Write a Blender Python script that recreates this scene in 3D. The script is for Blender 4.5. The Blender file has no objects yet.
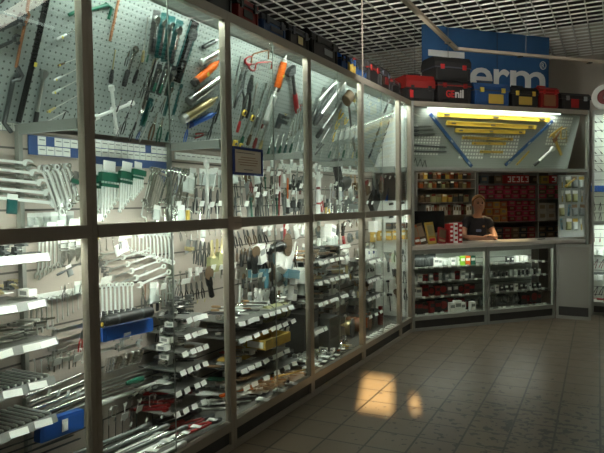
import bpy, math, random
from mathutils import Vector, Matrix

random.seed(7)
S = bpy.context.scene
COL = S.collection
R = math.radians

# ------------------------------------------------------------------ camera
CAM = Vector((2.06, 0.0, 1.50))
FOC, YAW, PITCH, ROLL = 601.0, R(27.46), R(2.19), R(0.72)
FW = Vector((-math.sin(YAW)*math.cos(PITCH), math.cos(YAW)*math.cos(PITCH), -math.sin(PITCH)))
_rt = Vector((math.cos(YAW), math.sin(YAW), 0))
_up = _rt.cross(FW)
RT = _rt*math.cos(ROLL) - _up*math.sin(ROLL)
UP = _rt*math.sin(ROLL) + _up*math.cos(ROLL)
cd = bpy.data.cameras.new('camera')
cd.sensor_width = 36.0
cd.lens = FOC/604*36.0
cd.clip_start = 0.05
co = bpy.data.objects.new('camera', cd)
COL.objects.link(co)
Mc = Matrix((RT, UP, -FW)).transposed().to_4x4()
Mc.translation = CAM
co.matrix_world = Mc
S.camera = co

# ------------------------------------------------------------------ world, sun, exposure
S.view_settings.view_transform = 'Standard'
S.view_settings.look = 'None'
S.view_settings.exposure = -0.10
S.view_settings.gamma = 1.0
S.view_settings.use_curve_mapping = False
W = bpy.data.worlds.new('world'); S.world = W; W.use_nodes = True
W.node_tree.nodes['Background'].inputs[0].default_value = (1.0, 0.75, 0.45, 1)
W.node_tree.nodes['Background'].inputs[1].default_value = 0.6

def light(name, kind, loc, energy, color, target=None, **kw):
    d = bpy.data.lights.new(name, kind)
    d.energy = energy; d.color = color
    for k, v in kw.items(): setattr(d, k, v)
    o = bpy.data.objects.new(name, d); COL.objects.link(o)
    o.location = loc
    if target is not None:
        q = (Vector(target)-Vector(loc)).to_track_quat('-Z', 'Y'); o.rotation_euler = q.to_euler()
    return o

BAY = [0.853+1.0875*k for k in range(6)] + [6.70]     # bay boundaries along the left run (Y)
COOL = (0.90, 1.0, 0.92)
TOPW = [5.6, 5.4, 4.6, 4.4, 4.2, 1.5]
UPW = [2.4, 2.2, 1.6, 1.4, 1.2, 0.4]
MIDW = [7.5, 7, 5.0, 4.2, 3.8, 1.2]
for k in range(6):
    y = (BAY[k]+BAY[k+1])/2; ln = BAY[k+1]-BAY[k]-0.1
    light('bay_top_light', 'AREA', (-0.05, y, 2.600), TOPW[k], COOL, (-0.46, y, 1.55), shape='RECTANGLE', size=ln, size_y=0.03)
    light('bay_middle_light', 'AREA', (-0.05, y, 1.380), MIDW[k], (0.97, 1.0, 0.9), (-0.36, y, 0.6), shape='RECTANGLE', size=ln, size_y=0.03)
    # the tube behind the middle rail shines upwards as well
    light('bay_ledge_light', 'AREA', (-0.05, y, 1.405), UPW[k], COOL, (-0.46, y, 1.72), shape='RECTANGLE', size=ln, size_y=0.03)
# the sun, low and warm, through added openings in the wall behind the camera
SUN_DIR = Vector((-0.32, 0.95, -0.25)).normalized()
sun = light('sun', 'SUN', (3, -6, 5), 110.0, (1.0, 0.74, 0.38), angle=R(0.6))
sun.rotation_euler = SUN_DIR.to_track_quat('-Z', 'Y').to_euler()

# ------------------------------------------------------------------ materials
MATS = {}
def mat(name, col, rough=0.5, metal=0.0, emit=0.0, spec=0.5, coat=0.0):
    if name in MATS: return MATS[name]
    m = bpy.data.materials.new(name); m.use_nodes = True
    b = m.node_tree.nodes['Principled BSDF']
    b.inputs['Base Color'].default_value = (*col, 1)
    b.inputs['Roughness'].default_value = rough
    b.inputs['Metallic'].default_value = metal
    b.inputs['Specular IOR Level'].default_value = spec
    b.inputs['Coat Weight'].default_value = coat
    if emit:
        b.inputs['Emission Color'].default_value = (*col, 1); b.inputs['Emission Strength'].default_value = emit
    MATS[name] = m
    return m
def N(m, kind, **kw):
    n = m.node_tree.nodes.new(kind)
    for k, v in kw.items(): setattr(n, k, v)
    return n
def L(m, a, b): m.node_tree.links.new(a, b)
def math_node(m, op, a, b=None):
    n = N(m, 'ShaderNodeMath', operation=op)
    for i, v in enumerate((a, b)):
        if v is None: continue
        if isinstance(v, (int, float)): n.inputs[i].default_value = v
        else: L(m, v, n.inputs[i])
    return n.outputs[0]
def noisy(name, c1, c2, scale, rough=0.5, metal=0.0, bump=0.0):
    m = mat(name, c1, rough, metal)
    b = m.node_tree.nodes['Principled BSDF']
    tc = N(m, 'ShaderNodeTexCoord'); nz = N(m, 'ShaderNodeTexNoise'); nz.inputs['Scale'].default_value = scale
    nz.inputs['Detail'].default_value = 4
    L(m, tc.outputs['Object'], nz.inputs['Vector'])
    mx = N(m, 'ShaderNodeMix', data_type='RGBA'); mx.inputs[6].default_value = (*c1, 1); mx.inputs[7].default_value = (*c2, 1)
    L(m, nz.outputs['Fac'], mx.inputs[0]); L(m, mx.outputs[2], b.inputs['Base Color'])
    if bump:
        bp = N(m, 'ShaderNodeBump'); bp.inputs['Strength'].default_value = bump; bp.inputs['Distance'].default_value = 0.01
        L(m, nz.outputs['Fac'], bp.inputs['Height']); L(m, bp.outputs[0], b.inputs['Normal'])
    return m

M_frame = noisy('frame_aluminium', (0.34, 0.31, 0.25), (0.42, 0.38, 0.31), 6, 0.42, 0.35)
M_greyframe = noisy('grey_frame', (0.30, 0.32, 0.29), (0.36, 0.38, 0.34), 6, 0.45, 0.3)
M_rail = noisy('grey_rail', (0.30, 0.33, 0.30), (0.36, 0.39, 0.35), 8, 0.4, 0.4)
M_kick = noisy('dark_kick', (0.03, 0.03, 0.028), (0.05, 0.05, 0.045), 9, 0.6)
M_chrome = mat('chrome', (0.78, 0.80, 0.77), 0.22, 1.0)
M_satin = mat('satin_steel', (0.62, 0.64, 0.60), 0.36, 1.0)
M_whitesteel = mat('pale_steel', (0.84, 0.88, 0.84), 0.34, 0.15)
M_steel = mat('dark_steel', (0.22, 0.23, 0.22), 0.35, 0.9)
M_gunmetal = mat('gunmetal', (0.09, 0.10, 0.10), 0.38, 0.6)
M_black = mat('black_rubber', (0.02, 0.022, 0.022), 0.5)
M_blackgloss = mat('black_gloss', (0.015, 0.016, 0.016), 0.22)
M_band = mat('band_blue', (0.05, 0.10, 0.26), 0.5)
M_white = mat('white_paper', (0.85, 0.87, 0.83), 0.6)
M_tag = mat('tag_paper', (0.86, 0.89, 0.84), 0.55)
M_strip = mat('strip_grey', (0.27, 0.29, 0.27), 0.45)
M_ytag = mat('yellow_sticker', (0.75, 0.62, 0.08), 0.6)
M_teal = mat('teal_plastic', (0.008, 0.085, 0.082), 0.4)
M_green = mat('green_plastic', (0.01, 0.10, 0.06), 0.4)
M_blue = mat('blue_plastic', (0.02, 0.12, 0.50), 0.38)
M_navy = mat('navy_blue', (0.02, 0.05, 0.22), 0.5)
M_cyan = mat('pale_blue_plastic', (0.10, 0.25, 0.31), 0.4)
M_red = mat('red_plastic', (0.42, 0.02, 0.02), 0.4)
M_darkred = mat('dark_red_plastic', (0.20, 0.012, 0.012), 0.45)
M_orange = mat('orange_plastic', (0.75, 0.14, 0.01), 0.38)
M_yellow = mat('yellow_paint', (0.74, 0.53, 0.08), 0.4)
M_lblue = mat('level_blue', (0.04, 0.12, 0.30), 0.4)
M_mustard = mat('mustard_plastic', (0.55, 0.38, 0.07), 0.45)
M_brass = mat('brass', (0.60, 0.52, 0.28), 0.3, 0.85)
M_copper = mat('copper_rust', (0.28, 0.13, 0.06), 0.55, 0.3)
M_wood = noisy('wood_handle', (0.36, 0.22, 0.10), (0.46, 0.30, 0.15), 30, 0.5)
M_brown = mat('brown_bristle', (0.11, 0.07, 0.035), 0.8)
M_olive = mat('olive_canvas', (0.32, 0.33, 0.16), 0.75)
M_clearpl = mat('milky_plastic', (0.62, 0.68, 0.64), 0.25)
M_greybox = mat('grey_plastic', (0.25, 0.28, 0.27), 0.5)
M_skin = mat('skin', (0.46, 0.24, 0.15), 0.5)
M_tube = mat('tube_glow', (0.85, 1.0, 0.92), 0.4, 0, 3.0)

def glass_mat(name, tint, refl):
    m = bpy.data.materials.new(name); m.use_nodes = True
    nt = m.node_tree; nt.nodes.remove(nt.nodes['Principled BSDF'])
    out = nt.nodes['Material Output']
    tr = N(m, 'ShaderNodeBsdfTransparent'); tr.inputs[0].default_value = (*tint, 1)
    gl = N(m, 'ShaderNodeBsdfGlossy'); gl.inputs['Roughness'].default_value = 0.015; gl.inputs[0].default_value = (1, 1, 1, 1)
    fr = N(m, 'ShaderNodeFresnel'); fr.inputs[0].default_value = 1.5
    gm = N(m, 'ShaderNodeNewGeometry')
    f = math_node(m, 'MULTIPLY', math_node(m, 'MULTIPLY', fr.outputs[0], refl), math_node(m, 'SUBTRACT', 1.0, gm.outputs['Backfacing']))
    mx = N(m, 'ShaderNodeMixShader'); L(m, f, mx.inputs[0]); L(m, tr.outputs[0], mx.inputs[1]); L(m, gl.outputs[0], mx.inputs[2])
    L(m, mx.outputs[0], out.inputs[0]); MATS[name] = m
    return m
M_glass = glass_mat('pane_glass', (0.97, 0.99, 0.97), 1.0)

def peg_mat(name, base, hole, pitch, rough=0.5):
    """perforated sheet: round dark holes on a square grid in object XY"""
    m = mat(name, base, rough)
    b = m.node_tree.nodes['Principled BSDF']
    tc = N(m, 'ShaderNodeTexCoord'); sp = N(m, 'ShaderNodeSeparateXYZ'); L(m, tc.outputs['Object'], sp.inputs[0])
    d = []
    for ax in (0, 1):
        fr = math_node(m, 'FRACT', math_node(m, 'MULTIPLY', sp.outputs[ax], 1/pitch))
        c = math_node(m, 'SUBTRACT', fr, 0.5); d.append(math_node(m, 'MULTIPLY', c, c))
    h = math_node(m, 'LESS_THAN', math_node(m, 'ADD', d[0], d[1]), 0.16**2)
    mx = N(m, 'ShaderNodeMix', data_type='RGBA'); mx.inputs[6].default_value = (*base, 1); mx.inputs[7].default_value = (*hole, 1)
    L(m, h, mx.inputs[0]); L(m, mx.outputs[2], b.inputs['Base Color'])
    return m
M_peg = peg_mat('pegboard_sheet', (0.31, 0.36, 0.335), (0.07, 0.085, 0.08), 0.032)
M_pegdark = peg_mat('pegboard_sheet_grey', (0.34, 0.37, 0.34), (0.13, 0.15, 0.14), 0.030)

def slat_mat(name, base, groove, pitch, width):
    m = mat(name, base, 0.55)
    b = m.node_tree.nodes['Principled BSDF']
    tc = N(m, 'ShaderNodeTexCoord'); sp = N(m, 'ShaderNodeSeparateXYZ'); L(m, tc.outputs['Object'], sp.inputs[0])
    fr = math_node(m, 'FRACT', math_node(m, 'MULTIPLY', sp.outputs[1], 1/pitch))
    h = math_node(m, 'LESS_THAN', fr, width/pitch)
    mx = N(m, 'ShaderNodeMix', data_type='RGBA'); mx.inputs[6].default_value = (*base, 1); mx.inputs[7].default_value = (*groove, 1)
    L(m, h, mx.inputs[0]); L(m, mx.outputs[2], b.inputs['Base Color'])
    return m
M_slat = slat_mat('slatted_back_board', (0.50, 0.445, 0.385), (0.12, 0.11, 0.10), 0.148, 0.010)
M_slatw = slat_mat('white_slat_board', (0.74, 0.78, 0.72), (0.20, 0.22, 0.20), 0.11, 0.008)

# ------------------------------------------------------------------ mesh builder
class MB:
    def __init__(self): self.v = []; self.f = []; self.mi = []; self.cur = 0
    def add(self, vs, fs):
        b = len(self.v); self.v += [tuple(p) for p in vs]
        for f in fs: self.f.append([b+i for i in f]); self.mi.append(self.cur)
        return self
    def box(self, c, s, rz=0.0, rx=0.0, ry=0.0):
        x, y, z = (s[0]/2, s[1]/2, s[2]/2)
        Rm = Matrix.Rotation(rz, 3, 'Z') @ Matrix.Rotation(ry, 3, 'Y') @ Matrix.Rotation(rx, 3, 'X')
        vs = [Rm @ Vector((sx*x, sy*y, sz*z)) + Vector(c) for sx in (-1, 1) for sy in (-1, 1) for sz in (-1, 1)]
        return self.add(vs, [(0, 1, 3, 2), (4, 6, 7, 5), (0, 4, 5, 1), (2, 3, 7, 6), (0, 2, 6, 4), (1, 5, 7, 3)])
    def rbox(self, c, s, r):
        """box with rounded vertical (z) edges"""
        x, y = s[0]/2, s[1]/2; pts = []
        for cx, cy, a0 in ((x-r, y-r, 0), (-x+r, y-r, 90), (-x+r, -y+r, 180), (x-r, -y+r, 270)):
            for k in range(4):
                a = R(a0+30*k); pts.append((c[0]+cx+r*math.cos(a), c[1]+cy+r*math.sin(a)))
        return self.prism(pts, c[2]-s[2]/2, c[2]+s[2]/2)
    def prism(self, pts, z0, z1):
        n = len(pts)
        vs = [(p[0], p[1], z0) for p in pts] + [(p[0], p[1], z1) for p in pts]
        fs = [tuple(range(n-1, -1, -1)), tuple(range(n, 2*n))] + [(i, (i+1) % n, n+(i+1) % n, n+i) for i in range(n)]
        return self.add(vs, fs)
    def prism_x(self, pts, x0, x1):
        """profile in (y,z), extruded along x"""
        n = len(pts)
        vs = [(x0, p[0], p[1]) for p in pts] + [(x1, p[0], p[1]) for p in pts]
        fs = [tuple(range(n-1, -1, -1)), tuple(range(n, 2*n))] + [(i, (i+1) % n, n+(i+1) % n, n+i) for i in range(n)]
        return self.add(vs, fs)
    def ring(self, cx, cy, ro, ri, z0, z1, n=14, a0=0.0, a1=360.0):
        full = abs(a1-a0) >= 359.9; m = n if full else n+1
        vs = []
        for i in range(m):
            a = R(a0+(a1-a0)*i/n); c, s = math.cos(a), math.sin(a)
            vs += [(cx+ro*c, cy+ro*s, z0), (cx+ro*c, cy+ro*s, z1), (cx+ri*c, cy+ri*s, z1), (cx+ri*c, cy+ri*s, z0)]
        fs = []
        for i in range(n):
            a, b = 4*i, 4*((i+1) % m)
            for k in range(4): fs.append((a+k, b+k, b+(k+1) % 4, a+(k+1) % 4))
        if not full: fs += [(0, 1, 2, 3), tuple(4*(m-1)+k for k in (3, 2, 1, 0))]
        return self.add(vs, fs)
    def lathe(self, prof, n=12, axis='y', o=(0, 0, 0)):
        """profile of (radius, along)"""
        vs = []; fs = []
        for r, t in prof:
            for i in range(n):
                a = 2*math.pi*i/n; p = (r*math.cos(a), r*math.sin(a))
                q = {'y': (p[0], t, -p[1]), 'z': (p[0], p[1], t), 'x': (t, p[0], p[1])}[axis]
                vs.append((q[0]+o[0], q[1]+o[1], q[2]+o[2]))
        for k in range(len(prof)-1):
            for i in range(n):
                j = (i+1) % n
                fs.append((k*n+i, k*n+j, (k+1)*n+j, (k+1)*n+i))
        fs.append(tuple(range(n-1, -1, -1))); m = (len(prof)-1)*n; fs.append(tuple(range(m, m+n)))
        return self.add(vs, fs)
    def tube(self, path, r, n=8, closed=False):
        P = [Vector(p) for p in path]; rs = r if isinstance(r, (list, tuple)) else [r]*len(P)
        vs = []; fs = []; m = len(P)
        ref = None
        for i, p in enumerate(P):
            if closed: t = P[(i+1) % m]-P[(i-1) % m]
            else: t = P[min(i+1, m-1)]-P[max(i-1, 0)]
            t.normalize()
            if ref is None: ref = Vector((0, 0, 1)) if abs(t.z) < 0.9 else Vector((1, 0, 0))
            a = t.cross(ref); a.normalize(); b = a.cross(t); ref = b.copy()
            for k in range(n):
                an = 2*math.pi*k/n; vs.append(p+a*(rs[i]*math.cos(an))+b*(rs[i]*math.sin(an)))
        for i in range(m if closed else m-1):
            j = (i+1) % m
            for k in range(n): fs.append((i*n+k, i*n+(k+1) % n, j*n+(k+1) % n, j*n+k))
        if not closed: fs += [tuple(range(n-1, -1, -1)), tuple(range((m-1)*n, m*n))]
        return self.add(vs, fs)
    def mesh(self, name, *mats, smooth=35):
        me = bpy.data.meshes.new(name); me.from_pydata(self.v, [], self.f)
        for m in mats: me.materials.append(m)
        me.polygons.foreach_set('material_index', self.mi)
        me.polygons.foreach_set('use_smooth', [smooth > 0]*len(self.f))
        me.update()
        if smooth > 0: me.set_sharp_from_angle(angle=R(smooth))
        return me

# ------------------------------------------------------------------ objects
LABELS = {}
def tag(o, label, cat, group=None):
    n = len(label.split())
    if not 4 <= n <= 16: print('LABEL LENGTH', n, label)
    if label in LABELS: print('LABEL REPEAT', label)
    LABELS[label] = 1
    o['label'] = label; o['category'] = cat
    if group: o['group'] = group
    return o
def link(name, data, parent=None, M=None):
    o = bpy.data.objects.new(name, data); COL.objects.link(o)
    if parent is not None: o.parent = parent
    if M is not None: o.matrix_world = M
    return o
def empty(name, M):
    o = bpy.data.objects.new(name, None); COL.objects.link(o); o.empty_display_size = 0.05
    o.matrix_world = M if isinstance(M, Matrix) else Matrix.Translation(M)
    return o
def struct(name, me, M=None):
    o = link(name, me, None, M); o['kind'] = 'structure'; return o
ORD = 'first second third fourth fifth sixth seventh eighth ninth tenth eleventh twelfth thirteenth fourteenth fifteenth sixteenth seventeenth eighteenth nineteenth twentieth'.split()
def ordn(i): return ORD[i] if i < 20 else 'twenty-'+ORD[i-20] if i < 29 else 'thirty-'+ORD[i-30] if i > 29 else 'thirtieth'

# ------------------------------------------------------------------ places: rays and planes
def ray(x, y):
    return FW + RT*((x-302.0)/FOC) - UP*((y-226.5)/FOC)
class Plane:
    def __init__(self, o, u, v):
        self.o = Vector(o); self.u = Vector(u).normalized(); self.v = Vector(v).normalized(); self.n = self.u.cross(self.v)
    def hit(self, px):
        d = ray(*px); t = (self.o-CAM).dot(self.n)/d.dot(self.n)
        return CAM+d*t
    def uv(self, px):
        p = self.hit(px)-self.o; return p.dot(self.u), p.dot(self.v)
    def at(self, a, b, off=0.0): return self.o+self.u*a+self.v*b+self.n*off
    def M(self, p, ang=0.0, s=1.0):
        """frame on the plane at point p, local +y turned by ang from v towards u"""
        y = self.v*math.cos(ang)+self.u*math.sin(ang); x = self.u*math.cos(ang)-self.v*math.sin(ang)
        m = Matrix((x*s, y*s, self.n*s)).transposed().to_4x4(); m.translation = p
        return m
    def shifted(self, off): return Plane(self.o+self.n*off, self.u, self.v)
def wall_plane(D): return Plane((-D, 0, 0), (0, 1, 0), (0, 0, 1))
BACKD = 0.475
BACK = wall_plane(BACKD)
def level(h): return Plane((0, 0, h), (0, 1, 0), (-1, 0, 0))       # horizontal, v into the cabinet
# ================================================================== the setting
XL, XR, YN, YF, HC = -2.70, 6.2, -3.2, 10.7, 3.80

def floor_material():
    m = mat('floor_tile', (0.33, 0.25, 0.17), 0.33)
    b = m.node_tree.nodes['Principled BSDF']
    tc = N(m, 'ShaderNodeTexCoord'); mp = N(m, 'ShaderNodeMapping'); L(m, tc.outputs['Object'], mp.inputs[0])
    mp.inputs['Rotation'].default_value = (0, 0, R(-1.2))
    sp = N(m, 'ShaderNodeSeparateXYZ'); L(m, mp.outputs[0], sp.inputs[0])
    cells = []; dist = []
    for ax, pit, off in ((0, 0.262, 1.555), (1, 0.270, 4.21)):
        q = math_node(m, 'DIVIDE', math_node(m, 'SUBTRACT', sp.outputs[ax], off), pit)
        cells.append(math_node(m, 'FLOOR', q))
        fr = math_node(m, 'FRACT', q)
        e = math_node(m, 'MINIMUM', fr, math_node(m, 'SUBTRACT', 1.0, fr))
        dist.append(math_node(m, 'MULTIPLY', e, pit))
    d = math_node(m, 'MINIMUM', dist[0], dist[1])
    line = math_node(m, 'LESS_THAN', d, 0.0065)
    cb = N(m, 'ShaderNodeCombineXYZ'); L(m, cells[0], cb.inputs[0]); L(m, cells[1], cb.inputs[1])
    wn = N(m, 'ShaderNodeTexWhiteNoise', noise_dimensions='2D'); L(m, cb.outputs[0], wn.inputs['Vector'])
    nz = N(m, 'ShaderNodeTexNoise'); nz.inputs['Scale'].default_value = 9; nz.inputs['Detail'].default_value = 6
    L(m, tc.outputs['Object'], nz.inputs['Vector'])
    mx = N(m, 'ShaderNodeMix', data_type='RGBA'); mx.inputs[6].default_value = (0.098, 0.075, 0.050, 1); mx.inputs[7].default_value = (0.150, 0.116, 0.078, 1)
    v = math_node(m, 'ADD', math_node(m, 'MULTIPLY', wn.outputs['Value'], 0.45), math_node(m, 'MULTIPLY', nz.outputs['Fac'], 0.55))
    L(m, v, mx.inputs[0])
    # scuffed dirt marks where people walk
    n2 = N(m, 'ShaderNodeTexNoise'); n2.inputs['Scale'].default_value = 17; n2.inputs['Detail'].default_value = 3
    L(m, tc.outputs['Object'], n2.inputs['Vector'])
    vm = N(m, 'ShaderNodeVectorMath', operation='DISTANCE'); L(m, tc.outputs['Object'], vm.inputs[0]); vm.inputs[1].default_value = (1.62, 4.15, 0)
    near = math_node(m, 'MULTIPLY', math_node(m, 'SUBTRACT', 1.0, math_node(m, 'MULTIPLY', vm.outputs['Value'], 0.75)), 0.16)
    near = math_node(m, 'MAXIMUM', near, -0.02)
    dirt = math_node(m, 'GREATER_THAN', math_node(m, 'ADD', n2.outputs['Fac'], near), 0.685)
    m2 = N(m, 'ShaderNodeMix', data_type='RGBA'); m2.inputs[7].default_value = (0.012, 0.010, 0.008, 1)
    L(m, math_node(m, 'MULTIPLY', dirt, 0.9), m2.inputs[0]); L(m, mx.outputs[2], m2.inputs[6])
    m3 = N(m, 'ShaderNodeMix', data_type='RGBA'); m3.inputs[7].default_value = (0.022, 0.017, 0.012, 1)
    L(m, line, m3.inputs[0]); L(m, m2.outputs[2], m3.inputs[6]); L(m, m3.outputs[2], b.inputs['Base Color'])
    rr = math_node(m, 'ADD', math_node(m, 'MULTIPLY', nz.outputs['Fac'], 0.22), 0.22); L(m, rr, b.inputs['Roughness'])
    bp = N(m, 'ShaderNodeBump'); bp.inputs['Strength'].default_value = 0.5; bp.inputs['Distance'].default_value = 0.002
    L(m, math_node(m, 'SUBTRACT', 1.0, line), bp.inputs['Height']); L(m, bp.outputs[0], b.inputs['Normal'])
    return m
M_floor = floor_material()
M_wall = noisy('wall_plaster', (0.42, 0.39, 0.33), (0.48, 0.45, 0.38), 4, 0.8)
M_dark = mat('dark_void', (0.06, 0.06, 0.055), 0.9)
M_grid = mat('ceiling_grid_metal', (0.78, 0.78, 0.73), 0.4, 0.1)

struct('floor', MB().box(((XL+XR)/2, (YN+YF)/2, -0.03), (XR-XL, YF-YN, 0.06)).mesh('floor', M_floor, smooth=0))
struct('ceiling', MB().box(((XL+XR)/2, (YN+YF)/2, 4.34), (XR-XL, YF-YN, 0.06)).mesh('ceiling', M_dark, smooth=0))
g = MB()
pitch = 0.185
nx = int((XR-XL)/pitch)
for i in range(1, nx): g.box((XL+i*pitch, (YN+YF)/2+2, HC+0.008), (0.013, YF-YN-4, 0.016))
for j in range(int((YF-YN-4)/pitch)): g.box(((XL+XR)/2, YF-0.02-j*pitch, HC+0.008), (XR-XL, 0.013, 0.016))
struct('ceiling_grid', g.mesh('ceiling_grid', M_grid, smooth=0))
struct('wall_left', MB().box((XL-0.05, (YN+YF)/2, 2.18), (0.1, YF-YN+0.2, 4.36)).mesh('wall_left', M_wall, smooth=0))
struct('wall_right', MB().box((XR+0.05, (YN+YF)/2, 2.18), (0.1, YF-YN+0.2, 4.36)).mesh('wall_right', M_wall, smooth=0))
struct('wall_back', MB().box(((XL+XR)/2, YF+0.05, 2.18), (XR-XL, 0.1, 4.36)).mesh('wall_back', M_wall, smooth=0))
# the wall behind the camera, with two added openings shaped to throw the sun patches on the floor
GR = level(0.0)
def back_to_wall(px):
    p = GR.hit(px); t = (p.y-YN)/SUN_DIR.y
    return p-SUN_DIR*t
pa = [back_to_wall(p) for p in ((364, 377), (394, 377), (394, 409), (364, 409))]
pb = [back_to_wall(p) for p in ((412, 394), (419, 394), (420, 412), (412, 412))]
def rect(ps): return (min(p.x for p in ps), max(p.x for p in ps), min(p.z for p in ps), max(p.z for p in ps))
holes = [rect(pa), rect(pb)]
print('SUN HOLES', holes)
xs = sorted({XL, XR, *[h[i] for h in holes for i in (0, 1)]}); zs = sorted({0.0, 4.36, *[h[i] for h in holes for i in (2, 3)]})
w = MB()
for i in range(len(xs)-1):
    for j in range(len(zs)-1):
        cx, cz = (xs[i]+xs[i+1])/2, (zs[j]+zs[j+1])/2
        if any(h[0] < cx < h[1] and h[2] < cz < h[3] for h in holes): continue
        w.box((cx, YN-0.02, cz), (xs[i+1]-xs[i], 0.04, zs[j+1]-zs[j]))
struct('wall_front', w.mesh('wall_front', M_wall, smooth=0))

M_deck = noisy('dark_deck', (0.10, 0.10, 0.09), (0.14, 0.14, 0.12), 8, 0.6)
# ================================================================== showcases of the left run
def part(name, me, parent, M=None, label=None, kind=None):
    o = bpy.data.objects.new(name, me); COL.objects.link(o); o.parent = parent
    if M is not None: o.matrix_basis = M
    if label: o['label'] = label
    if kind: o['kind'] = kind
    return o
PB, PT = (-0.455, 1.895), (-0.195, 2.615)         # pegboard bottom and top (X, Z)
PEG = Plane((PB[0], 0, PB[1]), (0, 1, 0), (PT[0]-PB[0], 0, PT[1]-PB[1]))
PEGLEN = math.hypot(PT[0]-PB[0], PT[1]-PB[1])
HT, HM0, HM1, HS = 2.655, 1.358, 1.417, 0.174
def rel(pl_point_M, origin): return Matrix.Translation(-Vector(origin)) @ pl_point_M
BAYNAME = ['leftmost bay', 'second bay', 'third bay', 'fourth bay', 'fifth bay', 'narrow end bay']
BAYLOOK = ['leftmost glass showcase, fan of pale wrenches hanging inside', 'second glass showcase, with teal tool cards and blue price band',
           'third glass showcase, with a blue framed notice on its front', 'fourth glass showcase, long dark wrenches slanting on its pegboard',
           'fifth glass showcase, with white boards and spools low inside', 'narrow glass end showcase beside the sales counter corner']
for k in range(6):
    y0, y1 = BAY[k], BAY[k+1]; w_ = y1-y0; O = Vector((0, y0, 0))
    root = empty('glass_showcase', O); tag(root, BAYLOOK[k], 'showcase', 'glass showcases along the left wall')
    for yy in (0.0155, w_-0.0155):
        part('front_post', MB().box((-0.02, yy, HT/2), (0.042, 0.029, HT)).mesh('front_post', M_frame, smooth=0), root)
    part('top_rail', MB().box((-0.019, w_/2, HT-0.028), (0.040, w_-0.061, 0.056)).mesh('top_rail', M_frame, smooth=0), root)
    mr = part('middle_rail', MB().box((-0.017, w_/2, (HM0+HM1)/2), (0.046, w_-0.061, HM1-HM0)).box((-0.004, w_/2, HM0+0.03), (0.024, w_-0.061, 0.006)).mesh('middle_rail', M_frame, smooth=0), root)
    part('sill_rail', MB().box((-0.02, w_/2, 0.147), (0.042, w_-0.061, 0.054)).mesh('sill_rail', M_frame, smooth=0), root)
    part('kick_board', MB().box((-0.028, w_/2, 0.078), (0.02, w_-0.061, 0.082)).mesh('kick_board', M_kick, smooth=0), root)
    part('base_strip', MB().box((-0.016, w_/2, 0.019), (0.034, w_-0.061, 0.038)).mesh('base_strip', M_frame, smooth=0), root)
    part('bottom_deck', MB().box((-0.26, w_/2, 0.162), (0.43, w_-0.004, 0.02)).mesh('bottom_deck', M_deck, smooth=0), root)
    part('roof_board', MB().box((-0.265, w_/2, 2.635), (0.45, w_-0.004, 0.016)).mesh('roof_board', M_greyframe, smooth=0), root)
    bb = MB().box((w_/2, 0.945, -0.012), (w_-0.002, 1.89-0.03, 0.02)).mesh('back_board', M_slat, smooth=0)
    part('back_board', bb, root, rel(BACK.M(BACK.at(y0, 0)), O))
    pgm = MB().box((w_/2, PEGLEN/2, -0.007), (w_-0.004, PEGLEN, 0.012)).mesh('pegboard', M_peg, smooth=0)
    part('pegboard', pgm, root, rel(PEG.M(PEG.at(y0, 0)), O))
    part('back_post', MB().box((-0.455, w_-0.012, 1.03), (0.03, 0.022, 1.72)).mesh('back_post', M_greyframe, smooth=0), root)
    part('side_rail', MB().box((-0.25, w_-0.012, 1.868), (0.385, 0.02, 0.048)).mesh('side_rail', M_rail, smooth=0), root)
    if k == 5: part('end_board', MB().box((-0.245, w_-0.012, 0.84), (0.40, 0.012, 1.33)).box((-0.245, w_-0.012, 1.512), (0.40, 0.02, 0.014)).box((-0.255, w_-0.012, 2.25), (0.40, 0.012, 0.70)).mesh('end_board', mat('white_board', (0.72, 0.76, 0.72), 0.5), smooth=0), root)
    for z0, z1 in ((HM1, HT-0.056), (HS, HM0)):
        for q, (a, b, xx) in enumerate(((0.031, w_/2+0.012, -0.014), (w_/2-0.012, w_-0.031, -0.026))):
            part('glass_pane', MB().box((xx, (a+b)/2, (z0+z1)/2), (0.005, b-a, z1-z0)).mesh('glass_pane', M_glass, smooth=0), root)
        # the polished free edge of the front sliding pane
        part('pane_edge', MB().box((-0.014, w_/2+0.0145, (z0+z1)/2), (0.006, 0.005, z1-z0)).mesh('pane_edge', M_rail, smooth=0), root)
    for z in (2.616, 1.392):
        part('fluorescent_tube', MB().lathe([(0.006, 0.05), (0.006, w_-0.05)], 8, 'y', (-0.052, 0, z)).mesh('fluorescent_tube', M_tube), root)

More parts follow.
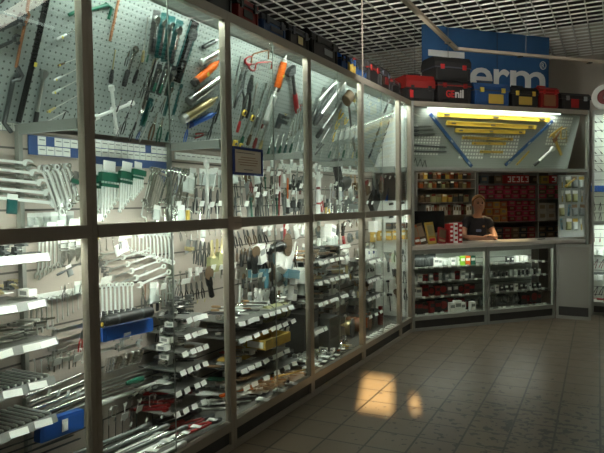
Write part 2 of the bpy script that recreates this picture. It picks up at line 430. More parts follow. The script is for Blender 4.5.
# ================================================================== the bent sales counter and its canopy
BA = R(42.3)
BU = Vector((math.sin(BA), math.cos(BA), 0)); BN = Vector((math.cos(BA), -math.sin(BA), 0)); BO = Vector((0, 6.70, 0))
LINE = Plane(BO, BU, (0, 0, 1))
def bplane(depth): return Plane(BO-BN*depth, BU, (0, 0, 1))
def bpoint(t, depth, h): return BO+BU*t-BN*depth+Vector((0, 0, h))
BM = LINE.M(BO)                    # local x along the counter, y up, z out of the front
def bbox(mb, t0, t1, h0, h1, d0, d1):
    """box in the counter frame; depth d0..d1 behind the front line"""
    return mb.box(((t0+t1)/2, (h0+h1)/2, -(d0+d1)/2), (t1-t0, h1-h0, d1-d0))
TE = 2.085; TP = 2.60; CS = []
for q, (t0, t1, lab) in enumerate(((0.0, TE/2, 'glazed sales counter section beside the showcases, small boxes inside'), (TE/2, TE, 'glazed sales counter section beside the plain grey end panel'))):
    root = empty('counter_showcase', BM); tag(root, lab, 'counter', 'glazed counter sections'); CS.append(root)
    w0, w1 = t0+0.006, t1-0.006
    for tt in (w0, w1-0.03):
        part('front_post', bbox(MB(), tt, tt+0.03, 0, 0.945, 0.0, 0.04).mesh('front_post', M_greyframe, smooth=0), root)
    part('upper_rail', bbox(MB(), w0+0.031, w1-0.031, 0.895, 0.945, 0.0, 0.04).mesh('upper_rail', M_greyframe, smooth=0), root)
    part('lower_rail', bbox(MB(), w0+0.031, w1-0.031, 0.125, 0.172, 0.0, 0.04).mesh('lower_rail', M_greyframe, smooth=0), root)
    part('kick_board', bbox(MB(), w0+0.031, w1-0.031, 0.035, 0.125, 0.016, 0.034).mesh('kick_board', M_kick, smooth=0), root)
    part('base_strip', bbox(MB(), w0+0.031, w1-0.031, 0, 0.034, 0.0, 0.034).mesh('base_strip', M_greyframe, smooth=0), root)
    part('back_board', bbox(MB(), w0, w1, 0.13, 0.945, 0.43, 0.445).mesh('back_board', M_slatw, smooth=0), root)
    part('bottom_deck', bbox(MB(), w0, w1, 0.152, 0.17, 0.041, 0.429).mesh('bottom_deck', M_greyframe, smooth=0), root)
    for h in (0.37, 0.55, 0.72):
        part('shelf', bbox(MB(), w0+0.01, w1-0.01, h-0.006, h, 0.10, 0.428).mesh('shelf', M_greyframe, smooth=0), root)
    for s0, s1 in ((w0+0.031, (w0+w1)/2), ((w0+w1)/2+0.001, w1-0.031)):
        part('glass_pane', bbox(MB(), s0, s1, 0.172, 0.895, 0.012, 0.017).mesh('glass_pane', M_glass, smooth=0), root)
    part('fluorescent_tube', bbox(MB(), w0+0.1, w1-0.1, 0.915, 0.93, 0.075, 0.09).mesh('fluorescent_tube', M_tube, smooth=0), root)
    p = bpoint((t0+t1)/2, 0.085, 0.905)
    a = light('counter_light', 'AREA', p, 2.3, (0.97, 1.0, 0.9), bpoint((t0+t1)/2, 0.30, 0.0), shape='RECTANGLE', size=t1-t0-0.25, size_y=0.03)
    a.rotation_euler = (Matrix((BU, (BN*-0.3+Vector((0, 0, 1))).normalized().cross(BU), (BN*-0.0+Vector((0, 0, 1))))).transposed()).to_euler()
M_counter = noisy('counter_laminate', (0.50, 0.48, 0.43), (0.58, 0.55, 0.50), 5, 0.28)
ct = link('countertop', bbox(MB(), 0.0, 2.56, 0.952, 0.992, -0.012, 0.50).mesh('countertop', M_counter, smooth=0), None, BM)
tag(ct, 'pale laminate countertop the shop assistant leans on', 'countertop')

root = empty('canopy_showcase', BM); tag(root, 'wide glazed canopy case above the counter, yellow spirit levels inside', 'showcase')
CB, CT = (0.335, 1.905), (0.11, 2.60)
CP = Plane(bpoint(0, CB[0], CB[1]), BU, Vector((0, 0, CT[1]-CB[1]))+BN*(CB[0]-CT[0]))
CPL = math.hypot(CT[1]-CB[1], CT[0]-CB[0])
for tt in (0.004, TP): part('post', bbox(MB(), tt, tt+0.03, 0.0 if tt > 1 else 0.993, HT, 0.0, 0.04).mesh('post', M_greyframe, smooth=0), root)
part('top_rail', bbox(MB(), 0.035, TP-0.001, HT-0.056, HT, 0.0, 0.04).mesh('top_rail', M_frame, smooth=0), root)
part('bottom_rail', bbox(MB(), 0.035, TP-0.001, 1.862, 1.902, 0.0, 0.04).mesh('bottom_rail', M_greyframe, smooth=0), root)
part('bottom_deck', bbox(MB(), 0.035, TP-0.001, 1.866, 1.882, 0.041, 0.36).mesh('bottom_deck', M_greyframe, smooth=0), root)
part('roof_board', bbox(MB(), 0.01, TP+0.02, 2.63, 2.646, 0.041, 0.5).mesh('roof_board', M_greyframe, smooth=0), root)
pm = MB().box((TP/2+0.01, CPL/2, -0.007), (TP-0.04, CPL, 0.012)).mesh('pegboard', M_pegdark, smooth=0)
part('pegboard', pm, root, BM.inverted() @ CP.M(CP.o))
for s0, s1 in ((0.035, TP/2), (TP/2+0.001, TP-0.001)):
    part('glass_pane', bbox(MB(), s0, s1, 1.902, HT-0.056, 0.012, 0.017).mesh('glass_pane', M_glass, smooth=0), root)
part('fluorescent_tube', bbox(MB(), 0.25, 2.2, 2.588, 2.602, 0.045, 0.059).mesh('fluorescent_tube', M_tube, smooth=0), root)
p = bpoint(1.2, 0.055, 2.585)
a = light('canopy_light', 'AREA', p, 8.5, (0.98, 1.0, 0.88), None, shape='RECTANGLE', size=1.9, size_y=0.03)
zax = (BN*0.35+Vector((0, 0, 1))).normalized()
a.rotation_euler = Matrix((BU, zax.cross(BU), zax)).transposed().to_euler()

# grey end panel of the counter, bent back towards the room
E0 = Vector((1.412, 8.236, 0)); E1 = Vector((1.812, 8.222, 0)); EU = (E1-E0).normalized()
EP = Plane(E0, EU, (0, 0, 1)); EM = EP.M(E0); ew = (E1-E0).length
root = empty('counter_end_panel', EM); tag(root, 'plain grey counter end panel with a dark kick strip', 'panel')
M_panel = noisy('grey_laminate', (0.27, 0.275, 0.24), (0.31, 0.31, 0.28), 3, 0.5)
for x in (0.014, ew-0.014): part('post', MB().box((x, 0.475, -0.02), (0.027, 0.95, 0.04)).mesh('post', M_greyframe, smooth=0), root)
part('infill_board', MB().box((ew/2, 0.535, -0.02), (ew-0.056, 0.76, 0.02)).mesh('infill_board', M_panel, smooth=0), root)
part('kick_board', MB().box((ew/2, 0.098, -0.022), (ew-0.056, 0.112, 0.018)).mesh('kick_board', M_kick, smooth=0), root)
part('base_strip', MB().box((ew/2, 0.02, -0.018), (ew-0.056, 0.04, 0.034)).mesh('base_strip', M_greyframe, smooth=0), root)
part('top_cap', MB().box((ew/2, 0.93, -0.02), (ew-0.056, 0.03, 0.04)).mesh('top_cap', M_greyframe, smooth=0), root)

# the next showcase, beyond the counter on the right
F0 = Vector((1.80, 8.66, 0)); FU = Vector((1, -0.03, 0)).normalized(); FP = Plane(F0, FU, (0, 0, 1)); FM = FP.M(F0)
root = empty('glass_showcase', FM); tag(root, 'bright glass showcase at the right edge, beyond the counter end', 'showcase')
fw_ = 1.09
for x in (0.015, fw_-0.015): part('front_post', MB().box((x, HT/2, -0.02), (0.029, HT, 0.04)).mesh('front_post', M_greyframe, smooth=0), root)
for nm, h0, h1 in (('top_rail', 2.60, HT), ('middle_rail', 1.17, 1.225), ('sill_rail', 0.12, 0.172), ('base_strip', 0, 0.035)):
    part(nm, MB().box((fw_/2, (h0+h1)/2, -0.02), (fw_-0.061, h1-h0, 0.04)).mesh(nm, M_greyframe, smooth=0), root)
part('kick_board', MB().box((fw_/2, 0.078, -0.028), (fw_-0.061, 0.084, 0.02)).mesh('kick_board', M_kick, smooth=0), root)
part('back_board', MB().box((fw_/2, 1.39, -0.33), (fw_, 2.5, 0.016)).mesh('back_board', M_slatw, smooth=0), root)
part('bottom_deck', MB().box((fw_/2, 0.162, -0.18), (fw_, 0.02, 0.28)).mesh('bottom_deck', M_greyframe, smooth=0), root)
part('roof_board', MB().box((fw_/2, 2.64, -0.19), (fw_, 0.016, 0.29)).mesh('roof_board', M_greyframe, smooth=0), root)
for h0, h1 in ((1.225, 2.60), (0.172, 1.17)):
    part('glass_pane', MB().box((fw_/2, (h0+h1)/2, -0.014), (fw_-0.061, h1-h0, 0.005)).mesh('glass_pane', M_glass, smooth=0), root)
for h, e in ((2.600, 9), (1.19, 8)):
    q = FP.at(fw_/2, h, -0.055)
    light('bay_light', 'AREA', q, e, COOL, FP.at(fw_/2, h-0.9, -0.25), shape='RECTANGLE', size=0.95, size_y=0.03)
    part('fluorescent_tube', MB().lathe([(0.006, 0.06), (0.006, fw_-0.06)], 8, 'x', (0, h+0.012, -0.055)).mesh('fluorescent_tube', M_tube), root)

# ================================================================== overhead: lighting track, hanging rod, banner
e = 0.56
K1 = Vector((e, 6.70-e*math.tan(BA/2), 3.12))
K0 = Vector((e, 1.2, 3.12))
tl = 2.62; K2 = K1+BU*tl
K3 = K2+Vector((1.5, -0.05, 0.0))
M_track = noisy('beige_track', (0.40, 0.34, 0.26), (0.46, 0.40, 0.30), 4, 0.5)
root = empty('lighting_track', K1); tag(root, 'long beige ceiling track hung above the aisle and bent twice', 'track')
for a_, b_ in ((K0, K1), (K1, K2), (K2, K3)):
    d = b_-a_; q = d.to_track_quat('Y', 'Z').to_matrix().to_4x4(); q.translation = (a_+b_)/2-K1
    part('track_section', MB().box((0, 0, 0), (0.042, d.length+0.02, 0.03)).mesh('track_section', M_track, smooth=0), root, q)
for p in (K0.lerp(K1, 0.2), K0.lerp(K1, 0.62), K1.lerp(K2, 0.35), K1.lerp(K2, 0.98), K3.lerp(K2, 0.3)):
    part('hanger_wire', MB().tube([(p-K1)+Vector((0, 0, 0.02)), (p-K1)+Vector((0, 0, 0.70))], 0.003, 6).mesh('hanger_wire', M_steel), root)
for p in (K1.lerp(K2, 0.32), K1.lerp(K2, 0.7), K0.lerp(K1, 0.93)):
    part('joint_clip', MB().box(p-K1+Vector((0, 0, -0.024)), (0.045, 0.045, 0.012), BA).mesh('joint_clip', M_kick, smooth=0), root)
p = wall_plane(0.06).hit((362.5, 72)); 
rod = link('hanging_rod', MB().tube([(p.x, p.y, 2.656), (p.x, p.y, HC)], 0.008, 8).mesh('hanging_rod', mat('rod_brown', (0.10, 0.085, 0.065), 0.6)), None)
tag(rod, 'thin vertical metal rod from the showcase top up to the ceiling grid', 'rod')

# banner, hung from the ceiling behind the canopy
BD = 0.80; BP = bplane(BD)
(ta, ha), (tb, hb) = BP.uv((421.5, 25)), BP.uv((549, 37))
htop = (ha+hb)/2; hbot = 2.47
M_banner = noisy('banner_cloth', (0.022, 0.09, 0.22), (0.03, 0.11, 0.26), 3, 0.7)
m = MB(); nn = 40; vs = []
for i in range(nn+1):
    x = ta+(tb-ta)*i/nn
    for j in range(9):
        y = htop-(htop-hbot)*j/8
        z = 0.012*math.sin(i*0.55)*(0.3+j/8)+0.006*math.sin(i*1.3+j*0.6)
        vs.append((x, y, z))
fs = [(i*9+j, i*9+j+1, (i+1)*9+j+1, (i+1)*9+j) for i in range(nn) for j in range(8)]
vs2 = [(x, y, z-0.003) for x, y, z in vs]; n0 = len(vs)
fs += [tuple(n0+k for k in reversed(f)) for f in fs]
edge = [i*9 for i in range(nn+1)]+[nn*9+j for j in range(1, 9)]+[i*9+8 for i in range(nn-1, -1, -1)]+[j for j in range(7, 0, -1)]
fs += [(edge[i], edge[(i+1) % len(edge)], n0+edge[(i+1) % len(edge)], n0+edge[i]) for i in range(len(edge))]
m.add(vs+vs2, fs)
BPM = BP.M(BP.o)
ban = link('banner', m.mesh('banner', M_banner, smooth=60), None, BPM)
tag(ban, 'blue cloth banner with large white lettering hung behind the toolboxes', 'banner')
def text_mesh(txt, size, m, depth=0.004, shear=0.0, bold=0.0):
    c = bpy.data.curves.new('text', 'FONT'); c.body = txt; c.size = size; c.extrude = depth; c.shear = shear; c.offset = bold
    c.resolution_u = 4
    o = bpy.data.objects.new('text', c); COL.objects.link(o)
    dg = bpy.context.evaluated_depsgraph_get(); dg.update()
    me = bpy.data.meshes.new_from_object(o.evaluated_get(dg)); COL.objects.unlink(o); bpy.data.objects.remove(o)
    me.materials.clear(); me.materials.append(m)
    return me
def fit_text(name, txt, m, parent, x0, x1, y0, y1, z, shear=0.0, bold=0.0, depth=0.003, Mp=None, label=None):
    """lettering scaled into the rectangle x0..x1, y0..y1 of its parent's frame"""
    me = text_mesh(txt, 1.0, m, 0.01, shear, bold)
    vx = [v.co.x for v in me.vertices]; vy = [v.co.y for v in me.vertices]
    sx = (x1-x0)/(max(vx)-min(vx)); sy = (y1-y0)/(max(vy)-min(vy))
    ax, ay = min(vx), min(vy)
    for v in me.vertices:
        v.co.x = x0+(v.co.x-ax)*sx; v.co.y = y0+(v.co.y-ay)*sy; v.co.z = z+(v.co.z+0.01)/0.02*depth
    me.update(); me.name = name
    return part(name, me, parent, Mp, label)
M_letter = mat('banner_white', (0.72, 0.74, 0.72), 0.7)
def bpx(px): return BP.uv(px)
# "erm" and the bar of the first letter, with the registered mark
# letter shapes are strokes, heavy serifless with slab feet
(xa, ya), (xb, yb) = bpx((427, 58)), bpx((463, 51))
letters = MB(); yT = bpx((445, 51.5))[1]; yT2 = bpx((445, 57.5))[1]; ybase = bpx((505, 93))[1]; yx = bpx((505, 70))[1]
letters.box(((xa+xb)/2, (yT+yT2)/2, 0.03), (xb-xa, yT-yT2, 0.006))
letters.box((xa+(xb-xa)*0.5, (yT+ybase)/2, 0.03), ((xb-xa)*0.26, yT-ybase, 0.006))
part('letter', letters.mesh('letter', M_letter, smooth=0), ban)
x1 = bpx((468.5, 70))[0]; x2 = bpx((493, 70))[0]; x3 = bpx((507, 70))[0]; x4 = bpx((545, 70))[0]
fit_text('letter', 'e', M_letter, ban, x1, x2-0.03, ybase, yx, 0.028, bold=0.012)
fit_text('letter', 'r', M_letter, ban, x2-0.01, x3+0.02, ybase, yx, 0.028, bold=0.012)
fit_text('letter', 'm', M_letter, ban, x3+0.03, x4-0.02, ybase, yx, 0.028, bold=0.012)
rx, ry = bpx((541.5, 66))
part('registered_mark', MB().ring(rx, ry, 0.058, 0.046, 0.028, 0.032, 20).mesh('registered_mark', M_letter, smooth=0), ban)
fit_text('registered_mark', 'R', M_letter, ban, rx-0.025, rx+0.028, ry-0.033, ry+0.033, 0.028, bold=0.01)

# ceiling lamps above the grid and the shop's spotlight onto the floor
def ceiling_lamp(x, y, ln, w, e, lab):
    o = link('ceiling_lamp', MB().box((0, 0, 0.03), (0.22, ln, 0.06)).mesh('ceiling_lamp', M_greyframe, smooth=0), None, Matrix.Translation((x, y, 4.02)))
    part('tube', MB().lathe([(0.016, -ln/2+0.03), (0.016, ln/2-0.03)], 8, 'y', (0, 0, -0.02)).mesh('tube', M_tube), o)
    tag(o, lab, 'lamp')
    light('ceiling_light', 'AREA', (x, y, 3.985), e, (1.0, 0.97, 0.88), (x+.3, y+5, 3.2), shape='RECTANGLE', size=0.2, size_y=ln)
ceiling_lamp(0.25, 5.2, 2.4, 0.2, 60, 'strip lamp above the ceiling grid, over the fourth and fifth bays')
ceiling_lamp(2.6, 6.0, 1.2, 0.2, 14, 'short strip lamp above the ceiling grid, over the middle aisle')
def fill_lamp(x, y, e, lab, aim=None):  # unseen strip lamps added to brighten the showcase fronts, aisle and banner
    o = link('ceiling_lamp', MB().box((0, 0, 0.03), (0.24, 1.2, 0.06)).mesh('ceiling_lamp', M_greyframe, smooth=0), None, Matrix.Translation((x, y, 3.60)))
    part('tube', MB().lathe([(0.016, -0.56), (0.016, 0.56)], 8, 'y', (0, 0, -0.02)).mesh('tube', M_tube), o)
    for yy in (-.5, .5): part('hanger_wire', MB().tube([(0, yy, .06), (0, yy, .20)], .003, 6).mesh('hanger_wire', M_steel), o)
    tag(o, lab, 'lamp')
    light('aisle_fill', 'AREA', (x, y, 3.57), e, (1.0, 0.90, 0.74), aim or (x-.9, y, 0), shape='RECTANGLE', size=0.2, size_y=1.15)
fill_lamp(3.7, 1.2, 13, 'added fill lamp over the right aisle, nearest the shop entrance', (0.0, 2.6, 1.3))
fill_lamp(3.7, 4.4, 4, 'added fill lamp over the right aisle, farther from the entrance')
fill_lamp(1.7, 4.7, 8, 'added fill lamp over the middle of the aisle, brightening the banner', (0.9, 9.0, 2.6))
sp = light('aisle_spot', 'SPOT', (2.0, 6.3, 3.05), 40, (1.0, 0.93, 0.80), GR.hit((520, 366)), spot_size=R(46), spot_blend=1.0, shadow_soft_size=0.05)
# ================================================================== kinds of goods: unit length along +y, flat side at z = 0
PROTO = {}
def kind(name, cat):
    def deco(fn): PROTO[name] = (fn, cat); return fn
    return deco
CACHE = {}
def pieces(name, *mats):
    key = (name, tuple(m.name for m in mats))
    if key not in CACHE: CACHE[key] = PROTO[name][0](*mats)
    return CACHE[key]
def taper(y0, w0, y1, w1): return [(-w0/2, y0), (w0/2, y0), (w1/2, y1), (-w1/2, y1)]
def jaw(cx, cy, r, ang, open_=0.55, n=10):
    """open spanner jaw: disc with a slot, slot direction ang"""
    pts = []; a0 = math.asin(open_)
    for i in range(n+1):
        a = a0+(2*math.pi-2*a0)*i/n; pts.append((r*math.cos(a), r*math.sin(a)))
    pts += [(-0.25*r, -open_*r*0.95), (-0.25*r, open_*r*0.95)]
    c, s = math.cos(ang), math.sin(ang)
    return [(cx+p[0]*c-p[1]*s, cy+p[0]*s+p[1]*c) for p in pts]

@kind('combination_wrench', 'wrench')
def _(m=M_chrome):
    b = MB(); b.ring(0, .93, .07, .042, .004, .045, 12); b.prism(taper(.10, .052, .88, .042), .008, .034)
    b.prism(jaw(0, .085, .085, R(-105)), 0, .040)
    return [('combination_wrench', b.mesh('combination_wrench', m, smooth=30))]
@kind('open_end_wrench', 'wrench')
def _(m=M_chrome):
    b = MB(); b.prism(taper(.12, .055, .88, .045), .006, .032); b.prism(jaw(0, .09, .09, R(-108)), 0, .036); b.prism(jaw(0, .92, .075, R(72)), 0, .036)
    return [('open_end_wrench', b.mesh('open_end_wrench', m, smooth=30))]
@kind('ring_wrench', 'wrench')
def _(m=M_chrome):
    b = MB(); b.ring(0, .93, .068, .04, .0, .05, 12); b.ring(0, .075, .075, .046, .0, .05, 12)
    b.tube([(0, .145, .025), (0, .25, .055), (0, .76, .055), (0, .865, .025)], .024, 6)
    return [('ring_wrench', b.mesh('ring_wrench', m, smooth=40))]
@kind('ratchet', 'ratchet')
def _(m=M_chrome, g=M_black):
    s = MB(); s.tube([(0, .38, .05), (0, .80, .05)], [.026, .03], 8)
    h = MB(); h.lathe([(.05, 0), (.085, .012), (.092, .05), (.085, .085), (.04, .095)], 14, 'z', (0, .89, 0)); h.box((0, .89, .115), (.05, .05, .05))
    h.prism([(-.035, .79), (.035, .79), (.06, .85), (-.06, .85)], .015, .08)
    gr = MB(); gr.lathe([(.03, 0), (.045, .02), (.05, .12), (.042, .25), (.05, .34), (.036, .40)], 10, 'y', (0, 0, .05))
    return [('shaft', s.mesh('shaft', m)), ('head', h.mesh('head', m)), ('grip', gr.mesh('grip', g))]
@kind('screwdriver', 'screwdriver')
def _(m=M_chrome, g=M_teal):
    s = MB(); s.lathe([(.016, .40), (.016, .93), (.022, .965), (.006, 1.0)], 8, 'y', (0, 0, .05))
    gr = MB(); gr.lathe([(.03, 0), (.052, .025), (.055, .20), (.04, .30), (.05, .35), (.028, .42)], 8, 'y', (0, 0, .055))
    return [('shank', s.mesh('shank', m)), ('handle', gr.mesh('handle', g, smooth=20))]
@kind('long_screwdriver', 'screwdriver')
def _(m=M_chrome, g=M_teal):
    s = MB(); s.lathe([(.011, .26), (.011, .95), (.015, .975), (.004, 1.0)], 8, 'y', (0, 0, .035))
    gr = MB(); gr.lathe([(.02, 0), (.034, .02), (.036, .14), (.028, .20), (.034, .23), (.018, .27)], 8, 'y', (0, 0, .036))
    return [('shank', s.mesh('shank', m)), ('handle', gr.mesh('handle', g, smooth=20))]
@kind('pliers', 'pliers')
def _(m=M_steel, g=M_black):
    h = MB(); h.prism([(-.012, .99), (-.06, .80), (-.075, .68), (-.05, .60), (.05, .60), (.075, .68), (.06, .80), (.012, .99), (.004, .99), (.008, .80), (-.008, .80), (-.004, .99)], .01, .06)
    h.lathe([(.03, .0), (.03, .075), (.015, .08)], 10, 'z', (0, .66, 0))
    out = [('head', h.mesh('head', m, smooth=30))]
    for s in (-1, 1):
        g_ = MB(); g_.tube([(s*.035, .60, .035), (s*.085, .42, .035), (s*.095, .22, .035), (s*.075, .0, .035)], [.022, .034, .036, .026], 8)
        out.append(('handle', g_.mesh('handle', g)))
    return out
@kind('adjustable_wrench', 'wrench')
def _(m=M_satin, g=M_steel):
    h = MB(); h.prism(taper(.0, .10, .72, .075), .01, .05); h.prism(jaw(0, .86, .13, R(75), .5), .0, .06)
    k = MB(); k.lathe([(.02, -.03), (.026, -.02), (.026, .02), (.02, .03)], 8, 'y', (.04, .75, .05))
    return [('body', h.mesh('body', m, smooth=30)), ('thumb_screw', k.mesh('thumb_screw', g))]
@kind('pipe_wrench', 'wrench')
def _(m=M_green, j=M_steel):
    h = MB(); h.prism(taper(.0, .07, .75, .06), .01, .06); h.prism([(-.05, .72), (.10, .72), (.12, .80), (.02, .84), (-.06, .84)], 0, .07)
    k = MB(); k.prism([(-.045, .70), (-.01, .70), (-.01, .93), (.11, .90), (.15, .95), (.13, .99), (-.03, 1.0)], .005, .065)
    return [('body', h.mesh('body', m, smooth=30)), ('jaw', k.mesh('jaw', j, smooth=30))]
@kind('hammer', 'hammer')
def _(m=M_gunmetal, g=M_wood):
    h = MB(); h.prism([(-.17, .90), (-.10, .93), (.10, .92), (.15, .91), (.15, .99), (.10, .985), (-.10, .985), (-.18, .93)], 0, .07)
    s = MB(); s.tube([(0, 0, .035), (0, .15, .035), (0, .35, .035), (0, .90, .035)], [.034, .037, .028, .026], 8)
    return [('head', h.mesh('head', m, smooth=30)), ('handle', s.mesh('handle', g))]
@kind('torque_wrench', 'torque wrench')
def _(m=M_steel, g=M_black):
    s = MB(); s.tube([(0, .22, .03), (0, .85, .03)], [.025, .022], 8)
    h = MB(); h.prism([(-.022, .83), (.022, .83), (.042, .90), (.042, .96), (.02, 1.0), (-.02, 1.0), (-.042, .96), (-.042, .90)], .005, .06)
    gr = MB(); gr.lathe([(.022, 0), (.032, .015), (.032, .20), (.028, .24)], 10, 'y', (0, 0, .032))
    return [('tube', s.mesh('tube', m)), ('head', h.mesh('head', m, smooth=30)), ('grip', gr.mesh('grip', g))]
@kind('grease_gun', 'grease gun')
def _(m=M_satin, c=M_black, l=M_steel):
    b = MB(); b.lathe([(.09, .10), (.095, .11), (.095, .78), (.08, .80)], 14, 'y', (0, 0, .1))
    k = MB(); k.lathe([(.05, 0), (.10, .02), (.105, .12), (.05, .13)], 14, 'y', (0, 0, .1))
    n = MB(); n.lathe([(.07, .79), (.07, .88), (.03, .90), (.025, 1.0)], 10, 'y', (0, 0, .1))
    return [('barrel', b.mesh('barrel', m)), ('end_cap', k.mesh('end_cap', c)), ('nozzle', n.mesh('nozzle', l))]
@kind('tool_card', 'blister pack')
def _(c=M_teal, t=M_chrome, g=M_black):
    b = MB(); b.rbox((0, .5, .005), (.26, 1.0, .01), .03); b.box((0, .93, .012), (.16, .05, .006))
    s = MB(); s.tube([(0, .35, .05), (0, .72, .05)], .036, 8); s.lathe([(.07, .012), (.10, .03), (.095, .085)], 12, 'z', (0, .78, 0))
    gr = MB(); gr.lathe([(.03, .06), (.045, .08), (.045, .34), (.03, .38)], 8, 'y', (0, 0, .05))
    return [('backing_card', b.mesh('backing_card', c, smooth=20)), ('tool', s.mesh('tool', t)), ('grip', gr.mesh('grip', g))]
@kind('spirit_level', 'spirit level')
def _(m=M_yellow, e=M_black, v=M_clearpl):
    b = MB(); b.box((0, .5, .012), (.052, .972, .024)); b.box((-.022, .5, .014), (.008, .972, .030)); b.box((.022, .5, .014), (.008, .972, .030))
    out = [('body', b.mesh('body', m, smooth=0))]
    for y in (.007, .993): out.append(('end_cap', MB().box((0, y, .015), (.056, .014, .034)).mesh('end_cap', e, smooth=0)))
    for y in (.5, .07, .93): out.append(('vial', MB().lathe([(.009, -.022), (.009, .022)], 8, 'y', (0, y, .026)).mesh('vial', v)))
    return out
@kind('caliper', 'caliper')
def _(m=M_satin, b=M_steel):
    k = MB(); k.box((0, .5, .01), (.05, 1.0, .012)); k.prism([(-.03, 1.0), (.22, .97), (.22, .95), (.03, .90), (-.10, .93), (-.10, .95)], .004, .018)
    s = MB(); s.box((0, .72, .012), (.085, .16, .022)); s.prism([(.03, .78), (.22, .94), (.22, .92), (.04, .70)], .004, .018)
    return [('beam', k.mesh('beam', m, smooth=0)), ('slider', s.mesh('slider', b, smooth=0))]
@kind('hacksaw', 'hacksaw')
def _(f=M_red, g=M_red, m=M_steel):
    a = MB(); a.tube([(.0, .26, .02), (.20, .28, .02), (.24, .34, .02), (.24, .92, .02), (.20, .985, .02), (.0, .985, .02)], .018, 8)
    b = MB(); b.box((0, .63, .02), (.022, .72, .004))
    h = MB(); h.tube([(.0, .25, .02), (.02, .12, .02), (.09, .02, .02), (.16, .0, .02)], [.03, .034, .034, .028], 8); h.tube([(.16, .0, .02), (.20, .10, .02), (.19, .27, .02)], .016, 6)
    return [('frame', a.mesh('frame', f)), ('blade', b.mesh('blade', m, smooth=0)), ('handle', h.mesh('handle', g))]
@kind('axe', 'axe')
def _(h=M_gunmetal, g=M_red):
    k = MB(); k.prism([(-.10, .86), (.04, .84), (.06, .98), (-.06, 1.0), (-.14, .95)], .0, .06)
    k.tube([(.0, .40, .03), (.0, .88, .03)], .026, 8)
    s = MB(); s.tube([(0, 0, .03), (0, .06, .03), (0, .42, .03)], [.026, .036, .034], 8)
    return [('head', k.mesh('head', h, smooth=30)), ('grip', s.mesh('grip', g))]
@kind('mallet', 'mallet')
def _(h=M_brown, g=M_steel):
    k = MB(); k.lathe([(.06, -.10), (.085, -.08), (.085, .08), (.06, .10)], 12, 'x', (0, .91, .085))
    s = MB(); s.tube([(0, 0, .06), (0, .5, .06), (0, .85, .075)], .022, 8)
    return [('head', k.mesh('head', h)), ('handle', s.mesh('handle', g))]
@kind('garden_shears', 'shears')
def _(m=M_satin, g=M_yellow):
    out = []
    for s in (-1, 1):
        b = MB(); b.prism([(s*.01, .45), (s*.05, .50), (-s*.02, 1.0)][::s], .004+.01*s, .014+.01*s)
        out.append(('blade', b.mesh('blade', m, smooth=0)))
        h = MB(); h.tube([(s*.0, .47, .02), (s*.13, .28, .02), (s*.17, 0, .02)], [.022, .03, .026], 8)
        out.append(('handle', h.mesh('handle', g)))
    return out
@kind('power_drill', 'drill')
def _(c=M_black, k=M_steel):
    b = MB(); b.lathe([(.05, .0), (.12, .03), (.13, .40), (.10, .52)], 12, 'y', (0, .30, .13))
    ch = MB(); ch.lathe([(.07, .82), (.065, .95), (.03, 1.0)], 10, 'y', (0, 0, .13))
    h = MB(); h.prism([(-.06, .30), (-.42, .22), (-.42, .40), (-.06, .48)], .08, .18)
    bt = MB(); bt.box((-.46, .32, .13), (.12, .30, .16))
    return [('body', b.mesh('body', c)), ('chuck', ch.mesh('chuck', k)), ('grip', h.mesh('grip', c, smooth=0)), ('battery', bt.mesh('battery', c, smooth=0))]
@kind('g_clamp', 'clamp')
def _(m=M_gunmetal, s=M_satin):
    a = MB(); a.tube([(.0, .96, .04), (-.30, .96, .04), (-.36, .90, .04), (-.36, .36, .04), (-.30, .30, .04), (0, .30, .04)], .036, 6)
    b = MB(); b.lathe([(.02, 0), (.02, .74), (.045, .75), (.045, .78)], 8, 'y', (0, 0, .04)); b.tube([(-.11, .03, .04), (.11, .03, .04)], .012, 6)
    return [('frame', a.mesh('frame', m)), ('screw', b.mesh('screw', s))]
@kind('socket', 'socket')
def _(m=M_chrome):
    b = MB(); b.lathe([(.30, 0), (.36, .05), (.36, .45), (.42, .55), (.42, 1.0), (.30, 1.0), (.28, .70), (.05, .68)], 12, 'y', (0, 0, .42))
    return [('socket', b.mesh('socket', m, smooth=30))]
@kind('tool_case', 'case')
def _(m=M_blue, t=M_chrome, d=M_black):
    b = MB(); b.rbox((0, .5, .05), (.34, 1.0, .10), .03)
    l = MB(); l.rbox((0, .5, .125), (.34, 1.0, .046), .03); l.box((0, .5, .15), (.26, .86, .01))
    a = MB(); [a.box((.175, y, .10), (.012, .08, .05)) for y in (.2, .8)]
    return [('body', b.mesh('body', m, smooth=20)), ('lid', l.mesh('lid', m, smooth=20)), ('latch', a.mesh('latch', d, smooth=0))]
@kind('parts_tray', 'tray')
def _(m=M_greybox, t=M_tag):
    b = MB(); b.box((0, .5, .02), (.5, 1.0, .04))
    for x in (-.24, .24): b.box((x, .5, .12), (.02, 1.0, .16))
    for y in (.012, .988): b.box((0, y, .12), (.46, .024, .16))
    k = MB(); k.box((0, -.006, .10), (.40, .008, .13))
    return [('tray', b.mesh('tray', m, smooth=0)), ('price_label', k.mesh('price_label', t, smooth=0))]
@kind('canvas_roll', 'roll')
def _(m=M_olive, e=M_brown):
    b = MB(); b.lathe([(.20, 0), (.23, .02), (.235, .5), (.23, .98), (.20, 1.0)], 18, 'y', (0, 0, .235))
    s = MB(); [s.lathe([(.239, y), (.239, y+.05)], 18, 'y', (0, 0, .235)) for y in (.2, .72)]
    c = MB(); c.lathe([(.10, -.012), (.10, 1.012)], 12, 'y', (0, 0, .235))
    return [('roll', b.mesh('roll', m)), ('strap', s.mesh('strap', e)), ('core', c.mesh('core', e))]
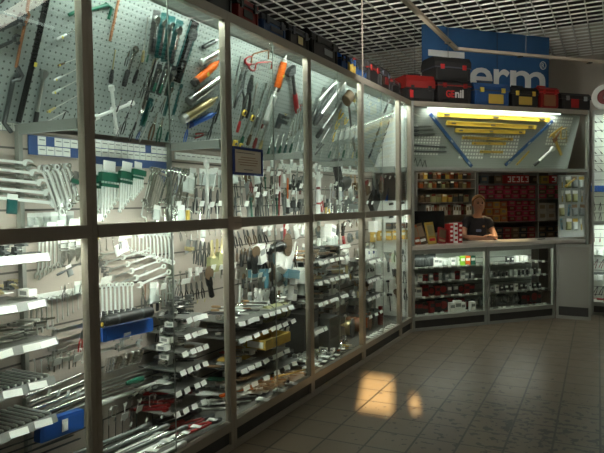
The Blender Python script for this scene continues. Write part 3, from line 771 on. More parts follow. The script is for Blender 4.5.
@kind('rope_spool', 'spool')
def _(m=M_copper, f=M_white):
    b = MB(); b.lathe([(.36, .12), (.40, .2), (.40, .3), (.38, .35), (.41, .42), (.38, .5), (.41, .58), (.38, .65), (.40, .72), (.40, .8), (.36, .88)], 18, 'y', (0, 0, .5))
    a = MB(); a.lathe([(.48, 0), (.5, .02), (.5, .08), (.36, .10)], 18, 'y', (0, 0, .5)); a.lathe([(.36, .90), (.5, .92), (.5, .98), (.48, 1.0)], 18, 'y', (0, 0, .5))
    return [('winding', b.mesh('winding', m)), ('flange', a.mesh('flange', f))]
@kind('pressure_gauge', 'gauge')
def _(m=M_steel, f=M_white):
    b = MB(); b.lathe([(.30, 0), (.34, .02), (.34, .16), (.31, .19)], 20, 'z', (0, .66, 0)); b.lathe([(.07, 0), (.07, .34)], 8, 'y', (0, 0, .1))
    k = MB(); k.lathe([(.28, .19), (.28, .20)], 20, 'z', (0, .66, 0))
    n = MB(); n.box((.05, .72, .205), (.02, .24, .006), -.5)
    return [('body', b.mesh('body', m)), ('dial', k.mesh('dial', f, smooth=20)), ('needle', n.mesh('needle', M_black, smooth=0))]
@kind('tape_measure', 'tape measure')
def _(m=M_yellow, k=M_black):
    b = MB(); b.rbox((0, .55, .2), (.9, .9, .4), .25)
    c = MB(); c.lathe([(.30, .40), (.30, .42)], 14, 'z', (0, .55, 0)); c.box((.30, .05, .2), (.35, .1, .3))
    return [('body', b.mesh('body', m, smooth=30)), ('label_disc', c.mesh('label_disc', k, smooth=20))]
@kind('spray_can', 'can')
def _(m=M_red, c=M_white):
    b = MB(); b.lathe([(.15, 0), (.165, .01), (.165, .78), (.12, .84)], 14, 'y', (0, 0, .165))
    k = MB(); k.lathe([(.12, .84), (.125, .99), (.11, 1.0)], 12, 'y', (0, 0, .165))
    return [('body', b.mesh('body', m)), ('cap', k.mesh('cap', c))]
@kind('hand_brush', 'brush')
def _(m=M_brown, g=M_wood):
    b = MB(); b.prism([(-.16, .52), (.16, .52), (.19, 1.0), (-.19, 1.0)], .0, .12)
    h = MB(); h.tube([(0, 0, .06), (0, .18, .06), (0, .40, .06), (0, .56, .06)], [.03, .045, .04, .10], 8)
    return [('bristles', b.mesh('bristles', m, smooth=0)), ('handle', h.mesh('handle', g))]
@kind('wire_brush', 'brush')
def _(m=M_brass, g=M_wood):
    b = MB(); b.box((0, .72, .09), (.10, .50, .12))
    h = MB(); h.prism([(-.05, 0), (.05, 0), (.06, .5), (.06, 1.0), (-.06, 1.0), (-.06, .5)], 0, .04)
    return [('bristles', b.mesh('bristles', m, smooth=0)), ('handle', h.mesh('handle', g, smooth=0))]
@kind('carton', 'box')
def _(m=M_white, l=M_navy):
    b = MB(); b.box((0, .5, .22), (.62, 1.0, .44))
    k = MB(); k.box((0, .62, .442), (.50, .30, .006)); k.box((.312, .5, .22), (.006, .6, .24))
    return [('box', b.mesh('box', m, smooth=0)), ('printed_panel', k.mesh('printed_panel', l, smooth=0))]
@kind('poly_bag', 'packet')
def _(m=M_clearpl, h=M_tag, c=M_steel):
    b = MB()
    b.add([(-.3, 0, .03), (.3, 0, .03), (.3, .72, .02), (-.3, .72, .02), (-.2, .12, .15), (.2, .12, .15), (.2, .55, .11), (-.2, .55, .11), (-.3, 0, 0), (.3, 0, 0), (.3, .72, 0), (-.3, .72, 0)],
          [(4, 5, 6, 7), (0, 1, 5, 4), (1, 2, 6, 5), (2, 3, 7, 6), (3, 0, 4, 7), (8, 11, 10, 9), (0, 8, 9, 1), (1, 9, 10, 2), (2, 10, 11, 3), (3, 11, 8, 0)])
    k = MB(); k.box((0, .86, .012), (.60, .28, .024))
    return [('bag', b.mesh('bag', m, smooth=50)), ('header_card', k.mesh('header_card', h, smooth=0))]
@kind('hex_key_set', 'key set')
def _(m=M_gunmetal, c=M_green):
    b = MB()
    for i in range(5):
        x = -.16+.08*i; b.tube([(x, .1+.05*i, .05), (x, .9, .05), (x+.06, .96, .05), (x+.2, .96, .05)], .02+.002*i, 6)
    k = MB(); k.box((0, .45, .05), (.46, .22, .10))
    return [('key', b.mesh('key', m)), ('holder', k.mesh('holder', c, smooth=0))]
@kind('hose_coil', 'hose')
def _(m=M_black, f=M_brass):
    b = MB(); P = [(.40*math.cos(t*.35)*(1-.004*t), .5+.40*math.sin(t*.35)*(1-.004*t), .05+.0035*t) for t in range(72)]
    b.tube(P, .038, 6)
    k = MB(); k.lathe([(.05, -.06), (.055, .06)], 8, 'y', (P[-1][0], P[-1][1], P[-1][2]))
    return [('hose', b.mesh('hose', m)), ('fitting', k.mesh('fitting', f))]
@kind('rod', 'rod')
def _(m=M_satin):
    b = MB(); b.lathe([(.016, 0), (.016, .97), (.008, 1.0)], 8, 'y', (0, 0, .016))
    return [('rod', b.mesh('rod', m))]
@kind('extension_bar', 'bar')
def _(m=M_satin):
    b = MB(); b.lathe([(.028, 0), (.028, .10), (.019, .12), (.019, .86), (.03, .88), (.03, .97), (.02, 1.0)], 10, 'y', (0, 0, .03)); b.box((0, -.015, .03), (.03, .03, .03))
    return [('extension_bar', b.mesh('extension_bar', m))]
@kind('file', 'file')
def _(m=M_satin, g=M_wood):
    b = MB(); b.prism(taper(.3, .05, 1.0, .04), .02, .045)
    h = MB(); h.lathe([(.02, 0), (.036, .03), (.04, .18), (.024, .30)], 8, 'y', (0, 0, .036))
    return [('blade', b.mesh('blade', m, smooth=0)), ('handle', h.mesh('handle', g))]
@kind('wrecking_bar', 'bar')
def _(m=M_gunmetal):
    b = MB(); b.tube([(.10, .02, .03), (.04, .05, .03), (0, .14, .03), (0, .86, .03), (.03, .95, .03), (.10, .985, .03), (.17, .95, .03)], [.012, .02, .022, .022, .022, .02, .012], 8)
    return [('wrecking_bar', b.mesh('wrecking_bar', m))]
@kind('wheel_cross', 'lug wrench')
def _(m=M_chrome):
    b = MB()
    for a in (20, 110, 200, 290):
        c, s = math.cos(R(a)), math.sin(R(a)); b.tube([(0, .5, .06), (.5*c, .5+.5*s, .06)], .034, 8); b.tube([(.40*c, .5+.40*s, .06), (.5*c, .5+.5*s, .06)], .058, 8)
    b.lathe([(.06, 0), (.06, .12)], 8, 'z', (0, .5, 0))
    return [('wheel_cross', b.mesh('wheel_cross', m))]
@kind('putty_knife', 'scraper')
def _(m=M_satin, g=M_wood):
    b = MB(); b.prism([(-.05, .50), (.05, .50), (.17, 1.0), (-.17, 1.0)], .02, .03)
    h = MB(); h.lathe([(.03, 0), (.05, .03), (.05, .3), (.035, .52)], 8, 'y', (0, 0, .045))
    return [('blade', b.mesh('blade', m, smooth=0)), ('handle', h.mesh('handle', g))]
@kind('trowel', 'trowel')
def _(m=M_satin, g=M_wood):
    b = MB(); b.box((0, .5, .008), (.34, 1.0, .012)); b.tube([(0, .3, .014), (0, .34, .12), (0, .4, .14)], .018, 6)
    h = MB(); h.lathe([(.03, .36), (.045, .42), (.045, .72), (.03, .76)], 8, 'y', (0, 0, .14))
    return [('blade', b.mesh('blade', m, smooth=0)), ('handle', h.mesh('handle', g))]
@kind('jar', 'jar')
def _(m=M_clearpl, c=M_white):
    b = MB(); b.lathe([(.28, 0), (.32, .03), (.32, .70), (.24, .80)], 14, 'y', (0, 0, .32))
    k = MB(); k.lathe([(.27, .80), (.27, .98), (.24, 1.0)], 14, 'y', (0, 0, .32))
    return [('body', b.mesh('body', m)), ('lid', k.mesh('lid', c))]
@kind('angle_grinder', 'grinder')
def _(c=M_black, k=M_steel):
    b = MB(); b.lathe([(.06, 0), (.10, .04), (.09, .40), (.12, .48), (.12, .74), (.08, .80)], 12, 'y', (0, 0, .13))
    h = MB(); h.box((0, .88, .13), (.16, .18, .18)); d = MB(); d.lathe([(.24, .20), (.24, .215), (.05, .24)], 18, 'z', (0, .90, 0))
    return [('body', b.mesh('body', c)), ('gear_head', h.mesh('gear_head', k, smooth=0)), ('disc', d.mesh('disc', M_brown))]
@kind('vise', 'vise')
def _(m=M_gunmetal, s=M_satin):
    b = MB(); b.prism_x([(0, 0), (.9, 0), (.9, .12), (.62, .2), (.58, .55), (.38, .55), (.36, .2), (0, .12)], -.2, .2)
    j = MB(); j.box((0, .78, .42), (.40, .16, .28)); sc = MB(); sc.lathe([(.05, .86), (.05, 1.0)], 8, 'y', (0, 0, .36)); sc.tube([(-.25, .97, .36), (.25, .97, .36)], .02, 6)
    return [('base', b.mesh('base', m, smooth=0)), ('jaw', j.mesh('jaw', m, smooth=0)), ('screw', sc.mesh('screw', s))]
@kind('wrench_set', 'wrench set')
def _(m=M_chrome, h=M_green, c=M_white):
    out = []
    for i in range(6):
        L_ = .80-.07*i; x = -.16+.064*i; b = MB()
        b.prism([(x-.017, .80-L_+.06), (x+.017, .80-L_+.06), (x+.014, .80), (x-.014, .80)], .03, .055)
        b.prism(jaw(x, .80-L_+.045, .036, R(-100)), .025, .06); b.ring(x, .81, .03, .016, .025, .06, 8)
        out.append(('wrench', b.mesh('wrench', m, smooth=30)))
    k = MB(); k.box((0, .73, .05), (.44, .14, .09)); k.box((-.02, .60, .045), (.36, .05, .07))
    d = MB(); d.box((0, .90, .012), (.26, .20, .014))
    return out+[('holder', k.mesh('holder', h, smooth=0)), ('header_card', d.mesh('header_card', c, smooth=0))]
@kind('cutter', 'cutter')
def _(m=M_satin, g=M_red):
    h = MB(); h.prism([(-.05, .72), (.05, .72), (.09, .84), (.03, 1.0), (-.03, 1.0), (-.09, .84)], 0, .06)
    out = [('head', h.mesh('head', m, smooth=0))]
    for s in (-1, 1):
        t = MB(); t.tube([(s*.03, .73, .03), (s*.09, .45, .03), (s*.10, .0, .03)], [.022, .026, .034], 8); out.append(('handle', t.mesh('handle', g)))
    return out

# ------------------------------------------------------------------ putting goods in place
COUNT = {}
def instance(kindname, mats, M, label, group=None, sticker=None):
    ps = pieces(kindname, *mats); cat = PROTO[kindname][1]
    if len(ps) == 1:
        o = link(kindname, ps[0][1], None, M)
    else:
        o = empty(kindname, M)
        for nm, me in ps: part(nm, me, o)
    tag(o, label, cat, group)
    if sticker:
        x, y, z, s = sticker
        part('price_sticker', sticker_mesh(s), o, Matrix.Translation((x, y, z)))
    return o
def sticker_mesh(s):
    key = ('stk', round(s, 3))
    if key not in CACHE: CACHE[key] = MB().box((0, 0, 0), (s, s*0.7, s*0.05)).mesh('price_sticker', M_ytag, smooth=0)
    return CACHE[key]
LAYERS = {}
def hook_tag(o, plane, p, ln, ang, off):
    """the wire hook a thing hangs on, with its white price tag at the end: parts of the hung thing"""
    s = .034+.010*random.random()
    inv = o.matrix_basis.inverted() if o.parent is None else Matrix()
    Mw = Matrix((plane.u, plane.v, plane.n)).transposed().to_4x4(); Mw.translation = p+plane.n*off
    key = ('htag', int(s*200))
    if key not in CACHE: CACHE[key] = MB().box((0, 0, 0), (s*1.25, s, .0025), 0, .3).mesh('price_tag', M_tag, smooth=0)
    part('price_tag', CACHE[key], o, inv @ Mw)
def bounds(kindname, mats):
    key = ('bb', kindname)
    if key not in CACHE:
        vs = [v.co for _, me in pieces(kindname, *mats) for v in me.vertices]
        CACHE[key] = (min(v.x for v in vs), max(v.x for v in vs), min(v.y for v in vs), max(v.y for v in vs), max(v.z for v in vs))
    return CACHE[key]
def rects_meet(A, B):
    for (c, u, hx, hy), (c2, u2, hx2, hy2) in ((A, B), (B, A)):
        for ax, h in ((u, hx), ((-u[1], u[0]), hy)):
            d = abs((c2[0]-c[0])*ax[0]+(c2[1]-c[1])*ax[1])
            e = hx2*abs(u2[0]*ax[0]+u2[1]*ax[1])+hy2*abs(-u2[1]*ax[0]+u2[0]*ax[1])
            if d > (h+e)*0.97: return False
    return True
def put(kindname, mats, plane, a, b, label, off=0.004, group=None, sticker=None, fat=1.0, cap=0.17):
    """base of the thing seen at pixel a, tip at pixel b, both on the given plane; things that cross are hung in front of each other"""
    pa, pb = plane.hit(a), plane.hit(b); d = pb-pa; ln = d.length
    ang = math.atan2(d.dot(plane.u), d.dot(plane.v))
    x0, x1, y0, y1, zt = bounds(kindname, mats); f = abs(fat)
    if fat < 0: x0, x1 = -x1, -x0
    ux = (math.cos(ang), -math.sin(ang)); p = pa-plane.o; p = (p.dot(plane.u), p.dot(plane.v))
    cx, cy = (x0+x1)/2*f*ln, (y0+y1)/2*ln
    c = (p[0]+ux[0]*cx-ux[1]*cy, p[1]+ux[1]*cx+ux[0]*cy)
    rc = (c, ux, (x1-x0)/2*f*ln, (y1-y0)/2*ln)
    key = tuple(round(q, 3) for q in (*plane.o, *plane.n))
    for r2, t2 in LAYERS.setdefault(key, []):
        if off < t2+0.001 < cap and rects_meet(rc, r2): off = t2+0.001
    LAYERS[key].append((rc, off+zt*f*ln))
    pl = plane.shifted(off); pa, pb = pl.hit(a), pl.hit(b); d = pb-pa; ln = d.length
    M = pl.M(pa, math.atan2(d.dot(pl.u), d.dot(pl.v)), ln)
    if fat != 1.0: M = M @ Matrix.Diagonal((fat, 1, f, 1))
    return instance(kindname, mats, M, label, group, sticker)
def lerp(a, b, t): return (a[0]+(b[0]-a[0])*t, a[1]+(b[1]-a[1])*t)
def fan(kindname, mats, plane, n, a0, b0, a1, b1, desc, where, off=0.004, group=None, sticker=None, fat=1.0, alt=None, jit=0.0, cap=0.17):
    for i in range(n):
        t = i/(n-1) if n > 1 else 0
        a, b = lerp(a0, a1, t), lerp(b0, b1, t)
        if jit: j = random.uniform(-jit, jit); a = (a[0]+j, a[1]+random.uniform(-jit, jit)); b = (b[0]+j, b[1]+random.uniform(-jit, jit))
        lab = f'{desc}, {ordn(i)} from the left {where}' if n > 1 else f'{desc} {where}'
        put(kindname, alt[i % len(alt)] if alt else mats, plane, a, b, lab, off+0.0006*(i % 3), group or f'{desc} row {where}', sticker, fat, cap)
M_dshelf = noisy('dark_shelf_metal', (0.13, 0.135, 0.125), (0.17, 0.175, 0.16), 8, 0.5)
def shelf_obj(k, D, a, b, label, tags=6, strip=True, depth=None, thick=0.008, tagw=0.07, tilt=0.0):
    """a shelf parallel to the wall; its front edge (at depth D) runs from pixel a to pixel b"""
    pl = wall_plane(D); pa, pb = pl.hit(a), pl.hit(b); h = (pa.z+pb.z)/2; s0, s1 = max(pa.y, BAY[k]+0.036), min(pb.y, BAY[k+1]-0.036)
    d = (BACKD-0.004-D) if depth is None else depth
    root = link('display_shelf', MB().box((-d/2, (s1-s0)/2, -thick/2), (d, s1-s0, thick)).mesh('display_shelf', M_dshelf, smooth=0), None, Matrix.Translation((-D, s0, h)))
    tag(root, label, 'shelf')
    if strip: part('label_strip', MB().box((0.004, (s1-s0)/2, -0.012), (0.006, s1-s0, 0.040), 0, 0, -0.35).mesh('label_strip', M_strip, smooth=0), root)
    tagged(root, s1-s0, tags, tagw)
    return h, s0, s1
def tagged(root, w_, n, tw=0.07, x=0.011, z=-0.012):
    for i in range(n):
        y = w_*(i+0.5)/n+random.uniform(-0.2, 0.2)*w_/n
        key = ('tag', round(tw, 3))
        if key not in CACHE: CACHE[key] = MB().box((0, 0, 0), (0.002, tw, 0.031)).mesh('price_tag', M_tag, smooth=0)
        part('price_tag', CACHE[key], root, Matrix.Translation((x, y, z)) @ Matrix.Rotation(-0.35+random.uniform(-0.2, 0.1), 4, 'Y') @ Matrix.Rotation(random.uniform(-0.12, 0.12), 4, 'X'))
PILE = {}
def lie(kindname, mats, h, x, y, yaw, size, label, group=None, sticker=None):
    """a thing lying flat at height h; yaw 0 points along the wall, 90 towards the aisle; things that cross lie on each other"""
    x0, x1, y0, y1, zt = bounds(kindname, mats); a = R(yaw)
    fx, fy = (math.cos(a), -math.sin(a)), (math.sin(a), math.cos(a))       # local x and y in the (Y-across) plan: (dx along X.., )
    ux = (math.cos(a), -math.sin(a)); cx, cy = (x0+x1)/2*size, (y0+y1)/2*size
    c = (x+ux[0]*cx+math.sin(a)*cy, y+ux[1]*cx+math.cos(a)*cy)
    rc = (c, ux, (x1-x0)/2*size, (y1-y0)/2*size); key = round(h, 2); off = 0.0
    for r2, t2 in PILE.setdefault(key, []):
        if off < t2+.0005 < .075 and rects_meet(rc, r2): off = t2+.0005
    PILE[key].append((rc, off+zt*size))
    M = Matrix.Translation((x, y, h+off)) @ Matrix.Rotation(-a, 4, 'Z') @ Matrix.Diagonal((size, size, size, 1))
    return instance(kindname, mats, M, label, group, sticker)
def stand(kindname, mats, h, x, y, yaw, size, label, group=None):
    """a thing standing upright at height h, its face turned towards the aisle"""
    M = Matrix.Translation((x, y, h)) @ Matrix.Rotation(R(90+yaw), 4, 'Z') @ Matrix.Rotation(R(90), 4, 'X') @ Matrix.Diagonal((size, size, size, 1))
    return instance(kindname, mats, M, label, group)
SEQ = {}
def numbered(desc, where):
    """label with a running number for one kind along one shelf"""
    k = (desc, where); SEQ[k] = SEQ.get(k, -1)+1
    return k, SEQ[k]
def shelf_goods(h, s0, s1, D0, D1, items, n, where, seed=1, depth_rows=1):
    """fill a shelf with goods; items: (kind, mats, desc, size, mode, yaw)"""
    rng = random.Random(seed); placed = []; n = int(n*1.9)
    extra = [('poly_bag', (M_clearpl, M_white, M_steel), 'white topped packet', .09, 'lie', 80), ('socket', (M_chrome,), 'bright chrome socket', .045, 'lie', 80), ('combination_wrench', (M_chrome,), 'bright small wrench', .13, 'lie', 75), ('carton', (M_white, M_greybox), 'small white carton', .07, 'lie', 85)]
    for r in range(depth_rows):
        for i in range(n):
            it = items[rng.randrange(len(items))] if len(items) > 1 else items[0]
            if len(items) > 1 and rng.random() < .36: it = extra[rng.randrange(4)]
            y = s0+(s1-s0)*(i+0.5)/n+rng.uniform(-0.15, 0.15)*(s1-s0)/n
            x = -(D0+(D1-D0)*(r+0.5)/depth_rows)+rng.uniform(-0.01, 0.01)
            placed.append((r, y, x, it, rng.uniform(-1, 1)))
    tot = {}
    for p in placed: tot[p[3][2]] = tot.get(p[3][2], 0)+1
    cnt = {}
    for r, y, x, it, j in sorted(placed, key=lambda p: (p[0], p[1])):
        kn, ms, desc, size, mode, yaw = it
        c = cnt.get(desc, 0); cnt[desc] = c+1
        lab = f'{desc}, {ordn(c)} from the left {where}' if tot[desc] > 1 else f'{desc} {where}'
        sz = size*(1+0.12*j)
        if mode == 'lie':
            a = R(yaw+12*j); lie(kn, ms, h+0.001, x-sz*0.5*math.sin(a), y-sz*0.5*math.cos(a), yaw+12*j, sz, lab, f'{desc} {where}')
        else: stand(kn, ms, h+0.001, x, y, 10*j, sz, lab, f'{desc} {where}')
# ================================================================== tools on the tilted upper pegboards
L0, L1, L2, L3, L4 = ('leftmost bay', 'second bay', 'third bay', 'fourth bay', 'fifth bay')
G = M_gunmetal
def peg(kindname, mats, a, b, label, off=0.004, **kw): return put(kindname, mats, PEG, a, b, label, off, **kw)
YS = lambda y, s=.05: (0, y, .12, s)
# --- leftmost bay
peg('adjustable_wrench', (G, M_steel), (-14, 34), (28, 17), 'dark flex wrench at the left edge, upper of the two pointing right', sticker=None)
peg('adjustable_wrench', (G, M_steel), (-14, 52), (21, 37), 'dark flex wrench at the left edge, lower of the two pointing right')
peg('pliers', (M_steel, M_black), (6, -8), (-9, 12), 'dark pliers at the very top left corner of the pegboard')
def bent_bar(a, m, r, label, cat, kindname):
    pts = [PEG.uv(p) for p in a]; o = PEG.at(*pts[0], 0.004)
    b = MB(); b.tube([(p[0]-pts[0][0], p[1]-pts[0][1], r) for p in pts], r, 8)
    ob = link(kindname, b.mesh(kindname, m, smooth=50), None, PEG.M(o)); tag(ob, label, cat); return ob
bent_bar([(28, -6), (25.5, 10), (27.5, 14), (23, 25), (19, 44), (14.5, 67)], M_copper, 0.007, 'long rusty bent rod left of the thick black bar', 'rod', 'bent_rod')
bent_bar([(15, 66), (20, 75), (17, 79), (11, 80), (6, 104), (2, 122), (9, 131)], M_gunmetal, 0.011, 'black hooked tyre lever low on the leftmost pegboard', 'lever', 'tyre_lever')
bb_ = bent_bar([(46, -8), (30.5, 60), (16, 121)], M_blackgloss, 0.0135, 'thick long black breaker bar with a yellow sticker, beside the first post', 'bar', 'breaker_bar')
q = PEG.uv((31, 63)); q0 = PEG.uv((46, -8))
part('price_sticker', MB().box((q[0]-q0[0], q[1]-q0[1], 0.029), (0.014, 0.02, 0.003)).mesh('price_sticker', M_ytag, smooth=0), bb_)
# --- second bay, seen left of the first post
peg('torque_wrench', (M_satin, M_black), (33.5, 124), (43, 69), 'pale breaker bar with thick black grip left of the first post', fat=1.35)
peg('screwdriver', (M_chrome, M_clearpl), (55.5, 39), (79, 27), 'screwdriver with fat clear handle left of the first post', sticker=(0, .2, .12, .09))
bent_bar([(67, 14.5), (74, 11), (90, 9), (106, 4)], M_green, 0.009, 'straight green handled lever crossing behind the first post', 'lever', 'green_lever')
bent_bar([(104, 3), (110, 7), (107, 19)], M_green, 0.008, 'green hook just right of the first post', 'hook', 'green_hook')
T5 = [((57, 65.5), (82, 56)), ((53, 80), (82, 66)), ((51.5, 93), (82, 77)), ((46, 112), (77, 95)), ((37, 126), (66, 111))]
for i, (a, b) in enumerate(T5):
    peg('long_screwdriver', (M_satin, [M_brown, M_clearpl, M_clearpl, M_brass, M_black][i]), a, b,
        f'thin long screwdriver, {ordn(i)} from top of the five left of the first post', sticker=(0, .06, .075, .06))
peg('hammer', (M_gunmetal, M_black), (58, 128), (66, 110), 'small black hooked hammer at the foot of the second pegboard')
peg('file', (M_black, M_black), (72, 124), (75.5, 113), 'short black stub file right beside the first post')
# --- second bay, right of the first post
peg('rod', (M_copper,), (109, 41), (118, -2), 'thin brown rod hanging right of the green hook', fat=2.0)
peg('screwdriver', (M_brass, M_black), (109, 83), (114, 49), 'black handled screwdriver with brass collar, second bay', fat=1.2)
peg('ratchet', (M_chrome, M_black), (122, 86), (134, 44), 'large ratchet with long black grip, second bay', fat=1.2)
peg('screwdriver', (M_chrome, M_black), (132, 83), (143, 50), 'chrome tipped screwdriver right of the large black ratchet')
peg('long_screwdriver', (M_satin, M_brass), (141, 62), (147, 16), 'pale thin screwdriver high above the chrome ratchets')
peg('wheel_cross', (M_whitesteel,), (108, 134), (116, 84), 'four-armed pale wheel wrench low on the second pegboard')
for i, (a, b) in enumerate([((138, 112), (156, 44)), ((146, 100), (152, 76)), ((131, 104), (135, 92)), ((143, 88), (148, 70))]):
    peg('ratchet', (M_chrome, [M_chrome, M_black, M_black, M_satin][i]), a, b,
        ['longest all-chrome ratchet in the middle of the second pegboard', 'small black ratchet right of the longest chrome one', 'tiny ratchet at the upper right arm of the wheel wrench', 'plain steel stubby ratchet beside the longest chrome one'][i])
C4 = [((151, 54), (157, 10)), ((158, 58), (165, 13)), ((164, 62), (172, 16)), ((169, 66), (180, 20))]
for i, (a, b) in enumerate(C4):
    peg('tool_card', ([M_steel, M_teal, M_teal, M_teal][i], M_chrome, M_black), a, b, f'dark teal tool card, {ordn(i)} from left in the upper row, second bay', fat=.9, group='teal tool cards on the second pegboard')
big = peg('tool_card', (M_blackgloss, M_gunmetal, M_blackgloss), (176, 82), (195, 21), 'largest teal edged tool card, black, beside the pegboard seam', fat=.85)
for i in range(5):
    part('printed_patch', MB().box((.06, .30+.13*i, .013), (.10, .09, .005)).mesh('printed_patch', M_cyan, smooth=0), big)
for x in (-.115, .115): part('edge_band', MB().box((x, .5, .012), (.03, .94, .008)).mesh('edge_band', M_teal, smooth=0), big)
R3 = [((152, 93), (160, 64)), ((158, 95), (168, 64)), ((166, 96), (175, 66))]
for i, (a, b) in enumerate(R3):
    peg('tool_card', (M_gunmetal, M_chrome, M_green), a, b, f'ratchet on a dark card, {ordn(i)} from left in the middle row, second bay', group='ratchets on dark cards')
for i, (a, b) in enumerate([((164, 116), (173, 82)), ((173, 115), (182, 84))]):
    peg('tool_card', (M_teal, M_chrome, M_teal), a, b, ['left', 'right'][i]+' one of the two slim bright teal cards near the seam', fat=.55)
for i, (a, b) in enumerate([((121, 134), (128, 112)), ((129, 141), (135, 124)), ((136, 140), (142, 126)), ((116, 139), (121, 124))]):
    peg('pliers', (M_steel, [M_black, M_black, M_navy, M_steel][i]), a, b, ['black pliers below the centre of the wheel wrench', 'black pliers between the wheel wrench and the navy pair', 'navy handled pliers in the bottom row, second bay', 'steel pliers lowest under the wheel wrench'][i], fat=.8)
peg('ratchet', (M_chrome, M_black), (133, 130), (139, 109), 'chrome ring-headed ratchet left of the wide teal card')
peg('tool_card', (M_teal, M_teal, M_green), (142, 126), (151, 98), 'wide teal card without a visible tool, low in the second bay')
for i, (a, b) in enumerate([((149, 140), (156, 113)), ((157, 142), (162, 116))]):
    peg('pliers', (M_chrome, [M_brown, M_green][i]), a, b, ['brown handled snips at the bottom of the second pegboard', 'green handled snips at the bottom of the second pegboard'][i])
peg('screwdriver', (M_chrome, M_teal), (165, 141), (171, 118), 'teal screwdriver at the foot of the pegboard seam')
peg('file', (M_satin, M_satin), (139, 142), (148, 122), 'pale flat file at the bottom, between pliers and snips')
for i, (a, b) in enumerate([((126, 118), (131, 104)), ((140, 98), (145, 80)), ((145, 121), (150, 104)), ((151, 112), (156, 98)), ((160, 112), (165, 97)), ((146, 62), (150, 44)), ((116, 112), (121, 96)), ((125, 66), (129, 50))]):
    peg(['ratchet', 'pliers', 'screwdriver'][i % 3], [(M_chrome, M_black), (M_chrome, M_gunmetal), (M_chrome, M_green)][i % 3], a, b, f'small tool filling the second pegboard, {["ratchet below the wheel wrench centre", "pliers right of the wheel wrench", "green driver near the bottom middle", "ratchet in the lower middle", "pliers under the dark cards", "driver left of the upper cards", "ratchet inside the wheel wrench arms", "pliers above the wheel wrench"][i]}')
# --- third bay, seen left of the second post
peg('grease_gun', (M_gunmetal, M_black, M_satin), (201, 47), (216, 39), 'short black cylinder high on the third pegboard')
peg('grease_gun', (M_satin, M_clearpl, M_brass), (198, 62), (219, 49), 'pale fat grease gun above the orange one')
peg('grease_gun', (M_orange, M_black, M_orange), (190, 83), (216, 60), 'bright orange grease gun on the third pegboard', sticker=(0, .45, .2, .10))
peg('grease_gun', (M_chrome, M_steel, M_chrome), (184, 101), (225, 71), 'long chrome grease gun under the orange one', fat=.75)
peg('grease_gun', (M_brass, M_satin, M_brass), (178, 119), (214, 96), 'brass coloured grease gun below the long chrome one', fat=.85)
peg('grease_gun', (M_blue, M_navy, M_blue), (186, 125), (214, 112), 'blue barrelled gun tool under the brass grease gun', fat=.7)
peg('pliers', (M_steel, M_blue), (184, 142), (189, 121), 'blue gripped pliers at the left foot of the third pegboard', fat=.8)
peg('pliers', (M_gunmetal, M_black), (213, 123), (221, 98), 'black pliers beside the second post, third pegboard', fat=.9)
peg('pliers', (M_gunmetal, M_gunmetal), (207, 140), (213, 121), 'smaller dark pliers under the black pair beside the second post')
peg('cutter', (M_satin, M_red), (195, 136), (206, 133.5), 'small red handled cutter lying low on the third pegboard', fat=1.2)
for i, (a, b) in enumerate([((192, 142), (222, 139)), ((196, 145), (224, 143.5))]):
    peg('extension_bar', (M_whitesteel,), a, b, ['upper', 'lower'][i]+' pale bar at the bottom edge of the third pegboard')
# --- third bay, right of the second post
peg('hacksaw', (M_copper, M_red, M_steel), (244, 66), (268, 59), 'red handled hacksaw at the top of the third bay', fat=-1.0)
peg('hacksaw', (M_red, M_darkred, M_steel), (248, 71), (271, 69), 'second red hacksaw hung just below the first one', fat=-.8)
for i, (a, b) in enumerate([((234, 84), (240, 56)), ((233, 106), (243, 66)), ((238, 108), (246, 68)), ((243, 118), (251, 74)), ((236, 132), (246, 94)), ((251, 112), (256, 82)), ((254, 127), (264, 82)), ((260, 128), (269, 88))]):
    peg(['file', 'caliper', 'garden_shears', 'pliers', 'file', 'torque_wrench', 'torque_wrench', 'file'][i],
        [(M_steel, M_satin), (M_satin, M_steel), (M_steel, M_gunmetal), (M_gunmetal, M_black), (M_steel, M_red), (M_satin, M_steel), (M_chrome, M_steel), (M_satin, M_darkred)][i], a, b,
        ['thin steel file left of the hacksaws', 'steel caliper under the left hacksaw', 'dark shears hanging under the hacksaws', 'black pliers below the dark shears', 'red handled file close to the second post', 'slim steel torque wrench under the hacksaws', 'bright chrome torque wrench left of the orange pointed tool', 'dark red handled file left of the orange pointed tool'][i], fat=1.1)
for i, (a, b) in enumerate([((246, 145), (257, 108)), ((252, 148), (263, 112)), ((258, 150), (268, 116)), ((239, 146), (250, 112))]):
    peg('file', (M_satin, [M_brown, M_darkred, M_brass, M_green][i]), a, b, f'slanting file above the framed notice, {ordn(i) if i < 3 else "leftmost"}'+(' of the middle three' if i < 3 else ' of all'), fat=1.3)
for i, (a, b) in enumerate([((242, 116), (245, 110)), ((250, 121), (253, 115))]):
    peg('tape_measure', (M_yellow, M_black), a, b, ['yellow tape measure', 'second yellow tape measure, the right one,'][i]+' among the files above the notice', fat=.8)
for i, (a, b) in enumerate([((233, 148), (234.5, 140)), ((239, 150), (240.5, 143))]):
    peg('carton', (M_yellow, M_navy), a, b, ['left', 'right'][i]+' small yellow carton right above the framed notice', fat=.8)
peg('grease_gun', (M_orange, M_steel, M_satin), (273, 91), (283, 54), 'tall orange pointed cartridge tool, third bay', sticker=(0, .45, .2, .09))
peg('grease_gun', (M_whitesteel, M_satin, M_satin), (262, 124), (274, 87), 'pale steel tube hanging below the orange cartridge tool', fat=.9)
peg('axe', (M_gunmetal, M_red), (295.5, 112), (290, 66), 'dark headed adze with a red handle, third bay', fat=1.3)
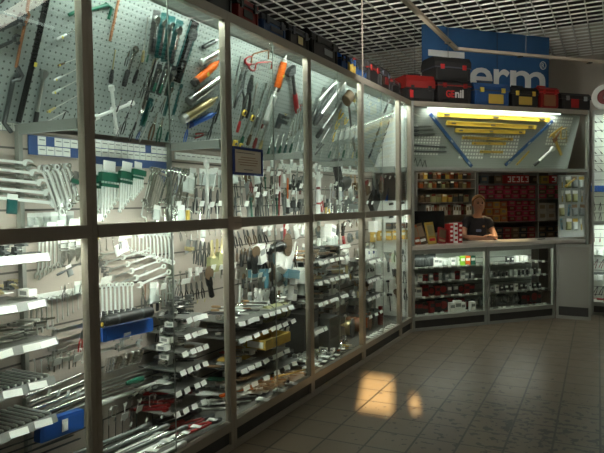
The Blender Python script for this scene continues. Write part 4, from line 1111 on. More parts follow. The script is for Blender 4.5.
for i in range(7):
    a, b = lerp((266, 157), (300, 150), i/6), lerp((272, 133), (306, 128), i/6)
    peg('screwdriver', (M_chrome, [M_green, M_teal, M_green, M_teal, M_green, M_clearpl, M_clearpl][i]), a, b, f'{"green" if i < 5 else "clear"} handled screwdriver, {ordn(i)} from left in the low row, third bay', fat=1.1)
peg('vise', (M_gunmetal, M_brass), (276, 128), (281, 112), 'small round-jawed clamp in the middle of the third pegboard')
for i in range(5):
    a, b = lerp((286, 142), (302, 128), i/4), lerp((292, 118), (304, 98), i/4)
    peg('combination_wrench', (M_chrome,), a, b, f'short chrome wrench, {ordn(i)} from left beside the third post')
# --- fourth bay
G4 = [((312, 118), (324, 87)), ((313, 122), (331, 86)), ((312, 124), (342, 82)), ((315, 137), (339, 102)), ((316, 148), (331, 124)), ((314, 155), (323, 144))]
for i, (a, b) in enumerate(G4):
    peg('torque_wrench', ([M_steel, M_gunmetal, M_satin, M_steel, M_steel, M_gunmetal][i], [M_steel, M_gunmetal, M_black, M_black, M_black, M_black][i]), a, b,
        f'long dark torque wrench, {ordn(i)} from top slanting across the fourth pegboard', fat=1.35)
peg('torque_wrench', (M_whitesteel, M_whitesteel), (318, 100), (336, 80), 'pale bright torque wrench between the dark slanting ones', fat=1.2)
peg('mallet', (M_brown, M_steel), (352, 150), (343.5, 91), 'long handled mallet with brown head, fourth bay', fat=.65)
for i, (a, b) in enumerate([((356, 112), (351, 94)), ((360, 110), (356, 92)), ((361, 122), (357, 106))]):
    peg('screwdriver', (M_steel, [M_mustard, M_brass, M_mustard][i]), b, a, f'mustard handled screwdriver, {ordn(i)} of three right of the mallet')
for i, (a, b) in enumerate([((334, 128), (342, 111)), ((331, 138), (338, 122)), ((328, 150), (336, 134)), ((341, 132), (347, 118))]):
    peg('garden_shears', (M_satin, M_yellow), b, a, f'yellow handled shears, {ordn(i)} from top in the fourth bay' if i < 3 else 'yellow handled shears beside the mallet shaft', fat=1.2)
for i in range(7):
    a, b = lerp((328, 158), (356, 158), i/6), lerp((332, 146), (359, 142), i/6)
    peg(['pliers', 'cutter', 'screwdriver'][i % 3], [(M_satin, M_green), (M_satin, M_clearpl), (M_chrome, M_brass)][i % 3], a, b, f'small tool in the bottom row, {ordn(i)} from left, fourth pegboard')
for i in range(5):
    a, b = lerp((335, 141), (357, 137), i/4), lerp((338, 130), (358, 124), i/4)
    peg('poly_bag', (M_clearpl, M_tag, M_satin), a, b, f'clear packet, {ordn(i)} from left in the middle of the fourth pegboard')
# --- fifth bay: steep double row of dark small tools
for i in range(12):
    t = i/11; a = lerp((368, 158), (389, 96), t); b = (a[0]+4.5, a[1]-8.5)
    peg(['pliers', 'ratchet'][i % 2], [(M_gunmetal, M_black), (M_steel, M_gunmetal)][i % 2], a, b, f'dark small tool, {ordn(i)} from bottom of the left steep row, fifth bay', fat=1.4)
for i in range(8):
    t = i/7; a = lerp((377, 160), (389, 118), t); b = (a[0]+4, a[1]-8)
    peg(['ratchet', 'pliers'][i % 2], [(M_steel, M_black), (M_gunmetal, M_gunmetal)][i % 2], a, b, f'dark small tool, {ordn(i)} from bottom of the right steep row, fifth bay', fat=1.3)
for i in range(4):
    a = lerp((391, 150), (399, 112), i/3); b = (a[0]+2.5, a[1]-12)
    peg('file', (M_satin, M_mustard), a, b, f'yellow handled file, {ordn(i)} from bottom at the right of the fifth pegboard', fat=1.5)
peg('rod', (M_steel,), (367, 98), (375, 82), 'thin steel rod at the top left of the fifth pegboard', fat=1.5)
for i in range(3):
    a = lerp((404, 140), (408, 128), i/2); peg('caliper', (M_steel, M_steel), a, (a[0]+2, a[1]-12), f'steel caliper, {ordn(i)} from left in the narrow end bay', fat=1.2)

# ================================================================== price band below the pegboards (s from BACK uv)
def price_band(px0, px1, htop, rows, label, band, tags_per, blue_cells=(), hb=0.0):
    s0 = BACK.uv((px0, 150))[0]; s1 = BACK.uv((px1, 150))[0]; w_ = s1-s0; hh = 0.048
    H = rows*hh+hb
    root = link('price_board', MB().box((w_/2, -H/2, 0.004), (w_, H, 0.006)).mesh('price_board', band, smooth=0), None, BACK.M(BACK.at(s0, htop, 0.002)))
    tag(root, label, 'price board')
    n = tags_per
    key = ('pt', n, round(w_, 2)); tw = w_/n*0.92
    me = MB().box((0, 0, 0), (tw, hh*0.90, 0.003)).mesh('price_tag', M_tag, smooth=0); me2 = MB().box((0, 0, 0), (tw*.7, hh*0.10, 0.001)).mesh('print_line', M_greybox, smooth=0)
    for r in range(rows):
        for i in range(n):
            if (i, r) in blue_cells: continue
            t = part('price_tag', me, root, Matrix.Translation((w_*(i+.5)/n, -hh*(r+.5), 0.0085)) @ Matrix.Rotation(random.uniform(-.02, .02), 4, 'Z'))
            part('print_line', me2, t, Matrix.Translation((0, 0.004, 0.002)))
    return root
price_band(27.5, 84, 1.852, 2, 'navy price board with two rows of tags left of the first post', M_band, 7, {(0, 0), (0, 1), (2, 0), (5, 1)})
price_band(93, 166, 1.868, 2, 'price board with a wide blue band under the second pegboard', M_band, 12, {(8, 0)}, hb=0.045)
price_band(-30, 21, 1.905, 1, 'single row of price tags under the leftmost pegboard', M_greybox, 5)
price_band(174, 222, 1.845, 1, 'row of pale price tags under the third pegboard, left half', M_whitesteel, 10)
price_band(277, 303, 1.845, 1, 'row of pale price tags right of the framed notice', M_whitesteel, 9)
price_band(314, 360, 1.86, 1, 'row of pale price tags under the fourth pegboard', M_whitesteel, 12)
# ================================================================== hooks and goods on the back boards, above and below the middle rail
def bk(kindname, mats, a, b, label, off=0.03, **kw): return put(kindname, mats, BACK, a, b, label, off, **kw)
def bfan(kindname, mats, n, a0, b0, a1, b1, desc, where, off=0.03, **kw): fan(kindname, mats, BACK, n, a0, b0, a1, b1, desc, where, off, **kw)
PS = M_whitesteel
# --- upper strip of the leftmost and second bays
bfan('open_end_wrench', (PS,), 9, (33, 164), (-38, 156), (62, 204), (-22, 196), 'pale open-ended wrench', 'in the horizontal stack, leftmost bay', fat=.62, alt=[(PS,), (M_chrome,)])
bfan('ring_wrench', (M_whitesteel,), 12, (58, 219), (39, 165), (78, 201), (68, 163), 'bright ring wrench', 'in the steep fan left of the first post', fat=.85, alt=[(M_whitesteel,), (M_chrome,)])
bk('poly_bag', (M_teal, M_whitesteel, M_steel), (11.5, 214), (12.5, 194), 'teal packet hanging below the horizontal wrench stack')
bfan('poly_bag', (M_clearpl, M_whitesteel, M_steel), 6, (31, 228), (31, 213), (70, 226), (70, 211), 'clear hanging packet', 'just above the rail, leftmost bay', off=.06)
bk('hex_key_set', (M_gunmetal, M_green), (73, 190), (76, 171), 'green hex key holder just left of the first post')
for i, (a, b) in enumerate([((97, 222), (96, 164)), ((107, 223), (109, 161)), ((124, 214), (127, 162)), ((136, 202), (138, 162))]):
    bk('wrench_set', (M_whitesteel, M_green, M_white), a, b, f'wrench set on a dark green holder, {ordn(i)} from left, second bay', fat=1.0, group='wrench sets on green holders')
for q, (x, xx) in enumerate((((143, 205), (152, 222)), ((164, 205), (177, 224)))):
    bfan('combination_wrench', (M_chrome,), 7, x, (x[0]+9, 167), xx, (xx[0]+15, 170), 'chrome combination wrench', ['in the left slanting rack, second bay', 'in the right slanting rack, second bay'][q], fat=1.2)
bk('extension_bar', (M_white,), (205, 222), (204, 160), 'tall white vertical bar near the second post, upper half', off=.08, fat=1.6)
bfan('poly_bag', (M_clearpl, M_white, M_gunmetal), 4, (193, 184), (193, 168), (221, 188), (221, 170), 'clear packet with white header', 'high near the second post, second bay', off=.05)
bfan('pliers', (M_steel, M_gunmetal), 5, (194, 214), (196, 188), (224, 214), (224, 190), 'dark pliers', 'hanging low beside the second post', off=.05)
bfan('g_clamp', (M_satin, M_steel), 4, (176, 219), (178, 196), (198, 219), (200, 198), 'small steel clamp', 'just above the rail, second bay', off=.11)
bk('spray_can', (M_yellow, M_white), (186, 221), (186, 208), 'small yellow can above the rail in the second bay', off=.12)
bfan('poly_bag', (M_mustard, M_black, M_steel), 2, (97, 240), (97, 232), (97.5, 222), (97.5, 214), 'small amber packet', 'beside the first post, second bay', off=.005, cap=.01)
# --- third bay, upper strip
D3 = [('pliers', (M_steel, M_black)), ('power_drill', (M_black, M_steel)), ('cutter', (M_steel, M_gunmetal)), ('pliers', (M_gunmetal, M_darkred)), ('g_clamp', (M_gunmetal, M_satin)), ('pipe_wrench', (M_green, M_steel)),
      ('angle_grinder', (M_greybox, M_steel)), ('adjustable_wrench', (M_steel, M_gunmetal))]
def mixed(n, a0, b0, a1, b1, where, kinds, desc, off=0.04, seed=0, fat=1.0, jit=1.5, tags=.5):
    rng = random.Random(seed)
    rng2 = random.Random(seed+500)
    for i in range(n):
        t = i/(n-1); k, ms = kinds[rng.randrange(len(kinds))]; j = [rng.uniform(-jit, jit) for _ in range(4)]
        a, b = lerp(a0, a1, t), lerp(b0, b1, t)
        o = bk(k, ms, (a[0]+j[0], a[1]+j[1]*1.5), (b[0]+j[2], b[1]+j[3]), f'{desc}, {ordn(i)} from the left {where}', off+.012*(i % 2), fat=fat, group=f'{desc} row {where}')
        if rng2.random() < tags: hook_tag(o, BACK, BACK.hit((b[0]+j[2], b[1]+j[3]-1)), 1, 0, .17)
mixed(9, (236, 196), (235, 177), (276, 192), (274, 174), 'under the framed notice, third bay', D3, 'dark hand tool', .05, 1)
mixed(10, (236, 219), (235, 196), (282, 217), (281, 192), 'on the rail row, third bay', D3, 'dark small tool', .09, 2)
mixed(6, (292, 196), (292, 176), (304, 196), (304, 178), 'high beside the third post, third bay', D3[:6], 'grey hand tool', .04, 3)
mixed(6, (291, 217), (291, 198), (305, 216), (305, 198), 'low beside the third post, third bay', D3[:6], 'grey small tool', .08, 4)
bk('rod', (M_orange,), (286, 214), (287, 178), 'long orange rod hanging between the dark tools, third bay', off=.14, fat=1.7)
bk('rod', (M_darkred,), (278, 217), (279, 174), 'dark red rod left of the orange one, third bay', off=.14, fat=1.3)
for i, (x, y) in enumerate(((279, 192), (288, 208), (284, 183))):
    bk('poly_bag', (M_white, M_white, M_steel), (x, y), (x, y-9), f'white card hanging by the orange rod, {ordn(i)} of three', off=.16, cap=.17)
bfan('poly_bag', (M_clearpl, M_tag, M_steel), 5, (262, 168), (262, 158), (301, 168), (301, 158), 'pale packet', 'between pegboard and tools, third bay', off=.03)
# --- fourth bay, upper strip
bfan('spray_can', (M_white, M_red), 3, (316, 188), (316, 172), (316, 217), (316, 202), 'white can with red cap', 'stacked by the third post', off=.10, alt=[(M_white, M_white), (M_white, M_darkred), (M_white, M_red)])
bk('poly_bag', (M_red, M_white, M_steel), (320.5, 212), (320.5, 196), 'red packet beside the white cans, fourth bay', off=.09)
bk('power_drill', (M_black, M_steel), (327, 190), (344, 180), 'black power drill hanging high in the fourth bay', off=.06, fat=1.2)
bk('angle_grinder', (M_black, M_gunmetal), (338, 216), (335, 188), 'upright black angle grinder in the fourth bay', off=.06)
mixed(6, (324, 216), (324, 198), (343, 216), (343, 200), 'on the rail row, fourth bay', [('screwdriver', (M_steel, M_yellow)), ('pliers', (M_steel, M_black)), ('hand_brush', (M_black, M_yellow)), ('poly_bag', (M_greybox, M_tag, M_steel))], 'black or yellow small tool', .10, 5)
for i in range(4): bk('hand_brush', (M_brown, M_wood), (346+4*i, 175), (346.5+4*i, 190), f'brown bristle brush, {ordn(i)} from left in the fourth bay', off=.06, fat=1.1)
bk('rod', (M_white,), (343, 190), (342.5, 176), 'short white stick left of the brown brushes', off=.10, fat=5)
bk('vise', (M_greybox, M_steel), (347, 216), (346, 196), 'dark grey vise low in the fourth bay', off=.06, fat=1.3)
bk('poly_bag', (M_darkred, M_gunmetal, M_steel), (356, 205), (356, 191), 'dark red pouch beside the fourth post', off=.06)
bfan('poly_bag', (M_clearpl, M_white, M_steel), 3, (352, 217), (352, 203), (360, 216), (360, 203), 'pale packet', 'low beside the fourth post', off=.10)
bfan('poly_bag', (M_clearpl, M_whitesteel, M_steel), 6, (316, 172), (316, 163), (358, 172), (358, 163), 'pale small packet', 'under the price row, fourth bay', off=.02)
# --- fifth bay and end bay, upper strip
bk('hand_brush', (M_blackgloss, M_blackgloss), (379, 181), (369, 208), 'big black brush shaped tool in the fifth bay', off=.06, fat=1.1)
bk('pliers', (M_steel, M_blue), (385, 206), (388, 188), 'blue handled pliers beside the black brush, fifth bay', off=.12)
mixed(4, (368, 196), (368, 180), (381, 192), (381, 178), 'high in the fifth bay', [('poly_bag', (M_brown, M_darkred, M_steel)), ('pliers', (M_gunmetal, M_black))], 'dark red or black packet', .04, 6)
# ================================================================== below the rail: leftmost bay
bfan('open_end_wrench', (M_satin,), 6, (37, 280), (39, 236), (58, 267), (58, 236), 'hanging open-ended wrench', 'below the rail, leftmost bay', fat=1.0)
bfan('wrench_set', (M_chrome, M_satin, M_white), 3, (64, 268), (64, 238), (79, 262), (79, 236), 'small wrench set', 'below the rail by the first post', off=.04)
bk('poly_bag', (M_greybox, M_white, M_steel), (71, 276), (68, 265), 'white labelled grey packet right of the hanging wrenches', off=.06)
bk('file', (M_steel, M_gunmetal), (56, 275), (82, 262), 'dark flat bar behind the white labelled packet', off=.02)
bfan('extension_bar', (M_satin,), 11, (31, 338), (30, 303), (83, 306), (82, 288), 'hanging steel bar', 'on the long hook rail, leftmost bay', off=.05, fat=1.4)
rail = lambda a, b, lab, m=M_whitesteel, off=.02, th=.02: put_rail(a, b, lab, m, off, th)
def put_rail(a, b, lab, m, off, th):
    pa, pb = BACK.hit(a), BACK.hit(b); s0, s1, h = pa.y, pb.y, (pa.z+pb.z)/2
    o = link('hook_rail', MB().box(((s1-s0)/2, 0, th/2), (s1-s0, .035, th)).mesh('hook_rail', m, smooth=0), None, BACK.M(BACK.at(s0, h, off))); tag(o, lab, 'rail')
    n = max(3, int((s1-s0)/.06))
    key = ('hook',)
    if key not in CACHE: CACHE[key] = MB().tube([(0, 0, 0), (0, -.002, .05), (0, .01, .06)], .0025, 6).mesh('hook', M_satin)
    for i in range(n): part('hook', CACHE[key], o, Matrix.Translation(((s1-s0)*(i+.5)/n, 0, th)))
put_rail((30, 301), (84, 287), 'pale hook rail carrying steel bars in the leftmost bay', M_whitesteel, .015, .02)
bfan('adjustable_wrench', (M_satin, M_steel), 4, (82, 325), (45, 334), (82, 353), (45, 366), 'wrench lying level', 'under the steel bars, leftmost bay', off=.05)
bk('pliers', (M_steel, M_red), (79, 352), (82, 330), 'red handled pliers low beside the first post', off=.09)
bfan('rod', (M_satin,), 7, (28, 404), (92, 377), (30, 428), (92, 400), 'long steel rod', 'in the lower stack left of the first post', off=.05, fat=.9, alt=[(M_whitesteel,), (M_steel,), (M_chrome,)])
bfan('extension_bar', (M_chrome,), 4, (24, 396), (80, 374), (34, 416), (92, 393), 'bright socket bar', 'in the lower stack left of the first post', off=.10)
bfan('poly_bag', (M_clearpl, M_white, M_steel), 5, (48, 396), (50, 389), (88, 398), (87, 391), 'small white tagged packet', 'on the rod stack, leftmost bay', off=.16, cap=.19)
bfan('rod', (M_gunmetal,), 4, (-8, 452), (60, 428), (-2, 470), (80, 438), 'long dark rod', 'at the very bottom left', off=.12, fat=.7)
S_ = []
for (a, b, lab, t) in [((-30, 266), (49, 250), 'topmost shelf tray of the leftmost bay, under the middle rail', 4), ((-30, 314), (46, 299), 'second shelf tray from top, leftmost bay', 3),
                       ((-30, 360), (57, 337), 'third shelf tray from top with a pale strip, leftmost bay', 4), ((-30, 405), (54, 375), 'fourth shelf tray from top, leftmost bay', 3), ((-30, 448), (56, 414), 'lowest shelf tray in the leftmost bay', 3)]:
    S_.append(shelf_obj(0, .20, a, b, lab, t, tagw=.09))
wh0 = ['on the topmost tray, leftmost bay', 'on the second tray, leftmost bay', 'on the third tray, leftmost bay', 'on the fourth tray, leftmost bay', 'on the lowest tray, leftmost bay']
shelf_goods(*S_[0], .24, .34, [('vise', (M_gunmetal, M_satin), 'small dark vise', .07, 'lie', 90), ('g_clamp', (M_gunmetal, M_steel), 'dark clamp', .09, 'lie', 60)], 7, wh0[0], 11)
shelf_goods(*S_[1], .24, .34, [('vise', (M_brass, M_gunmetal), 'small brassy vise', .07, 'lie', 90), ('socket', (M_gunmetal,), 'dark socket', .06, 'stand', 0), ('vise', (M_gunmetal, M_brass), 'dark cast fitting', .07, 'lie', 90)], 7, wh0[1], 12)
shelf_goods(*S_[2], .24, .42, [('adjustable_wrench', (M_satin, M_steel), 'steel wrench', .20, 'lie', 20), ('pliers', (M_chrome, M_satin), 'steel pliers', .16, 'lie', 30)], 8, wh0[2], 13)
for q in (3, 4):
    h, s0, s1 = S_[q]
    for i in range(12):
        lie('extension_bar', (M_whitesteel,), h+.001, -.455, s0+(s1-s0)*(i+.5)/12, 90, .24, f'steel bar laid crosswise, {ordn(i)} from left {wh0[q]}', f'bars {wh0[q]}')
bk('tool_case', (M_blue, M_chrome, M_blue), (34, 432), (78, 417), 'open blue case below the trays, left of the first post', off=.10, fat=1.1)
bk('poly_bag', (M_white, M_white, M_steel), (65, 431), (65, 419), 'white price card on the lower blue case', off=.175, cap=.18)

# ================================================================== below the rail: second bay
bfan('ring_wrench', (M_whitesteel,), 12, (131, 252), (131, 233), (172, 265), (170, 232), 'pale hanging wrench', 'in the top row, second bay', fat=1.2)
bfan('combination_wrench', (M_satin,), 5, (98, 256), (130, 248), (112, 286), (148, 272), 'slanting steel wrench', 'in the left cascade, second bay', fat=.75, off=.04)
bfan('combination_wrench', (M_whitesteel,), 5, (120, 258), (150, 249), (136, 286), (170, 271), 'slanting pale wrench', 'in the right cascade, second bay', fat=.75, off=.04)
bfan('vise', (M_steel, M_chrome), 5, (98, 262), (98, 255), (106, 284), (107, 276), 'small dark jaw tool', 'at the left of the wrench cascade', off=.03)
bk('poly_bag', (M_white, M_white, M_steel), (115, 252), (128, 245), 'white card on top of the wrench cascade, second bay', off=.14)
bfan('combination_wrench', (M_whitesteel,), 9, (98, 318), (97, 283), (132, 313), (131, 282), 'pale vertical wrench', 'in the second row, second bay', fat=1.2)
bfan('screwdriver', (M_copper, M_black), 3, (144, 312), (144, 284), (156, 311), (156, 283), 'brown stick with black handle', 'right of the pale wrench row', fat=1.1)
bfan('ring_wrench', (M_satin,), 5, (161, 318), (161, 280), (174, 314), (174, 279), 'long ring wrench', 'in the second row by the seam', fat=1.2)
bfan('vise', (M_gunmetal, M_satin), 7, (97, 318), (97, 311), (133, 314), (133, 307), 'dark cast tool head', 'under the pale vertical wrenches', off=.10)
bk('canvas_roll', (M_black, M_gunmetal), (100, 321), (147, 311), 'black rolled bar bag behind the long blue case', off=.02, fat=.36)
bk('tool_case', (M_blue, M_chrome, M_blue), (98, 335), (149, 324), 'long open blue case on hooks in the second bay', off=.14, fat=.55)
bk('tape_measure', (M_black, M_yellow), (100, 328), (100, 321), 'round black reel with yellow disc beside the first post', off=.16, cap=.18)
for i, (x, y) in enumerate(((160, 325), (168, 324), (177, 322))):
    bk('pressure_gauge', ([M_steel, M_black, M_chrome][i], [M_tag, M_greybox, M_white][i]), (x, y), (x, y-14), f'round dial gauge, {ordn(i)} of three right of the blue case', off=.07, fat=1.3)
bfan('pliers', (M_gunmetal, M_black), 3, (156, 342), (158, 326), (174, 338), (172, 324), 'black hooked tool', 'under the dial gauges', off=.06, fat=1.3)
bfan('poly_bag', (M_white, M_white, M_steel), 4, (161, 338), (161, 328), (178, 334), (178, 322), 'white hanging card', 'under the dial gauges', off=.12)
bfan('adjustable_wrench', (M_satin, M_steel), 2, (98, 352), (120, 346), (118, 350), (142, 342), 'steel wrench lying level', 'under the blue case', off=.05)
bfan('poly_bag', (M_white, M_white, M_steel), 2, (122, 347), (122, 338), (138, 347), (139, 339), 'white tag card', 'under the blue case', off=.11)
bfan('socket', (M_chrome,), 11, (104, 372), (107, 358), (134, 362), (137, 349), 'chrome hose fitting', 'under the blue case, second bay', off=.05, fat=.7)
bfan('extension_bar', (M_satin,), 5, (97, 384), (150, 366), (97, 398), (160, 377), 'steel bar', 'above the big slanting pipe, second bay', off=.05, fat=.6)
bk('screwdriver', (M_chrome, M_green), (141, 378), (98, 391), 'large green handled screwdriver lying left, second bay', off=.14)
bk('extension_bar', (M_whitesteel,), (98, 403), (193, 368), 'big pale pipe slanting across the second bay', off=.12, fat=.7)
bfan('wire_brush', (M_satin, M_steel), 7, (128, 398), (136, 392), (170, 384), (177, 378), 'small steel fitting', 'under the big pale pipe', off=.10, fat=1.6)
bfan('poly_bag', (M_tag, M_white, M_steel), 4, (110, 411), (112, 406), (154, 399), (156, 394), 'tag card', 'under the big pale pipe', off=.15)
bfan('extension_bar', (M_gunmetal,), 9, (101, 452), (101, 420), (160, 446), (160, 400), 'upright dark bar', 'standing low in the second bay', off=.06, fat=.6, jit=2)
bfan('extension_bar', (M_whitesteel,), 6, (98, 446), (150, 424), (128, 455), (196, 426), 'long bright bar', 'along the bottom of the second bay', off=.14, fat=.6, cap=.30, alt=[(M_whitesteel,), (M_chrome,), (M_steel,)])
bfan('extension_bar', (M_satin,), 5, (150, 428), (196, 410), (168, 448), (226, 418), 'shorter steel bar', 'at the bottom right of the second bay', off=.14, fat=.8, cap=.30)
bfan('poly_bag', (M_tag, M_white, M_steel), 7, (130, 427), (132, 422), (223, 401), (226, 396), 'white tag card', 'on the bottom rods, second bay', off=.24, cap=.25)
# right part of the second bay: pouches, clamps, pliers
bfan('g_clamp', (M_gunmetal, M_steel), 3, (184, 232), (188, 226), (214, 228), (220, 224), 'dark clamp', 'just under the rail, second bay', off=.04)
bfan('hex_key_set', (M_steel, M_brass), 2, (186, 257), (188, 239), (193, 256), (194, 240), 'brassy key set', 'under the rail, second bay', off=.05)
bk('poly_bag', (M_white, M_white, M_steel), (203, 246), (202, 236), 'white card between key sets and olive gloves', off=.10)
bfan('pliers', (M_steel, M_gunmetal), 4, (194, 264), (196, 240), (208, 268), (208, 242), 'grey pliers', 'beside the olive gloves', off=.05)
bfan('hand_brush', (M_olive, M_brass), 3, (210, 240), (211, 272), (221, 238), (218, 266), 'olive glove shaped pouch', 'near the second post', off=.06, fat=1.2)
bk('angle_grinder', (M_blackgloss, M_gunmetal), (209, 297), (204, 270), 'black upright grease pump right of the black pliers row', off=.10)
bfan('pliers', (M_steel, M_black), 5, (181, 302), (180, 284), (203, 298), (201, 281), 'black handled pliers', 'in the row near the seam, second bay', off=.06, fat=1.1)
bfan('poly_bag', (M_white, M_white, M_steel), 2, (190, 277), (190, 268), (197, 276), (197, 267), 'white card', 'over the black pliers row', off=.07)
bfan('screwdriver', (M_satin, M_brass), 4, (182, 306), (185, 298), (204, 302), (206, 293), 'brassy small tool', 'under the black pliers row', off=.13)
bk('pliers', (M_gunmetal, M_black), (222, 275), (224, 258), 'dark pliers close to the second post, below the gloves', off=.05)
SB = []
for q, (a, b) in enumerate([((186, 319), (231, 306)), ((184, 335), (231, 321)), ((181, 352), (231, 336)), ((178, 371), (231, 352)), ((174, 392), (231, 369)), ((170, 413), (231, 388))]):
    SB.append(shelf_obj(1, .17, a, b, f'small parts shelf, {ordn(q)} from top in the right half of the second bay', 4, strip=False, tagw=.05))
mixk = [[('pliers', (M_gunmetal, M_black), 'black pliers', .13, 'lie', 80), ('tape_measure', (M_gunmetal, M_brass), 'dark small reel', .05, 'lie', 80), ('vise', (M_steel, M_satin), 'small steel vise', .08, 'lie', 85)],
        [('hex_key_set', (M_gunmetal, M_gunmetal), 'dark key set', .10, 'lie', 80), ('tape_measure', (M_black, M_steel), 'black reel', .06, 'lie', 80), ('cutter', (M_steel, M_black), 'black cutter', .13, 'lie', 75)],
        [('socket', (M_gunmetal,), 'dark socket', .05, 'lie', 80), ('g_clamp', (M_gunmetal, M_satin), 'dark clamp', .10, 'lie', 75), ('pliers', (M_steel, M_gunmetal), 'grey pliers', .13, 'lie', 80)],
        [('angle_grinder', (M_black, M_steel), 'black grinder', .16, 'lie', 70), ('cutter', (M_steel, M_gunmetal), 'grey cutter', .16, 'lie', 70), ('poly_bag', (M_clearpl, M_white, M_steel), 'clear packet', .11, 'lie', 80)],
        [('adjustable_wrench', (M_steel, M_gunmetal), 'dark steel wrench', .20, 'lie', 60), ('pipe_wrench', (M_gunmetal, M_steel), 'black pipe wrench', .22, 'lie', 60), ('cutter', (M_gunmetal, M_black), 'black long cutter', .22, 'lie', 60)],
        [('cutter', (M_gunmetal, M_red), 'red handled cutter', .24, 'lie', 50), ('pipe_wrench', (M_darkred, M_steel), 'red pipe wrench', .24, 'lie', 50), ('adjustable_wrench', (M_gunmetal, M_steel), 'gunmetal wrench', .24, 'lie', 50)]]
for q in range(6):
    shelf_goods(*SB[q], .20, .40, mixk[q], [8, 8, 8, 7, 7, 7][q], f'on the {ordn(q)} right shelf, second bay', 20+q, 1)
# small cardboard display left of those shelves
bfan('socket', (M_chrome,), 8, (162, 356), (163, 346), (180, 349), (181, 340), 'chrome nozzle', 'on the white card by the seam, second bay', off=.10, fat=.8)
bfan('carton', (M_white, M_whitesteel), 2, (165, 364), (165, 355), (175, 361), (175, 352), 'white label block', 'below the chrome nozzles', off=.10, fat=1.6)

# --- further rows of goods on hooks
ST = [('pliers', (M_chrome, M_steel)), ('screwdriver', (M_chrome, M_satin)), ('combination_wrench', (M_chrome,)), ('ring_wrench', (M_whitesteel,)), ('poly_bag', (M_clearpl, M_white, M_steel)), ('adjustable_wrench', (M_chrome, M_steel)), ('cutter', (M_satin, M_steel)), ('g_clamp', (M_satin, M_chrome))]
mixed(8, (34, 376), (34, 360), (82, 364), (82, 347), 'in the row under the level wrenches, leftmost bay', ST, 'bright small tool', .04, 101)
mixed(5, (100, 252), (99, 238), (126, 248), (126, 234), 'under the rail beside the first post, second bay', ST, 'bright small tool', .03, 102)
mixed(10, (100, 428), (101, 412), (168, 404), (169, 388), 'in the lower middle row, second bay', ST, 'bright small tool', .10, 103)
mixed(9, (180, 240), (180, 228), (226, 236), (226, 224), 'in the top right row, second bay', ST, 'bright small tool', .08, 104)
mixed(8, (180, 284), (181, 270), (226, 276), (226, 262), 'over the black pliers, second bay', ST, 'bright small tool', .07, 105)
mixed(10, (146, 222), (147, 206), (226, 221), (226, 204), 'along the rail, upper second bay', ST, 'bright small tool', .10, 106)
mixed(9, (176, 192), (178, 174), (226, 192), (226, 172), 'high on the right, upper second bay', ST, 'bright small tool', .03, 107)
mixed(12, (236, 207), (236, 190), (303, 205), (303, 186), 'in the middle row, upper third bay', ST+DK[:2] if 'DK' in globals() else ST, 'bright small tool', .12, 108)
mixed(11, (236, 184), (236, 170), (303, 184), (303, 168), 'in the top row, upper third bay', ST, 'bright small tool', .08, 109)
mixed(10, (315, 202), (315, 186), (360, 202), (360, 186), 'in the middle row, upper fourth bay', ST, 'bright small tool', .08, 110)
mixed(8, (322, 216), (322, 204), (358, 216), (358, 203), 'in the low row, upper fourth bay', ST, 'bright small tool', .13, 111)
mixed(10, (96, 345), (96, 336), (176, 334), (176, 322), 'beside the blue case, second bay', ST, 'bright small tool', .03, 112)
mixed(7, (142, 308), (143, 286), (178, 300), (178, 276), 'behind the brown sticks, second bay', ST, 'bright small tool', .02, 113, 1.0, 3)
mixed(7, (60, 300), (60, 286), (84, 292), (84, 278), 'over the hook rail, leftmost bay', ST, 'bright small tool', .02, 114)
mixed(8, (28, 236), (28, 226), (80, 232), (80, 218), 'on the rail line, leftmost bay', ST, 'bright small tool', .10, 115)

# --- bars and cutters lying on the floor of the second bay
h = .1735; y0 = BAY[1]+.06
for i in range(9):
    lie('extension_bar', [(M_whitesteel,), (M_chrome,), (M_steel,)][i % 3], h, -.07-.035*i, y0+.05+.03*((i*5) % 4), 4+2*(i % 3), .55, f'long bar on the second bay floor, {ordn(i)} counted from the glass', 'long bars on the second bay floor')
for i in range(4):
    lie('cutter', (M_gunmetal, [M_red, M_darkred, M_black, M_red][i]), h, -.10-.075*i, y0+.64+.03*(i % 2), 14, .30, f'{["bright red", "dark red", "black", "second bright red"][i]} handled bolt cutter on the second bay floor', 'bolt cutters on the second bay floor')
for i in range(7):
    lie('poly_bag', (M_tag, M_white, M_steel), h, -.075-.02*(i % 2), y0+.08+.13*i, 75, .06, f'white tag card at the front of the second bay floor, {ordn(i)} from left', 'tag cards on the second bay floor')
# ================================================================== below the rail: third, fourth, fifth and end bays
DK = [('pliers', (M_steel, M_black)), ('cutter', (M_gunmetal, M_black)), ('pliers', (M_gunmetal, M_brown)), ('g_clamp', (M_gunmetal, M_satin)), ('angle_grinder', (M_black, M_steel)), ('hex_key_set', (M_gunmetal, M_black))]
PK = [('poly_bag', (M_clearpl, M_white, M_steel)), ('poly_bag', (M_white, M_tag, M_steel)), ('carton', (M_white, M_greybox)), ('jar', (M_clearpl, M_white)), ('poly_bag', (M_greybox, M_white, M_gunmetal))]
MX = DK[:4]+PK
